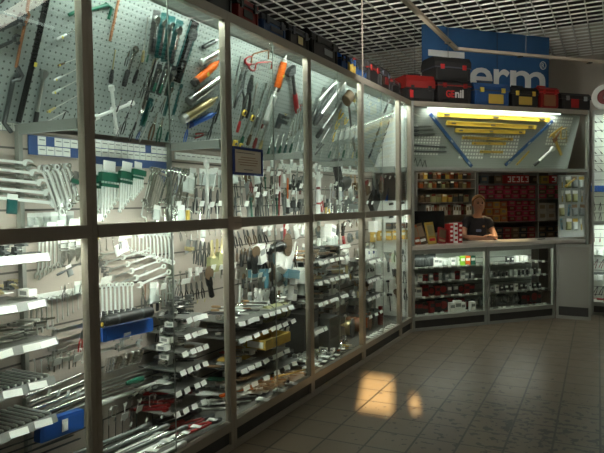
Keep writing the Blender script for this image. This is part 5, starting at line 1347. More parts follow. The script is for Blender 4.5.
# third bay
mixed(7, (236, 246), (233, 230), (266, 244), (262, 228), 'just under the rail, third bay', [DK[0], DK[2], ('angle_grinder', (M_black, M_gunmetal))], 'black slanting tool', .05, 31, 1.2)
mixed(6, (268, 238), (268, 228), (303, 236), (303, 226), 'just under the rail, right part, third bay', PK, 'pale small packet', .05, 32)
bk('rod', (M_red,), (283.5, 250), (283.5, 222), 'thin red rod just under the rail, third bay', off=.08, fat=3)
bk('angle_grinder', (M_blackgloss, M_gunmetal), (262, 250), (281, 244), 'black machine lying on its hook in the third bay', off=.10, fat=1.3)
bk('poly_bag', (M_cyan, M_white, M_steel), (272, 257), (288, 252), 'white and blue packet under the black lying machine', off=.10)
bfan('poly_bag', (M_white, M_white, M_steel), 6, (277, 257), (277, 246), (283, 276), (291, 246), 'bright white card', 'in the middle of the third bay', off=.16, jit=3)
mixed(6, (240, 268), (239, 250), (270, 280), (268, 250), 'in the second row below the rail, third bay', DK, 'black hanging tool', .05, 33, 1.3)
mixed(6, (290, 276), (290, 258), (304, 274), (304, 256), 'in the second row, right part, third bay', MX, 'grey hanging packet', .05, 34)
for i, (a, b, f) in enumerate([((248, 274), (266, 272), .34), ((265, 288), (265, 273), .45), ((284, 286), (286, 270), .36), ((283, 273), (304, 276), .30)]):
    bk('carton', (M_cyan, M_cyan), a, b, ['lying pale blue carton at the left', 'upright pale blue carton, left one', 'upright pale blue carton, right one', 'long pale blue carton lying at the right'][i]+' of the third bay middle', off=.10, fat=f)
bk('poly_bag', (M_white, M_white, M_steel), (302, 283), (302, 276), 'white card on the long pale blue carton', off=.19, cap=.2)
bk('screwdriver', (M_blackgloss, M_blackgloss), (270, 304), (269, 262), 'tall black pump standing before the pale blue cartons', off=.16, fat=1.6)
bfan('rod', (M_whitesteel,), 2, (238, 345), (239, 285), (241, 320), (242, 284), 'slim white rod', 'next to the second post, lower third bay', off=.06, fat=1.2)
mixed(8, (242, 290), (242, 276), (262, 304), (262, 292), 'left of the black pump, third bay', DK, 'dark fitting', .05, 35)
bfan('spray_can', (M_whitesteel, M_white), 4, (254, 302), (254, 288), (266, 302), (266, 290), 'small pale can', 'left of the black pump', off=.12)
mixed(9, (276, 300), (276, 288), (304, 300), (304, 286), 'right of the black pump, third bay', MX, 'pale or dark packet', .05, 36)
S2 = []
for q, (D, a, b, t, st) in enumerate([(.14, (236, 326), (304, 299), 8, False), (.14, (236, 343), (304, 313), 8, False), (.12, (238, 372), (290, 347), 7, False), (.10, (237, 392), (306, 354), 6, False)]):
    S2.append(shelf_obj(2, D, a, b, f'goods shelf, {ordn(q)} from top in the lower third bay', t, strip=st, tagw=.075))
W2 = [f'on the {ordn(q)} lower shelf, third bay' for q in range(4)]
h, s0, s1 = S2[0]; h1 = S2[1][0]
lie('canvas_roll', (M_olive, M_black), h1+.001, -.26, s0+.56, 6, .27, 'olive canvas roll with dark ends on the lower third bay shelf')
shelf_goods(h, s0, s0+.5, .18, .38, [('file', (M_whitesteel, M_wood), 'pale file', .22, 'lie', 70), ('cutter', (M_steel, M_black), 'black cutter', .2, 'lie', 70), ('file', (M_satin, M_copper), 'copper handled file', .2, 'lie', 70)], 8, W2[0], 41)
shelf_goods(h, s0+.75, s1, .18, .38, [('poly_bag', (M_clearpl, M_white, M_steel), 'clear packet', .12, 'lie', 70), ('vise', (M_brown, M_gunmetal), 'brown small vise', .10, 'lie', 60)], 4, W2[0]+' right part', 42)
shelf_goods(h1, s0, s1, .18, .40, [('cutter', (M_gunmetal, M_black), 'long black cutter', .26, 'lie', 55), ('adjustable_wrench', (M_steel, M_gunmetal), 'dark wrench', .24, 'lie', 55), ('socket', (M_chrome,), 'chrome socket', .05, 'lie', 70)], 12, W2[1], 43)
h, s0, s1 = S2[2]
shelf_goods(h, s0, s1, .16, .36, [('pliers', (M_steel, M_red), 'red handled pliers', .18, 'lie', 75), ('file', (M_satin, M_mustard), 'mustard handled file', .2, 'lie', 75), ('poly_bag', (M_mustard, M_white, M_steel), 'mustard packet', .13, 'lie', 80), ('putty_knife', (M_satin, M_wood), 'wooden handled scraper', .2, 'lie', 75)], 11, W2[2], 44)
lie('parts_tray', (M_mustard, M_white), h+.001, -.17, s0+.30, 2, .34, 'long mustard tray at the edge of the third lower shelf')
shelf_goods(*S2[3], .14, .36, [('cutter', (M_gunmetal, M_green), 'green handled cutter', .22, 'lie', 60), ('pliers', (M_satin, M_black), 'black handled pliers', .2, 'lie', 60), ('hex_key_set', (M_steel, M_black), 'steel key set', .16, 'lie', 70), ('combination_wrench', (M_chrome,), 'chrome wrench', .2, 'lie', 65)], 12, W2[3], 45)
dk = lambda k: (0.173, BAY[k]+.06, BAY[k+1]-.06)
h, s0, s1 = dk(2)
shelf_goods(h, s0+.03, s0+.36, .10, .34, [('file', (M_white, M_white), 'white plastic strip', .30, 'lie', 55)], 7, 'at the left of the third bay floor', 46)
shelf_goods(h, s0+.33, s1, .09, .38, [('hammer', (M_gunmetal, M_wood), 'wooden handled hammer', .26, 'lie', 60), ('pipe_wrench', (M_orange, M_steel), 'orange pipe wrench', .24, 'lie', 30), ('cutter', (M_steel, M_black), 'black cutter', .24, 'lie', 60), ('putty_knife', (M_satin, M_mustard), 'mustard handled scraper', .22, 'lie', 50), ('pliers', (M_satin, M_green), 'green handled pliers', .2, 'lie', 60)], 14, 'on the third bay floor', 47, 2)
lie('pipe_wrench', (M_orange, M_steel), h+.001, -.20, s0+.08, 15, .32, 'orange pipe wrench across the white strips, third bay floor')
lie('file', (M_mustard, M_mustard), h+.001, -.10, s1-.36, 20, .30, 'long mustard handle near the third post on the floor')
for q, (y, x) in enumerate(((.30, .06), (.52, .055), (.70, .06), (.45, .16))):
    o = lie('poly_bag', (M_tag, M_white, M_steel), h+.02, -x, s0+y, 80, .09, f'white tag card on the third bay floor, {ordn(q)} of four')
# fourth bay
mixed(6, (316, 240), (316, 226), (340, 238), (340, 224), 'just under the rail, fourth bay', [('pressure_gauge', (M_brass, M_white)), ('angle_grinder', (M_black, M_steel)), ('carton', (M_white, M_greybox)), ('pliers', (M_steel, M_black))], 'machine part', .06, 51, 1.3)
mixed(6, (344, 228), (344, 221), (360, 226), (360, 219), 'under the rail by the fourth post', DK, 'black short tool', .05, 52)
bfan('spray_can', (M_white, M_white), 4, (317, 252), (317, 238), (332, 242), (332, 230), 'white can', 'upper left, lower fourth bay', off=.08)
bfan('hose_coil', (M_greybox, M_brass), 2, (349, 244), (348, 232), (357, 240), (356, 230), 'grey coiled hose', 'right of the red bag', off=.05)
bk('poly_bag', (M_red, M_mustard, M_steel), (338, 247), (337, 237), 'red and yellow bag in the middle of the fourth bay', off=.10)
bk('poly_bag', (M_red, M_red, M_steel), (344, 245), (343, 236), 'small plain red bag beside the red and yellow one', off=.10)
S3 = []
for q, (D, a, b, t, st) in enumerate([(.14, (340, 247), (361, 241), 5, True), (.14, (316, 262), (361, 253), 6, False), (.14, (316, 283), (361, 270), 6, False), (.14, (316, 305), (361, 288), 6, False), (.12, (313, 333), (337, 321), 5, True)]):
    S3.append(shelf_obj(3, D, a, b, f'goods shelf, {ordn(q)} from top in the lower fourth bay', t, strip=st, tagw=.08))
W3 = [f'on the {ordn(q)} lower shelf, fourth bay' for q in range(5)]
shelf_goods(*S3[0], .20, .36, [('hose_coil', (M_clearpl, M_steel), 'clear hose coil', .12, 'lie', 60), ('jar', (M_clearpl, M_white), 'pale jar', .09, 'stand', 0)], 4, W3[0], 53)
shelf_goods(*S3[1], .18, .38, [('jar', (M_black, M_gunmetal), 'black jar', .08, 'stand', 0), ('hand_brush', (M_brown, M_wood), 'brown brush', .2, 'lie', 70), ('carton', (M_white, M_greybox), 'white carton', .10, 'stand', 0), ('angle_grinder', (M_black, M_gunmetal), 'black machine', .2, 'lie', 60)], 9, W3[1], 54)
shelf_goods(*S3[2], .18, .38, [('hand_brush', (M_brown, M_brown), 'dark brown brush', .2, 'lie', 60), ('wire_brush', (M_brass, M_wood), 'brass wire brush', .22, 'lie', 60), ('trowel', (M_satin, M_wood), 'steel trowel', .22, 'lie', 50), ('poly_bag', (M_white, M_white, M_steel), 'white packet', .13, 'stand', 0)], 9, W3[2], 55)
shelf_goods(*S3[3], .18, .38, [('angle_grinder', (M_black, M_steel), 'black grinder', .22, 'lie', 50), ('hose_coil', (M_greybox, M_brass), 'grey hose coil', .16, 'lie', 60), ('carton', (M_white, M_gunmetal), 'white box', .12, 'stand', 0), ('trowel', (M_satin, M_wood), 'wide trowel', .26, 'lie', 70), ('file', (M_satin, M_mustard), 'mustard handled file', .24, 'lie', 60)], 9, W3[3], 56)
shelf_goods(*S3[4], .18, .38, [('parts_tray', (M_white, M_tag), 'white parts tray', .16, 'lie', 90), ('angle_grinder', (M_gunmetal, M_black), 'dark machine', .2, 'lie', 60)], 4, W3[4], 57)
mixed(4, (346, 282), (344, 266), (358, 290), (356, 276), 'lower middle, right part, fourth bay', [('trowel', (M_satin, M_mustard)), ('putty_knife', (M_satin, M_wood)), ('wire_brush', (M_brass, M_wood))], 'large hanging trowel', .12, 58, 1.0)
h, s0, s1 = dk(3)
stand('vise', (M_gunmetal, M_steel), h+.001, -.30, s0+.76, 0, .34, 'tall dark vise stand on the fourth bay floor near the fourth post')
stand('carton', (M_gunmetal, M_black), h+.001, -.24, s0+.55, 0, .34, 'dark grey carton standing low in the fourth bay')
stand('carton', (M_black, M_greybox), h+.001, -.36, s0+.28, 0, .42, 'tall black carton at the back of the fourth bay floor')
stand('poly_bag', (M_whitesteel, M_greybox, M_steel), h+.001, -.24, s0+.70, 0, .40, 'pale upright packet beside the tall vise stand')
shelf_goods(h, s0, s1-.1, .06, .24, [('pliers', (M_satin, M_mustard), 'mustard handled pliers', .13, 'lie', 60), ('combination_wrench', (M_chrome,), 'chrome wrench', .14, 'lie', 70), ('vise', (M_satin, M_steel), 'small steel vise', .09, 'lie', 80), ('cutter', (M_steel, M_orange), 'orange handled cutter', .14, 'lie', 60), ('poly_bag', (M_clearpl, M_tag, M_steel), 'clear packet', .10, 'lie', 80), ('socket', (M_brass,), 'brass fitting', .05, 'lie', 80)], 14, 'in the heap on the fourth bay floor', 59, 3)
# fifth bay
bfan('carton', (M_mustard, M_white), 4, (371, 242), (371, 232), (390, 238), (390, 228), 'mustard and white box', 'in a row under the rail, fifth bay', off=.10, fat=.9)
for i, (a, b) in enumerate([((370, 232), (370, 221)), ((377, 231), (377, 219))]):
    bk('carton', (M_white, M_whitesteel), a, b, f'white box right under the rail, {["left", "right"][i]} one in the fifth bay', off=.06, fat=1.3)
END = Plane((0, 6.676, 0), (1, 0, 0), (0, 0, 1))
def en(kindname, mats, a, b, label, off=0.012, **kw): return put(kindname, mats, END, a, b, label, off, **kw)
for i, (a, b) in enumerate([((390, 229), (390, 222.5)), ((397, 228.5), (397, 222.5)), ((405, 228), (405, 222.5))]):
    en('carton', (M_gunmetal, M_brown), a, b, f'dark brown box on the white end board, {ordn(i)} from left', fat=1.5)
for i, (a, b) in enumerate([((390, 240), (390, 231)), ((397, 239.5), (397, 230.5)), ((405, 239), (405, 230))]):
    en('carton', (M_mustard, M_clearpl), a, b, f'pale yellow box on the white end board, {ordn(i)} from left', fat=1.0)
for i, (x, y) in enumerate(((391, 203), (391, 216), (402, 202), (402, 214))):
    en('vise', (M_black, M_gunmetal), (x-2, y+1.5), (x+3, y+.5), f'small black clip on the white end board, {ordn(i)} of four', fat=1.0)
S4 = []
for q, (D, a, b, t, st) in enumerate([(.16, (367, 262), (384, 257), 4, True), (.16, (367, 282), (384, 274), 4, True), (.16, (367, 300), (384, 291), 4, True), (.16, (367, 318), (384, 308), 3, False)]):
    S4.append(shelf_obj(4, D, a, b, f'short shelf, {ordn(q)} from top in the lower fifth bay', t, strip=st, tagw=.09))
W4 = [f'on the {ordn(q)} short shelf, fifth bay' for q in range(4)]
shelf_goods(*S4[0], .2, .36, [('jar', (M_clearpl, M_white), 'white topped jar', .09, 'stand', 0), ('carton', (M_white, M_navy), 'white blue carton', .10, 'stand', 0)], 5, W4[0], 61)
shelf_goods(*S4[1], .2, .36, [('putty_knife', (M_satin, M_black), 'black handled scraper', .18, 'stand', 0), ('carton', (M_whitesteel, M_black), 'white black carton', .12, 'stand', 0)], 5, W4[1], 62)
shelf_goods(*S4[2], .2, .36, [('hand_brush', (M_brown, M_wood), 'brown brush', .16, 'stand', 0), ('jar', (M_brass, M_black), 'brass jar', .08, 'stand', 0)], 5, W4[2], 63)
h, s0, s1 = S4[3]
for i in range(4): lie('rope_spool', (M_black, M_steel), h+.001, -.40, s0+(s1-s0)*(i+.5)/4, 90, .105, f'black reel, {ordn(i)} from left on the fourth short shelf', 'black reels')
for i, (x, y, l_) in enumerate(((389, 272, 20), (389, 292, 12), (396, 262, 12), (404, 262, 13), (397, 284, 15), (405, 283, 12), (391, 311, 18), (399, 303, 13), (406, 300, 12))):
    en(['putty_knife', 'mallet', 'pliers', 'pliers', 'hand_brush', 'cutter', 'mallet', 'angle_grinder', 'pliers'][i], [(M_greybox, M_gunmetal), (M_gunmetal, M_steel), (M_steel, M_black), (M_gunmetal, M_black), (M_gunmetal, M_brown), (M_steel, M_gunmetal), (M_gunmetal, M_black), (M_black, M_gunmetal), (M_gunmetal, M_black)][i],
       (x, y), (x-1, y-l_), f'{["grey scraper", "steel mallet", "steel pliers", "black pliers", "dark brush", "grey cutter", "black mallet", "black grinder", "small dark pliers"][i]} hanging on the white end board', fat=1.3)
h, s0, s1 = dk(4)
for i, (c, f_, D) in enumerate(((M_brass, M_steel, .30), (M_copper, M_white, .28), (M_orange, M_copper, .27), (M_brown, M_gunmetal, .30))):
    lie('rope_spool', (c, f_), h+.001, -D-.10, s0+.14+.20*i, 78, .19, f'rope spool on the fifth bay floor, {ordn(i)} from left', 'rope spools')
stand('spray_can', (M_copper, M_orange), h+.001, -.10, s0+.08, 0, .16, 'small copper can by the fourth post on the fifth bay floor')
stand('spray_can', (M_darkred, M_red), h+.001, -.22, s1-.08, 0, .20, 'dark red can by the fifth post on the floor')
shelf_goods(h, s0+.2, s1, .05, .08, [('poly_bag', (M_tag, M_white, M_steel), 'white card', .07, 'lie', 80)], 5, 'along the front of the fifth bay floor', 65)
# further rows of goods on hooks
mixed(11, (236, 262), (236, 248), (304, 258), (304, 243), 'in the first extra row, lower third bay', MX+ST, 'small hung piece', .10, 201)
mixed(11, (238, 284), (238, 270), (304, 282), (304, 268), 'in the second extra row, lower third bay', PK+ST, 'small hung piece', .03, 202)
mixed(10, (242, 304), (242, 294), (304, 292), (304, 280), 'in the third extra row, lower third bay', MX+ST, 'small hung piece', .12, 203)
mixed(9, (240, 322), (240, 308), (300, 312), (300, 298), 'behind the canvas roll, third bay', ST, 'bright hung piece', .03, 204)
mixed(9, (242, 350), (242, 336), (300, 334), (300, 322), 'behind the mustard tray, third bay', ST, 'bright hung piece', .03, 205)
mixed(9, (315, 268), (315, 254), (360, 262), (360, 248), 'in the first extra row, lower fourth bay', MX+ST, 'small hung piece', .04, 206)
mixed(9, (315, 288), (315, 274), (360, 280), (360, 266), 'in the second extra row, lower fourth bay', MX+ST, 'small hung piece', .04, 207)
mixed(8, (320, 312), (320, 298), (359, 302), (360, 286), 'in the third extra row, lower fourth bay', MX+ST, 'small hung piece', .04, 208)
mixed(5, (367, 254), (367, 244), (386, 250), (386, 240), 'in the first extra row, lower fifth bay', PK, 'pale hung piece', .04, 209)
mixed(5, (367, 274), (367, 264), (386, 268), (386, 258), 'in the second extra row, lower fifth bay', PK, 'pale hung piece', .04, 210)
# the framed notice and the strip of tape on the front of the third bay
FR = wall_plane(-0.002)
(u0, v0), (u1, v1) = FR.uv((232.5, 174.5)), FR.uv((261.5, 150))
w_, hh = u1-u0, v1-v0
nt = empty('framed_notice', FR.M(FR.at(u0, v0, 0.001))); tag(nt, 'framed paper notice with a blue border taped to the third bay', 'notice')
fb = MB()
for c, s_ in (((w_/2, .008, .005), (w_, .016, .01)), ((w_/2, hh-.008, .005), (w_, .016, .01)), ((.008, hh/2, .005), (.016, hh-.034, .01)), ((w_-.008, hh/2, .005), (.016, hh-.034, .01))): fb.box(c, s_)
part('border', fb.mesh('border', M_navy, smooth=0), nt)
M_notice = mat('notice_paper', (0.88, 0.82, 0.68), 0.5)
pg = part('paper', MB().box((w_/2, hh/2, .002), (w_-.034, hh-.034, .003)).mesh('paper', M_notice, smooth=0), nt)
M_ink = mat('faded_ink', (0.22, 0.19, 0.14), 0.7); M_ink2 = mat('orange_ink', (0.42, 0.22, 0.10), 0.7)
for i, (yy, ww, m_) in enumerate(((.80, .62, M_ink), (.64, .5, M_ink2), (.55, .66, M_ink2), (.46, .66, M_ink2), (.37, .55, M_ink2), (.2, .3, M_ink))):
    part('text_line', MB().box((w_*(.5 if i else .42), hh*yy, .0042), (w_*ww, hh*.022, .001)).mesh('text_line', m_, smooth=0), pg)
T0 = wall_plane(-0.0065)
(u0, v0), (u1, v1) = T0.uv((228.5, 230.5)), T0.uv((241.5, 216))
tp = link('tape_strip', MB().box(((u1-u0)/2, (v1-v0)/2, 0), (u1-u0, v1-v0, .001), .0).mesh('tape_strip', mat('masking_tape', (0.50, 0.42, 0.33), 0.6), smooth=0), None, T0.M(T0.at(u0, v0, .0)))
tag(tp, 'square of pinkish tape stuck over the second post on the middle rail', 'tape')
# ================================================================== inside the canopy case above the counter
def cp(kindname, mats, a, b, label, off=0.010, **kw): return put(kindname, mats, CP, a, b, label, off, **kw)
YL = [((437.5, 114), (548, 119.5)), ((446, 122.5), (535, 127)), ((455, 130), (524, 132)), ((462, 137.5), (512, 139)), ((472, 143), (505, 143.5)), ((480, 151.5), (502, 152))]
for i, (a, b) in enumerate(YL):
    cp('spirit_level', (M_yellow if i < 3 else M_mustard, M_yellow, M_gunmetal), a, b, f'yellow spirit level, {ordn(i)} from top of the stepped stack', fat=[.60, .72, .85, .85, 1.2, 1.7][i])
for i, (a, b) in enumerate([((471, 166), (430, 114)), ((505, 165), (552, 121))]):
    cp('spirit_level', (M_lblue, M_navy, M_clearpl), a, b, ['blue spirit level leaning left of the yellow stack', 'blue spirit level leaning right of the yellow stack'][i], off=.02, fat=.75)
cp('spirit_level', (M_mustard, M_brass, M_black), (516, 165), (529, 151), 'short mustard level beside the right blue level', off=.02, fat=1.6)
cp('caliper', (M_mustard, M_copper), (561, 155), (552, 133), 'mustard headed laser level near the right end of the canopy', off=.02, fat=2.0)
cp('torque_wrench', (M_whitesteel, M_black), (533, 165), (553, 147), 'white shafted tool with black foot under the mustard laser level', off=.02, fat=1.9)
cp('g_clamp', (M_mustard, M_brass), (566, 142), (566, 127), 'pale yellow clamp at the right end of the canopy board', fat=1.2)
for i, y in enumerate((126, 129.5, 133.5)):
    cp('file', (M_steel, M_gunmetal), (412, y+1), (431+1.5*i, y), f'dark steel square, {ordn(i)} from top at the left of the canopy', fat=1.6)
for i in range(2): cp('rod', (M_gunmetal,), (414, 145+6*i), (446, 147+4.5*i), f'thin dark rod across the tags at the canopy left, {["upper", "lower"][i]} one', fat=1.6)
for i, (a, b) in enumerate([((410, 112), (419, 116)), ((409, 118), (414, 122))]): cp('file', (M_satin, M_mustard), a, b, ['upper', 'lower'][i]+' small yellow file in the top left corner of the canopy', fat=1.8)
def zigzag():
    pts = [(412, 166), (415, 158), (417, 166), (420, 159), (422, 166.5), (424.5, 160), (426, 167)]
    uv = [CP.uv(p) for p in pts]; o = CP.at(*uv[0], .006)
    b = MB(); b.tube([(p[0]-uv[0][0], p[1]-uv[0][1], .006) for p in uv], .006, 6)
    tag(link('folding_rule', b.mesh('folding_rule', M_gunmetal), None, CP.M(o)), 'dark zigzag folding rule at the lower left of the canopy', 'rule')
zigzag()
def tag_panel(px, cols, rows, w_, h_, label, lean=0.0):
    """a clear sheet of small white price tags: each tag a part"""
    a = CP.uv(px); root = empty('price_sheet', CP.M(CP.at(a[0], a[1], .003)))
    tag(root, label, 'price sheet')
    part('sheet', MB().box((w_/2, -h_/2, .001), (w_, h_, .002)).mesh('sheet', M_pegdark2, smooth=0), root)
    tw, th = w_/cols*.62, h_/rows*.6
    me = MB().box((0, 0, .003), (tw, th, .001)).mesh('price_tag', M_tag, smooth=0)
    for i in range(cols):
        for j in range(rows): part('price_tag', me, root, Matrix.Translation((w_*(i+.5)/cols, -h_*(j+.5)/rows, .001)))
M_pegdark2 = mat('sheet_grey', (0.40, 0.43, 0.40), 0.5)
tag_panel((412, 135), 10, 7, .40, .24, 'sheet of small white tags at the canopy left')
tag_panel((462, 134), 9, 7, .37, .31, 'sheet of small white tags under the yellow levels, left half')
tag_panel((494, 134), 9, 7, .40, .31, 'sheet of small white tags under the yellow levels, right half')
tag_panel((551, 116), 9, 9, .36, .38, 'sheet of small white tags at the canopy right end')

# ================================================================== goods inside the counter sections
def cn(kindname, mats, t, h, depth, yaw, size, label, mode='stand', group=None):
    """yaw 0 faces the customer"""
    p = bpoint(t, depth, h)
    base = Matrix((BU, Vector((0, 0, 1)), BN)).transposed().to_4x4() if mode == 'stand' else Matrix((BU, -BN, Vector((0, 0, 1)))).transposed().to_4x4()
    M = Matrix.Translation(p) @ base @ Matrix.Rotation(R(yaw), 4, 'Y' if mode == 'stand' else 'Z') @ Matrix.Diagonal((size, size, size, 1))
    return instance(kindname, mats, M, label, group)
def cn_row(t0, t1, n, h, depth, choices, size, where, seed, mode='stand'):
    rng = random.Random(seed); picks = [choices[rng.randrange(len(choices))] for _ in range(n)]
    tot = {}; cnt = {}
    for p in picks: tot[p[2]] = tot.get(p[2], 0)+1
    for i, (k, ms, desc) in enumerate(picks):
        c = cnt.get(desc, 0); cnt[desc] = c+1
        lab = f'{desc}, {ordn(c)} from left {where}' if tot[desc] > 1 else f'{desc} {where}'
        cn(k, ms, t0+(t1-t0)*(i+.5)/n, h+.001, depth, rng.uniform(-10, 10), size*rng.uniform(.85, 1.15), lab, mode, f'{desc} {where}')
SM = [('carton', (M_white, M_greybox), 'white small box'), ('poly_bag', (M_clearpl, M_white, M_steel), 'clear packet'), ('jar', (M_clearpl, M_greybox), 'grey lidded jar'), ('carton', (M_greybox, M_white), 'grey small box')]
DKB = [('carton', (M_darkred, M_black), 'dark red box'), ('carton', (M_gunmetal, M_tag), 'dark box with pale panel'), ('tape_measure', (M_black, M_darkred), 'black reel'), ('carton', (M_black, M_darkred), 'black box')]
cn_row(.06, .42, 9, .7215, .22, [('poly_bag', (M_gunmetal, M_gunmetal, M_steel), 'dark hanging packet'), ('pliers', (M_gunmetal, M_black), 'dark upright pliers')], .15, 'top shelf, left counter section', 71)
cn_row(.42, .80, 8, .7215, .22, SM[:2], .10, 'top shelf, left counter section', 72)
for i, m_ in enumerate((M_mustard, M_orange, M_green)):
    cn('carton', ([mat('lime_card', (.25, .55, .03), .5), M_orange, M_green][i], M_white), .80+.075*i, .7225, .20, 0, .11, ['lime green box', 'bright orange box', 'dark green box'][i]+' on the top shelf of the left counter section')
cn_row(.10, .98, 12, .5515, .20, SM+DKB[:1], .095, 'second shelf, left counter section', 73)
cn_row(.06, .98, 11, .3715, .20, DKB+SM[:1], .13, 'third shelf, left counter section', 74)
cn_row(.06, .98, 11, .171, .20, DKB, .14, 'floor of the left counter section', 75)
cn_row(.55, .98, 6, .171, .10, [('file', (M_satin, M_gunmetal), 'leaning steel file'), ('carton', (M_white, M_greybox), 'white small box')], .13, 'front floor, left counter section', 76)
cn_row(1.12, 2.0, 14, .5515, .18, [('spray_can', (M_gunmetal, M_white), 'white capped dark can'), ('jar', (M_clearpl, M_white), 'white lidded jar')], .075, 'second shelf, right counter section', 77)
cn_row(1.45, 1.80, 5, .7215, .20, [('carton', (M_gunmetal, M_white), 'dark box with white label'), ('carton', (M_white, M_white), 'white small box')], .07, 'top shelf, right counter section', 78)
cn_row(1.12, 2.0, 12, .3715, .18, [('carton', (M_gunmetal, M_tag), 'dark box with pale panel'), ('carton', (M_white, M_greybox), 'white small box')], .075, 'third shelf, right counter section', 79)
cn_row(1.10, 1.65, 9, .171, .22, [('poly_bag', (M_clearpl, M_tag, M_steel), 'clear packet'), ('hose_coil', (M_greybox, M_steel), 'grey coil'), ('cutter', (M_satin, M_greybox), 'grey handled tool')], .16, 'floor of the right counter section', 80)
cn_row(1.70, 2.02, 4, .171, .24, DKB[1:], .15, 'floor of the right counter section', 81)
for sec, (t0, t1) in enumerate(((.04, 1.0), (1.09, 2.05))):
    for h in (.171, .371, .551, .721):
        root = part('label_strip', bbox(MB(), t0, t1, h+(.001 if h < .2 else -.004), h+.006, .092, .098).mesh('label_strip', M_greyframe, smooth=0), CS[sec])
        n = 8
        for i in range(n):
            t = t0+(t1-t0)*(i+random.uniform(.25, .75))/n
            part('price_tag', bbox(MB(), t-.022, t+.022, h-.012, h+.018, .086, .0885).mesh('price_tag', M_tag, smooth=0), root)

# ================================================================== the shop booth behind the counter
SD = 1.55                                    # shelving depth line behind the counter front
SHP = bplane(SD)
M_shelf = noisy('dark_shelf_board', (0.14, 0.12, 0.10), (0.18, 0.15, 0.13), 5, 0.6)
t_of = lambda x, y, pl=SHP: pl.uv((x, y))[0]
h_of = lambda x, y, pl=SHP: pl.uv((x, y))[1]
ta_, tb_, tc_ = t_of(478, 200), t_of(538, 200), t_of(566, 200)
def shelfbox(mb, t0, t1, h0, h1, d0, d1): return bbox(mb, t0, t1, h0, h1, d0, d1)
rack = empty('wall_shelving', BM); tag(rack, 'dark shelving unit behind the assistant, filled with red boxes', 'shelving')
lv = [h_of(510, y) for y in (239, 221.5, 198.5, 183.5)]
for h in lv: part('shelf', shelfbox(MB(), ta_, tc_, h-.018, h, SD, SD+.33).mesh('shelf', M_shelf, smooth=0), rack)
for t in (ta_-.012, tb_, tc_): part('upright', shelfbox(MB(), t, t+.02, 0, 2.55, SD, SD+.33).mesh('upright', M_greyframe, smooth=0), rack)
part('back_panel', shelfbox(MB(), ta_, tc_, 0.0, 2.5, SD+.335, SD+.35).mesh('back_panel', M_shelf, smooth=0), rack)
part('side_panel', shelfbox(MB(), ta_-.03, ta_-.013, 0.0, 2.5, SD+.05, SD+.35).mesh('side_panel', M_shelf, smooth=0), rack)
bxm = {}
def drawer_box(m, w_, h_, d_):
    key = ('db', m.name, round(w_, 3), round(h_, 3))
    if key not in CACHE:
        b = MB(); b.box((0, h_/2, -d_/2), (w_, h_, d_)); c = MB(); c.box((0, h_*.55, .0015), (w_*.55, h_*.42, .003))
        CACHE[key] = (b.mesh('box', m, smooth=0), c.mesh('front_label', M_label, smooth=0))
    return CACHE[key]
M_label = mat('faded_label', (0.27, 0.19, 0.11), 0.6)
M_crimson = mat('crimson_card', (0.46, 0.025, 0.07), 0.5); M_rust = mat('rust_card', (0.36, 0.085, 0.02), 0.5); M_ochre = mat('ochre_card', (0.48, 0.22, 0.03), 0.5)
def boxgrid(t0, t1, h0, n, rows, hh, m, desc, where, d0=SD+.03, rng=None):
    w_ = (t1-t0)/n
    for r in range(rows):
        for i in range(n):
            me, lb = drawer_box(m[(i*7+r*3) % len(m)], w_*.94, hh*.94, .22)
            o = link('carton', me, None, BM @ Matrix.Translation((t0+w_*(i+.5), h0+r*hh+.001, -(d0+.004*((i+r) % 3)))))
            part('front_label', lb, o)
            rn = f'{ordn(rows-1-r)} row from top' if rows > 1 else 'single row'
            tag(o, f'{desc} {ordn(i)} from left, {rn}, {where}', 'box', f'{desc} stack {where}')
tA, tB = ta_+.03, tb_-.02; tC, tD = tb_+.03, tc_-.02
boxgrid(tA, tB, lv[2], 7, 3, (lv[3]-lv[2])/3.4, [M_crimson, M_darkred], 'crimson carton', 'second left shelf')
boxgrid(tA, tA+(tB-tA)*.5, lv[1], 4, 3, (lv[2]-lv[1])/3.4, [M_ochre, M_rust], 'orange carton', 'third left shelf')
boxgrid(tA+(tB-tA)*.52, tB, lv[1], 4, 4, (lv[2]-lv[1])/4.4, [M_darkred, M_crimson], 'dark red carton', 'third left shelf')
boxgrid(tA, tB, lv[0], 7, 2, (lv[1]-lv[0])/3.0, [M_darkred, M_brown, M_black], 'dark carton', 'lowest left shelf')
boxgrid(tC, tD, lv[2], 3, 3, (lv[3]-lv[2])/3.4, [M_crimson, M_brown], 'crimson carton', 'second right shelf')
boxgrid(tC+.0, tC+(tD-tC)*.7, lv[1], 2, 2, (lv[2]-lv[1])/2.5, [mat('cream_card', (.42, .36, .28), .6)], 'cream carton', 'third right shelf')
boxgrid(tC, tD, lv[0], 3, 2, (lv[1]-lv[0])/3.0, [M_black, M_brown], 'dark carton', 'lowest right shelf')
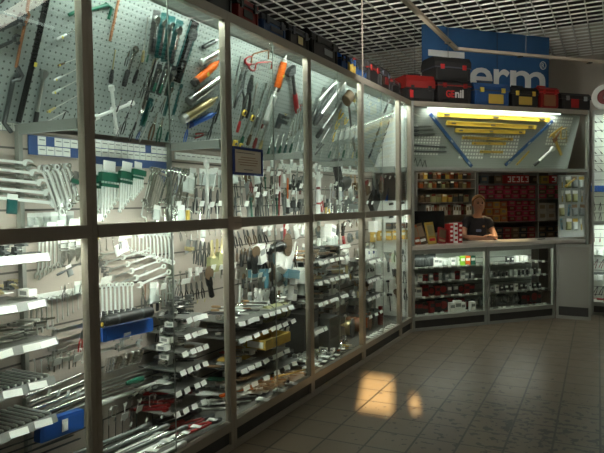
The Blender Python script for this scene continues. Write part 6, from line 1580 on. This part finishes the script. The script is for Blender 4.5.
# red sign boards with pale lettering-like blocks on the top shelf
for i, (xa, xb, nm) in enumerate(((508, 530, 'red and white packing box with big blocks, on the top shelf'), (552, 558, 'small red and white box at the right of the top shelf'))):
    t0, t1 = t_of(xa, 178), t_of(xb, 178); h0 = lv[3]+.001; h1 = h_of(519, 172.5) if False else h0+.13
    o = link('carton', shelfbox(MB(), t0, t1, h0, h1, SD+.02, SD+.16).mesh('carton', M_red, smooth=0), None, BM); tag(o, nm, 'box')
    n = max(1, int((t1-t0)/.07))
    for q in range(n):
        b = MB(); tt = t0+(t1-t0)*(q+.5)/n; w_ = (t1-t0)/n
        for hh_, lo, hi in ((.02, -.36, .36), (.058, -.36 if q % 2 else .0, .0 if q % 2 else .36), (.092, -.36, .30 if q % 3 else .1)):
            bbox(b, tt+w_*lo, tt+w_*hi, h0+hh_, h0+hh_+.017, SD+.016, SD+.02)
        bbox(b, tt+w_*(-.36 if q % 2 else .18), tt+w_*(-.16 if q % 2 else .36), h0+.02, h1-.02, SD+.0165, SD+.02)
        part('white_block', b.mesh('white_block', M_white, smooth=0), o)
for i, (xa, m_, nm) in enumerate(((484, M_gunmetal, 'dark machine case on the top shelf above the crimson boxes'), (498, M_brown, 'brown carton on the top shelf, left of the red sign box'), (535, M_brown, 'brown carton right of the red sign box'), (545, M_mustard, 'dull yellow carton right of the red sign box'))):
    t0 = t_of(xa, 178); me, lb = drawer_box(m_, .15, .12, .2)
    o = link('carton', me, None, BM @ Matrix.Translation((t0+.03, lv[3]+.001, -(SD+.03)))); part('front_label', lb, o); tag(o, nm, 'box')

# left of the assistant: shelving with packs and a row of pale binders
SL = bplane(1.30)
tl0, tl1 = SL.uv((418, 200))[0], SL.uv((475, 200))[0]
lrack = empty('wall_shelving', BM); tag(lrack, 'shelving at the left of the booth with binders and hanging packs', 'shelving')
hl = [SL.uv((450, y))[1] for y in (236, 215, 202, 188, 179, 171)]
M_lshelf = noisy('grey_shelf_board', (0.28, 0.26, 0.22), (0.32, 0.30, 0.25), 5, 0.6)
for h in hl[:5]: part('shelf', shelfbox(MB(), tl0, tl1, h-.012, h, 1.30, 1.58).mesh('shelf', M_lshelf, smooth=0), lrack)
for t in (tl0-.02, tl1): part('upright', shelfbox(MB(), t, t+.018, 0, 2.3, 1.30, 1.58).mesh('upright', M_greyframe, smooth=0), lrack)
part('back_panel', shelfbox(MB(), tl0, tl1, 0, 2.3, 1.585, 1.60).mesh('back_panel', M_lshelf, smooth=0), lrack)
tb0, tb1 = SL.uv((427, 209))[0], SL.uv((473, 209))[0]
nb = 17
for i in range(nb):
    w_ = (tb1-tb0)/nb; hh = min(.155, hl[2]-hl[1]-.016)*(.9+.1*((i*5) % 3)/2)
    m_ = [M_white, M_clearpl, M_brown, M_tag, M_darkred][(i*3) % 5]
    o = link('binder', MB().box((tb0+w_*(i+.5), hl[1]+.001+hh/2, -1.33-.1), (w_*.9, hh, .2)).mesh('binder', m_, smooth=0), None, BM)
    part('spine_label', MB().box((tb0+w_*(i+.5), hl[1]+.001+hh*.6, -1.3285), (w_*.5, hh*.35, .003)).mesh('spine_label', M_label, smooth=0), o)
    tag(o, f'binder, {ordn(i)} from left in the pale row behind the counter', 'binder', 'binders in the booth')
def lrow(h, n, xs, ms, desc, where, hh, dd=1.32):
    t0, t1 = SL.uv((xs[0], 190))[0], SL.uv((xs[1], 190))[0]
    for i in range(n):
        m_ = ms[(i*5+i//2) % len(ms)]; w_ = (t1-t0)/n; H_ = hh*(.8+.2*((i*7) % 5)/4)
        o = link('packet', MB().box((t0+w_*(i+.5), h+.001+H_/2, -dd-.03), (w_*.8, H_, .06)).mesh('packet', m_, smooth=0), None, BM)
        part('header_card', MB().box((t0+w_*(i+.5), h+.001+H_*.84, -dd+.0015), (w_*.7, H_*.26, .003)).mesh('header_card', [M_label, M_tag, M_darkred][i % 3], smooth=0), o)
        tag(o, f'{desc}, {ordn(i)} from left {where}', 'packet', f'{desc} row {where}')
lrow(hl[4], 12, (420, 472), [M_brown, M_mustard, M_rust, M_black], 'brown and yellow packet', 'on the top booth shelf', .095)
lrow(hl[3], 12, (420, 472), [M_rust, M_brown, M_black, M_olive], 'rust coloured packet', 'on the second booth shelf', .10)
lrow(hl[2], 9, (420, 470), [M_brown, M_olive, M_mustard, M_gunmetal, M_brass], 'dull mixed packet', 'on the third booth shelf', .12)
# things standing on the counter
KT = 0.993
def on_counter(name, mb, m, label, cat, parts=()):
    o = link(name, mb.mesh(name, m, smooth=0), None, BM); tag(o, label, cat)
    for nm, b2, m2 in parts: part(nm, b2.mesh(nm, m2, smooth=0), o)
    return o
CF = bplane(.22)
def ct(x): return CF.uv((x, 240))[0]
mon = empty('monitor', BM @ Matrix.Translation((ct(437), KT, -.44)) @ Matrix.Rotation(R(160), 4, 'Y')); tag(mon, 'black monitor standing on the counter, its back to the shop', 'monitor')
part('screen_housing', MB().box((0, .26, 0), (.42, .27, .05)).box((0, .26, -.03), (.26, .18, .05)).mesh('screen_housing', M_blackgloss, smooth=0), mon)
part('stand', MB().box((0, .07, -.01), (.07, .12, .03)).box((0, .009, 0), (.22, .016, .16)).mesh('stand', M_black, smooth=0), mon)
def leaning(name, x, w_, h_, m, ang, label, cat, extra=()):
    M = BM @ Matrix.Translation((ct(x), KT, -.20)) @ Matrix.Rotation(R(ang), 4, 'Z') @ Matrix.Rotation(R(-14), 4, 'X')
    o = link(name, MB().box((0, h_/2, -.012), (w_, h_, .024)).mesh(name, m, smooth=0), None, M); tag(o, label, cat)
    part('cover_panel', MB().box((0, h_*.62, .0015), (w_*.8, h_*.5, .003)).mesh('cover_panel', extra[0], smooth=0), o)
    part('title_band', MB().box((0, h_*.2, .0015), (w_*.7, h_*.12, .003)).mesh('title_band', extra[1], smooth=0), o)
leaning('catalogue', 423, .12, .26, M_brown, 12, 'brown catalogue leaning at the left end of the counter', 'book', (M_label, M_white))
leaning('catalogue', 432, .11, .27, M_mustard, 3, 'yellow catalogue standing on the counter near the corner', 'book', (M_brass, M_red))
leaning('catalogue', 441, .12, .20, M_darkred, -14, 'dark red catalogue tilted in front of the monitor', 'book', (M_brown, M_label))
leaning('catalogue', 417.5, .08, .24, M_rust, 8, 'narrow rust coloured catalogue nearest the corner post', 'book', (M_label, M_white))
for i, (x, hh) in enumerate(((450.5, .235), (455, .245), (459.5, .25))):
    m_ = [M_red, M_tag, M_red][i]
    o = link('magazine_stack', MB().box((ct(x), KT+.001+hh/2, -.25), (.055, hh, .10)).mesh('magazine_stack', m_, smooth=0), None, BM)
    tag(o, f'red and white upright box, {["left", "middle", "right"][i]} of three beside the assistant', 'box')
    for q in range(4):
        part('printed_band', MB().box((ct(x)+.004*(q % 2), KT+hh*(.16+.23*q), -.1985), (.035, hh*.10, .003)).mesh('printed_band', [M_white, M_red, M_white][i], smooth=0), o)
on_counter('pen', MB().box((ct(541), KT+.005, -.22), (.16, .008, .012), 0, 0, R(20)), M_black, 'black pen lying on the bright right part of the counter', 'pen', [('pen_cap', MB().box((ct(541)+.085, KT+.005, -.252), (.02, .01, .014), 0, 0, R(20)), M_greybox)])

# packs on a perforated panel at the right end of the booth
QP = Plane(bpoint(2.13, .42, 0), (BU*.96+BN*.10).normalized(), (0, 0, 1))
qa, qb = QP.uv((558.5, 237)), QP.uv((586, 175))
pr = link('display_board', MB().box(((qb[0]-qa[0])/2, (qb[1]-KT)/2, -.006), (qb[0]-qa[0], qb[1]-KT-.004, .012)).mesh('display_board', M_pegdark, smooth=0), None, QP.M(QP.at(qa[0], KT+.002, 0)))
tag(pr, 'grey perforated board with hanging packs at the right end of the counter', 'board')
PKS = [('poly_bag', (M_clearpl, M_mustard, M_steel)), ('poly_bag', (M_greybox, M_label, M_steel)), ('tool_card', (M_cyan, M_steel, M_black)), ('putty_knife', (M_satin, M_mustard)), ('poly_bag', (M_olive, M_tag, M_steel))]
rng = random.Random(99)
for r, y in enumerate((188, 202, 216, 230)):
    for i, x in enumerate((562, 568.5, 575, 581.5)):
        k_, ms_ = PKS[rng.randrange(5)]
        put(k_, ms_, QP, (x, y), (x+rng.uniform(-1, 1.5), y-11.5), f'hanging pack, {ordn(i)} from left in the {ordn(r)} row of the grey panel', .012, 'packs on the grey panel', fat=.85)
put('file', (M_mustard, M_mustard), QP, (564, 187), (574, 179), 'mustard handled tool slanting at the top of the grey panel', .03, fat=2.4)

# goods in the bright showcase at the right edge
FB = FP.shifted(-.32)
for r, y in enumerate((119, 128, 138, 150, 158, 167)):
    for i, x in enumerate((592.5, 598.5, 605, 612)):
        put('screwdriver', (M_steel, [M_black, M_gunmetal][(i+r) % 2]), FB, (x+4, y+4), (x-1, y-1.5), f'black handled tool, {ordn(i)} from left in the {ordn(r)} row, right edge showcase', .02, 'tools in the right edge showcase', fat=1.3)
for r, (y, k_, ms_) in enumerate(((188, 'poly_bag', (M_blue, M_white, M_steel)), (207, 'pliers', (M_gunmetal, M_black)), (217, 'pliers', (M_steel, M_black)), (238, 'screwdriver', (M_steel, M_darkred)), (252, 'poly_bag', (M_white, M_white, M_steel)), (264, 'cutter', (M_steel, M_darkred)), (277, 'poly_bag', (M_white, M_greybox, M_steel)), (291, 'cutter', (M_steel, M_black)), (303, 'carton', (M_darkred, M_white)))):
    for i, x in enumerate((594, 600, 606.5)):
        put(k_, ms_, FB, (x, y+4), (x+(.5 if k_ != 'cutter' else 4), y-5), f'{ {"poly_bag": "packet", "pliers": "dark pliers", "screwdriver": "red handled driver", "cutter": "cutter", "carton": "dark red box"}[k_]}, {ordn(i)} from left, hanging row {ordn(r)}, right edge showcase', .02, 'goods in the right edge showcase', fat=1.1)
# ================================================================== toolboxes along the tops of the showcases
def toolbox(M, w_, h_, d_, body, lid, trim, label, emblem=None, handle=True, lidf=.34, latch_m=None, group=None):
    """local x along the front, y up, z out of the front; origin at the middle of the front foot"""
    root = empty('toolbox', M); tag(root, label, 'toolbox', group)
    hb = h_*(1-lidf)
    b = MB(); b.prism_x([(0.0, -d_+.02), (0, -.012), (hb*.25, 0), (hb, -.0), (hb, -d_), (hb*.25, -d_)], -w_/2+.012, w_/2-.012)
    for x in (-w_*.42, w_*.42): b.box((x, hb*.5, .004), (w_*.05, hb*.8, .012))
    part('body', b.mesh('body', body, smooth=0), root)
    l = MB(); l.prism_x([(hb+.004, .004), (hb+(h_-hb)*.55, .004), (h_, -.035), (h_, -d_+.035), (hb+(h_-hb)*.55, -d_), (hb+.004, -d_)], -w_/2, w_/2)
    part('lid', l.mesh('lid', lid, smooth=0), root)
    part('rim', MB().box((0, hb+.002, -d_/2+.003), (w_+.008, .012, d_+.016)).mesh('rim', trim, smooth=0), root)
    if handle:
        part('handle', MB().tube([(-w_*.22, h_-.005, -d_/2), (-w_*.2, h_+.035, -d_/2), (w_*.2, h_+.035, -d_/2), (w_*.22, h_-.005, -d_/2)], .011, 8).mesh('handle', trim), root)
    for x in (-w_*.3, w_*.3):
        part('latch', MB().box((x, hb+.004, .012), (w_*.10, .055, .014)).mesh('latch', latch_m or trim, smooth=0), root)
    if emblem:
        ex, ey, ew_, eh, m_ = emblem
        part('emblem', MB().box((ex*w_, ey*h_, .0075), (ew_*w_, eh*h_, .003)).mesh('emblem', m_, smooth=0), root)
    return root
M_tblack = mat('toolbox_black', (0.018, 0.018, 0.018), 0.45); M_tred = mat('toolbox_red', (0.22, 0.012, 0.010), 0.4)
M_tblue = mat('toolbox_blue', (0.02, 0.07, 0.20), 0.45); M_tgrey = mat('toolbox_grey', (0.06, 0.07, 0.09), 0.5)
ZT = HT+.002
TOPF = wall_plane(.07)
def left_box(x0, x1, top_y, *a, d_=.33, **kw):
    s0 = TOPF.uv((x0, 50))[0]; s1 = TOPF.uv((x1, 50))[0]
    h_ = TOPF.hit((x0, top_y)).z-ZT
    M = TOPF.M(Vector((-.07, (s0+s1)/2, ZT)))
    return toolbox(M, s1-s0-.012, h_, d_, *a, **kw)
left_box(172, 204, -66, M_tblack, M_tblack, M_tgrey, 'black toolbox above the second bay, leftmost on the showcase tops')
left_box(206, 233, -28, M_tblack, M_tgrey, M_tblack, 'black and grey toolbox above the second post')
left_box(236, 259, -9, M_tred, M_tred, M_tblack, 'dark red toolbox above the third bay', (0, .4, .4, .25, M_tblack))
left_box(261, 286, 9, M_tblue, M_tgrey, M_tgrey, 'dull blue toolbox above the third bay', (.1, .4, .5, .2, M_tgrey))
left_box(288, 309, 20, M_tblack, M_tblack, M_tgrey, 'black toolbox with a small brassy emblem near the third post', (.05, .42, .22, .3, M_brass))
left_box(311, 338, 27, M_tblack, M_tblack, M_tblack, 'tallest black toolbox, above the fourth bay', (.1, .4, .3, .22, M_greybox), d_=.4)
left_box(340, 347, 51, M_tblue, M_blue, M_tblack, 'narrow blue toolbox above the fourth bay')
left_box(348, 355, 54, M_mustard, M_tblack, M_tblue, 'narrow mustard and black toolbox above the fourth bay')
left_box(356, 366, 60, M_tblue, M_tblack, M_tblack, 'blue and black toolbox just before the fourth post')
left_box(368, 379, 58, M_tblack, M_tblack, M_tred, 'black toolbox with a dark red rim above the fifth bay', d_=.38)
left_box(380, 390, 64, M_tblack, M_tblack, M_tgrey, 'black toolbox with red emblem above the fifth bay', (.1, .45, .3, .3, M_darkred))
left_box(391, 400, 76, M_tblack, M_tred, M_tblack, 'small black and red toolbox above the fifth post')
TB_D = .05; TBP = bplane(TB_D)
def back_box(x0, x1, top_y, *a, base=ZT, d_=.30, **kw):
    t0 = TBP.uv((x0, 90))[0]; t1 = TBP.uv((x1, 90))[0]; h_ = TBP.uv(((x0+x1)/2, top_y))[1]-base
    M = LINE.M(bpoint((t0+t1)/2, TB_D, base))
    return toolbox(M, t1-t0-.01, h_, d_, *a, **kw), h_, t0, t1
back_box(406, 435.5, 75, M_tblack, M_tred, M_tblack, 'red lidded black toolbox above the counter corner', (-.33, .3, .12, .3, M_red), lidf=.5)
o, h1, t0, t1 = back_box(437, 472, 81, M_tblack, M_tblack, M_tred, 'lower of two stacked black toolboxes, red and white lettering', d_=.32, handle=False, lidf=.22)
fit_text('lettering', 'GE', M_red, o, -(t1-t0)*.26, -(t1-t0)*.02, h1*.26, h1*.58, .008, bold=.03)
fit_text('lettering', 'nil', mat('toolbox_white', (.55, .55, .53), .6), o, (t1-t0)*.0, (t1-t0)*.24, h1*.26, h1*.62, .008, bold=.03)
back_box(434.5, 471.5, 57, M_tblack, M_tblack, M_tgrey, 'upper of two stacked black toolboxes, with red latches', base=ZT+h1+.002, handle=False, lidf=.45, latch_m=M_red)
back_box(474, 510, 83, M_tblue, M_tblue, M_tgrey, 'blue toolbox with a yellow label in front of the banner', (.1, .30, .42, .42, M_mustard), latch_m=M_yellow)
back_box(511, 539, 87, M_tblack, M_tblack, M_tblack, 'black toolbox with yellow latches and a yellow label', (0, .32, .48, .40, M_mustard), latch_m=M_yellow)
back_box(540, 559, 87, M_tred, M_tred, M_red, 'red toolbox with a dark square panel on its front', (0, .38, .62, .5, M_copper), lidf=.25)
back_box(561, 591, 93, M_tblack, M_tblack, M_tblack, 'black toolbox with a red and white emblem, last on the canopy', (-.05, .38, .26, .5, M_red), latch_m=M_greybox, handle=False)
# coil of white hose on the right edge showcase
rc = FP.hit((601, 98)); 
coil = MB()
for k in range(4): coil.ring(0, 0, .165-.012*(k % 2), .10, -.05+.028*k, -.025+.028*k, 24)
o = link('hose_coil', coil.mesh('hose_coil', M_tag), None, FP.M(FP.at((rc-F0).dot(FU)+.05, HT+.168, -.10)))
part('core_label', MB().ring(0, 0, .098, .03, -.04, .03, 20).mesh('core_label', M_darkred), o)
tag(o, 'white coil of hose standing on the right edge showcase', 'hose')

# ================================================================== the shop assistant leaning on the counter
def skin_body(name, verts, edges, radii, m, parent=None, root=0, sub=2, M=None):
    me = bpy.data.meshes.new(name); me.from_pydata(verts, edges, []); me.materials.append(m)
    o = link(name, me, parent)
    if M is not None:
        if parent: o.matrix_basis = M
        else: o.matrix_world = M
    sk = o.modifiers.new('skin', 'SKIN'); sk.use_smooth_shade = True
    for i, r in enumerate(radii):
        me.skin_vertices[0].data[i].radius = r if isinstance(r, tuple) else (r, r)
    me.skin_vertices[0].data[root].use_root = True
    sb = o.modifiers.new('sub', 'SUBSURF'); sb.levels = sub; sb.render_levels = sub
    return o
class Rig:
    def __init__(self): self.v = []; self.e = []; self.r = []
    def add(self, p, r, to=None):
        self.v.append(p); self.r.append(r); i = len(self.v)-1
        if to is not None: self.e.append((to, i))
        return i
    def chain(self, to, pts):
        for p, r in pts: to = self.add(p, r, to)
        return to
pt = bplane(.66).uv((478, 238))[0]
PM = LINE.M(bpoint(pt, .68, -0.035)) @ Matrix.Rotation(R(-24), 4, 'Y')
B = Rig()
pel = B.add((0, .95, -.07), (.13, .10)); bel = B.add((0, 1.08, -.055), (.12, .09), pel); ch = B.add((0, 1.215, .0), (.13, .092), bel)
nb_ = B.add((0, 1.325, .03), .060, ch); nk = B.add((.002, 1.37, .050), .046, nb_)
h0 = B.add((.004, 1.425, .094), (.066, .070), nk); h1_ = B.add((.005, 1.475, .085), (.077, .090), h0); h2 = B.add((.005, 1.54, .074), (.072, .086), h1_); h3 = B.add((.005, 1.59, .066), (.040, .050), h2)
def arm(s, el, wr, hd, fdir, up):
    sh = B.chain(ch, [((s*.09, 1.285, .01), .052), ((s*.150, 1.27, .01), .050)])
    e_ = B.chain(sh, [((s*.185, 1.15, .06), .043), (el, .037)])
    w_ = B.chain(e_, [((el[0]*.55+wr[0]*.45, el[1]*.55+wr[1]*.45, el[2]*.55+wr[2]*.45), .037), (wr, .025)])
    p = B.add(hd, (.030, .022), w_)
    f = Vector(fdir).normalized(); u = Vector(up); side = f.cross(u).normalized()
    for k, L_ in enumerate((.062, .072, .068, .052)):
        b0 = Vector(hd)+f*.028+side*(.024-.016*k)
        B.chain(p, [(tuple(b0), .009), (tuple(b0+f*L_*.5+u*.003), .0085), (tuple(b0+f*L_-u*.010), .0072)])
    b0 = Vector(hd)+side*.030-f*.005
    B.chain(p, [(tuple(b0), .010), (tuple(b0+f*.028+side*.016), .009), (tuple(b0+f*.052+side*.014-u*.004), .0075)])
arm(-1, (-.195, 1.065, .17), (.02, 1.060, .33), (.075, 1.058, .345), (1, 0, .1), (0, 1, 0))
arm(1, (.195, 1.07, .18), (.145, 1.060, .33), (.10, 1.098, .352), (-.9, 0, .15), (0, 1, 0))
for s in (-1, 1):
    B.chain(pel, [((s*.085, .83, -.06), .085), ((s*.095, .48, -.04), .055), ((s*.095, .10, -.08), .036), ((s*.10, .075, .02), .034)])
body = skin_body('person', B.v, B.e, B.r, M_skin, None, pel, 2, PM)
tag(body, 'person in a dark t-shirt leaning with folded arms on the counter', 'person')
T = Rig()
a0 = T.add((0, .92, -.07), (.15, .125)); a1 = T.add((0, 1.08, -.055), (.142, .114), a0); a2 = T.add((0, 1.215, .0), (.152, .114), a1); a3 = T.add((0, 1.33, .036), (.088, .078), a2)
for s in (-1, 1): T.chain(a2, [((s*.09, 1.288, .01), .080), ((s*.152, 1.268, .012), .078), ((s*.184, 1.16, .055), .064)])
M_shirt = noisy('dark_shirt', (0.012, 0.014, 0.018), (0.02, 0.022, 0.028), 12, 0.85)
shirt = skin_body('shirt', T.v, T.e, T.r, M_shirt, body, a0, 2)
shirt['label'] = 'dark short sleeved t-shirt with a small pale print'
part('chest_print', MB().rbox((-.005, 1.150, .118), (.070, .034, .004), .012).mesh('chest_print', mat('print_blue', (.16, .22, .36), .6)), shirt)
part('chest_print', MB().rbox((.060, 1.205, .116), (.028, .026, .004), .008).mesh('chest_print', mat('print_amber', (.36, .18, .05), .6)), shirt)
J = Rig()
b0 = J.add((0, .94, -.07), (.135, .11))
for s in (-1, 1): J.chain(b0, [((s*.085, .82, -.06), .095), ((s*.095, .48, -.04), .070), ((s*.095, .12, -.08), .055)])
skin_body('trousers', J.v, J.e, J.r, M_navy, body, b0, 2)
for s in (-1, 1):
    sh = MB(); sh.rbox((s*.10, .0, 0), (.085, .26, .07), .035)
    part('shoe', sh.mesh('shoe', M_black), body, Matrix.Translation((0, .072, -.02)) @ Matrix.Rotation(R(90), 4, 'X') )
HM = Matrix.Translation((0, .095, 0)) @ Matrix.Translation((.005, 1.39, .09)) @ Matrix.Scale(.88, 4) @ Matrix.Translation((-.005, -1.39, -.09))
# head details
hm = MB()
n1, n2 = 18, 12; vs = []; fs = []
HCX = Vector((.005, 1.440, .070))
for i in range(n2+1):
    th = math.pi*.56*i/n2
    for j in range(n1):
        ph = 2*math.pi*j/n1
        front = max(0, math.sin(ph)); th2 = th*(1-.50*front)
        wob = 1+.02*math.sin(5*ph+3*th)
        vs.append((HCX.x+0.090*wob*math.sin(th2)*math.cos(ph), HCX.y+.100*wob*math.cos(th2), HCX.z-.008+.102*wob*math.sin(th2)*math.sin(ph)))
for i in range(n2):
    for j in range(n1): fs.append((i*n1+j, i*n1+(j+1) % n1, (i+1)*n1+(j+1) % n1, (i+1)*n1+j))
hm.add(vs, fs)
me = hm.mesh('hair', noisy('sandy_hair', (0.34, 0.17, 0.06), (0.44, 0.24, 0.09), 40, 0.55), smooth=60)
hair = part('hair', me, body, HM); so = hair.modifiers.new('thick', 'SOLIDIFY'); so.thickness = .010; so.offset = 1
nose = MB(); nose.tube([(.005, 1.420, .178), (.005, 1.396, .202), (.005, 1.386, .186)], [.008, .014, .008], 8); part('nose', nose.mesh('nose', M_skin), body, HM)
for s in (-1, 1):
    ey = MB(); ey.lathe([(.004, -.002), (.012, .004), (.008, .010), (.002, .012)], 10, 'z', (.005+s*.031, 1.420, .174)); part('eye', ey.mesh('eye', mat('eye_dark', (.05, .035, .03), .3)), body, HM)
    br = MB(); br.tube([(.005+s*.018, 1.438, .182), (.005+s*.046, 1.436, .172)], .005, 6); part('eyebrow', br.mesh('eyebrow', M_copper), body, HM)
    er = MB(); er.rbox((0, 0, 0), (.018, .055, .032), .008); part('ear', er.mesh('ear', M_skin), body, HM @ Matrix.Translation((.005+s*.090, 1.405, .080)))
mo = MB(); mo.tube([(-.019, 1.356, .166), (.005, 1.353, .174), (.029, 1.356, .166)], [.003, .006, .003], 6); part('mouth', mo.mesh('mouth', mat('lips', (.34, .13, .10), .5)), body, HM)
# warm lamp inside the booth, above and to the right of the assistant
lp = bpoint(pt+.42, .80, 2.30)
bl = link('booth_lamp', MB().lathe([(.03, .10), (.09, .0), (.085, -.005), (.03, .02)], 14, 'z').mesh('booth_lamp', M_greyframe), None, Matrix.Translation(lp)); tag(bl, 'small conical lamp hanging inside the booth above the assistant', 'lamp')
part('cord', MB().tube([(0, 0, .10), (0, 0, 1.49)], .004, 6).mesh('cord', M_black), bl)
light('booth_light', 'SPOT', lp-Vector((0, 0, .03)), 150, (1.0, .70, .36), bpoint(pt+.22, .60, 1.0), spot_size=R(44), spot_blend=.5, shadow_soft_size=.06)

# small strip lamp added to brighten the left booth shelving, hidden behind the canopy
sl = bpoint(.75, .75, 2.42)
o = link('ceiling_lamp', MB().box((0, .03, 0), (.6, .05, .08)).mesh('ceiling_lamp', M_greyframe, smooth=0), None, BM @ Matrix.Translation((.75, 2.42, -.75)))
part('tube', MB().lathe([(.01, -.27), (.01, .27)], 8, 'x', (0, -.006, 0)).mesh('tube', M_tube), o)
for x in (-.25, .25): part('hanger_wire', MB().tube([(x, .055, 0), (x, 1.37, 0)], .003, 6).mesh('hanger_wire', M_steel), o)
tag(o, 'added strip lamp brightening the left booth shelving, hidden behind the canopy', 'lamp')
light('booth_fill', 'AREA', sl-Vector((0, 0, .03)), 4.5, (1.0, .86, .62), bpoint(.75, 1.5, 1.5), shape='RECTANGLE', size=.5, size_y=.03)
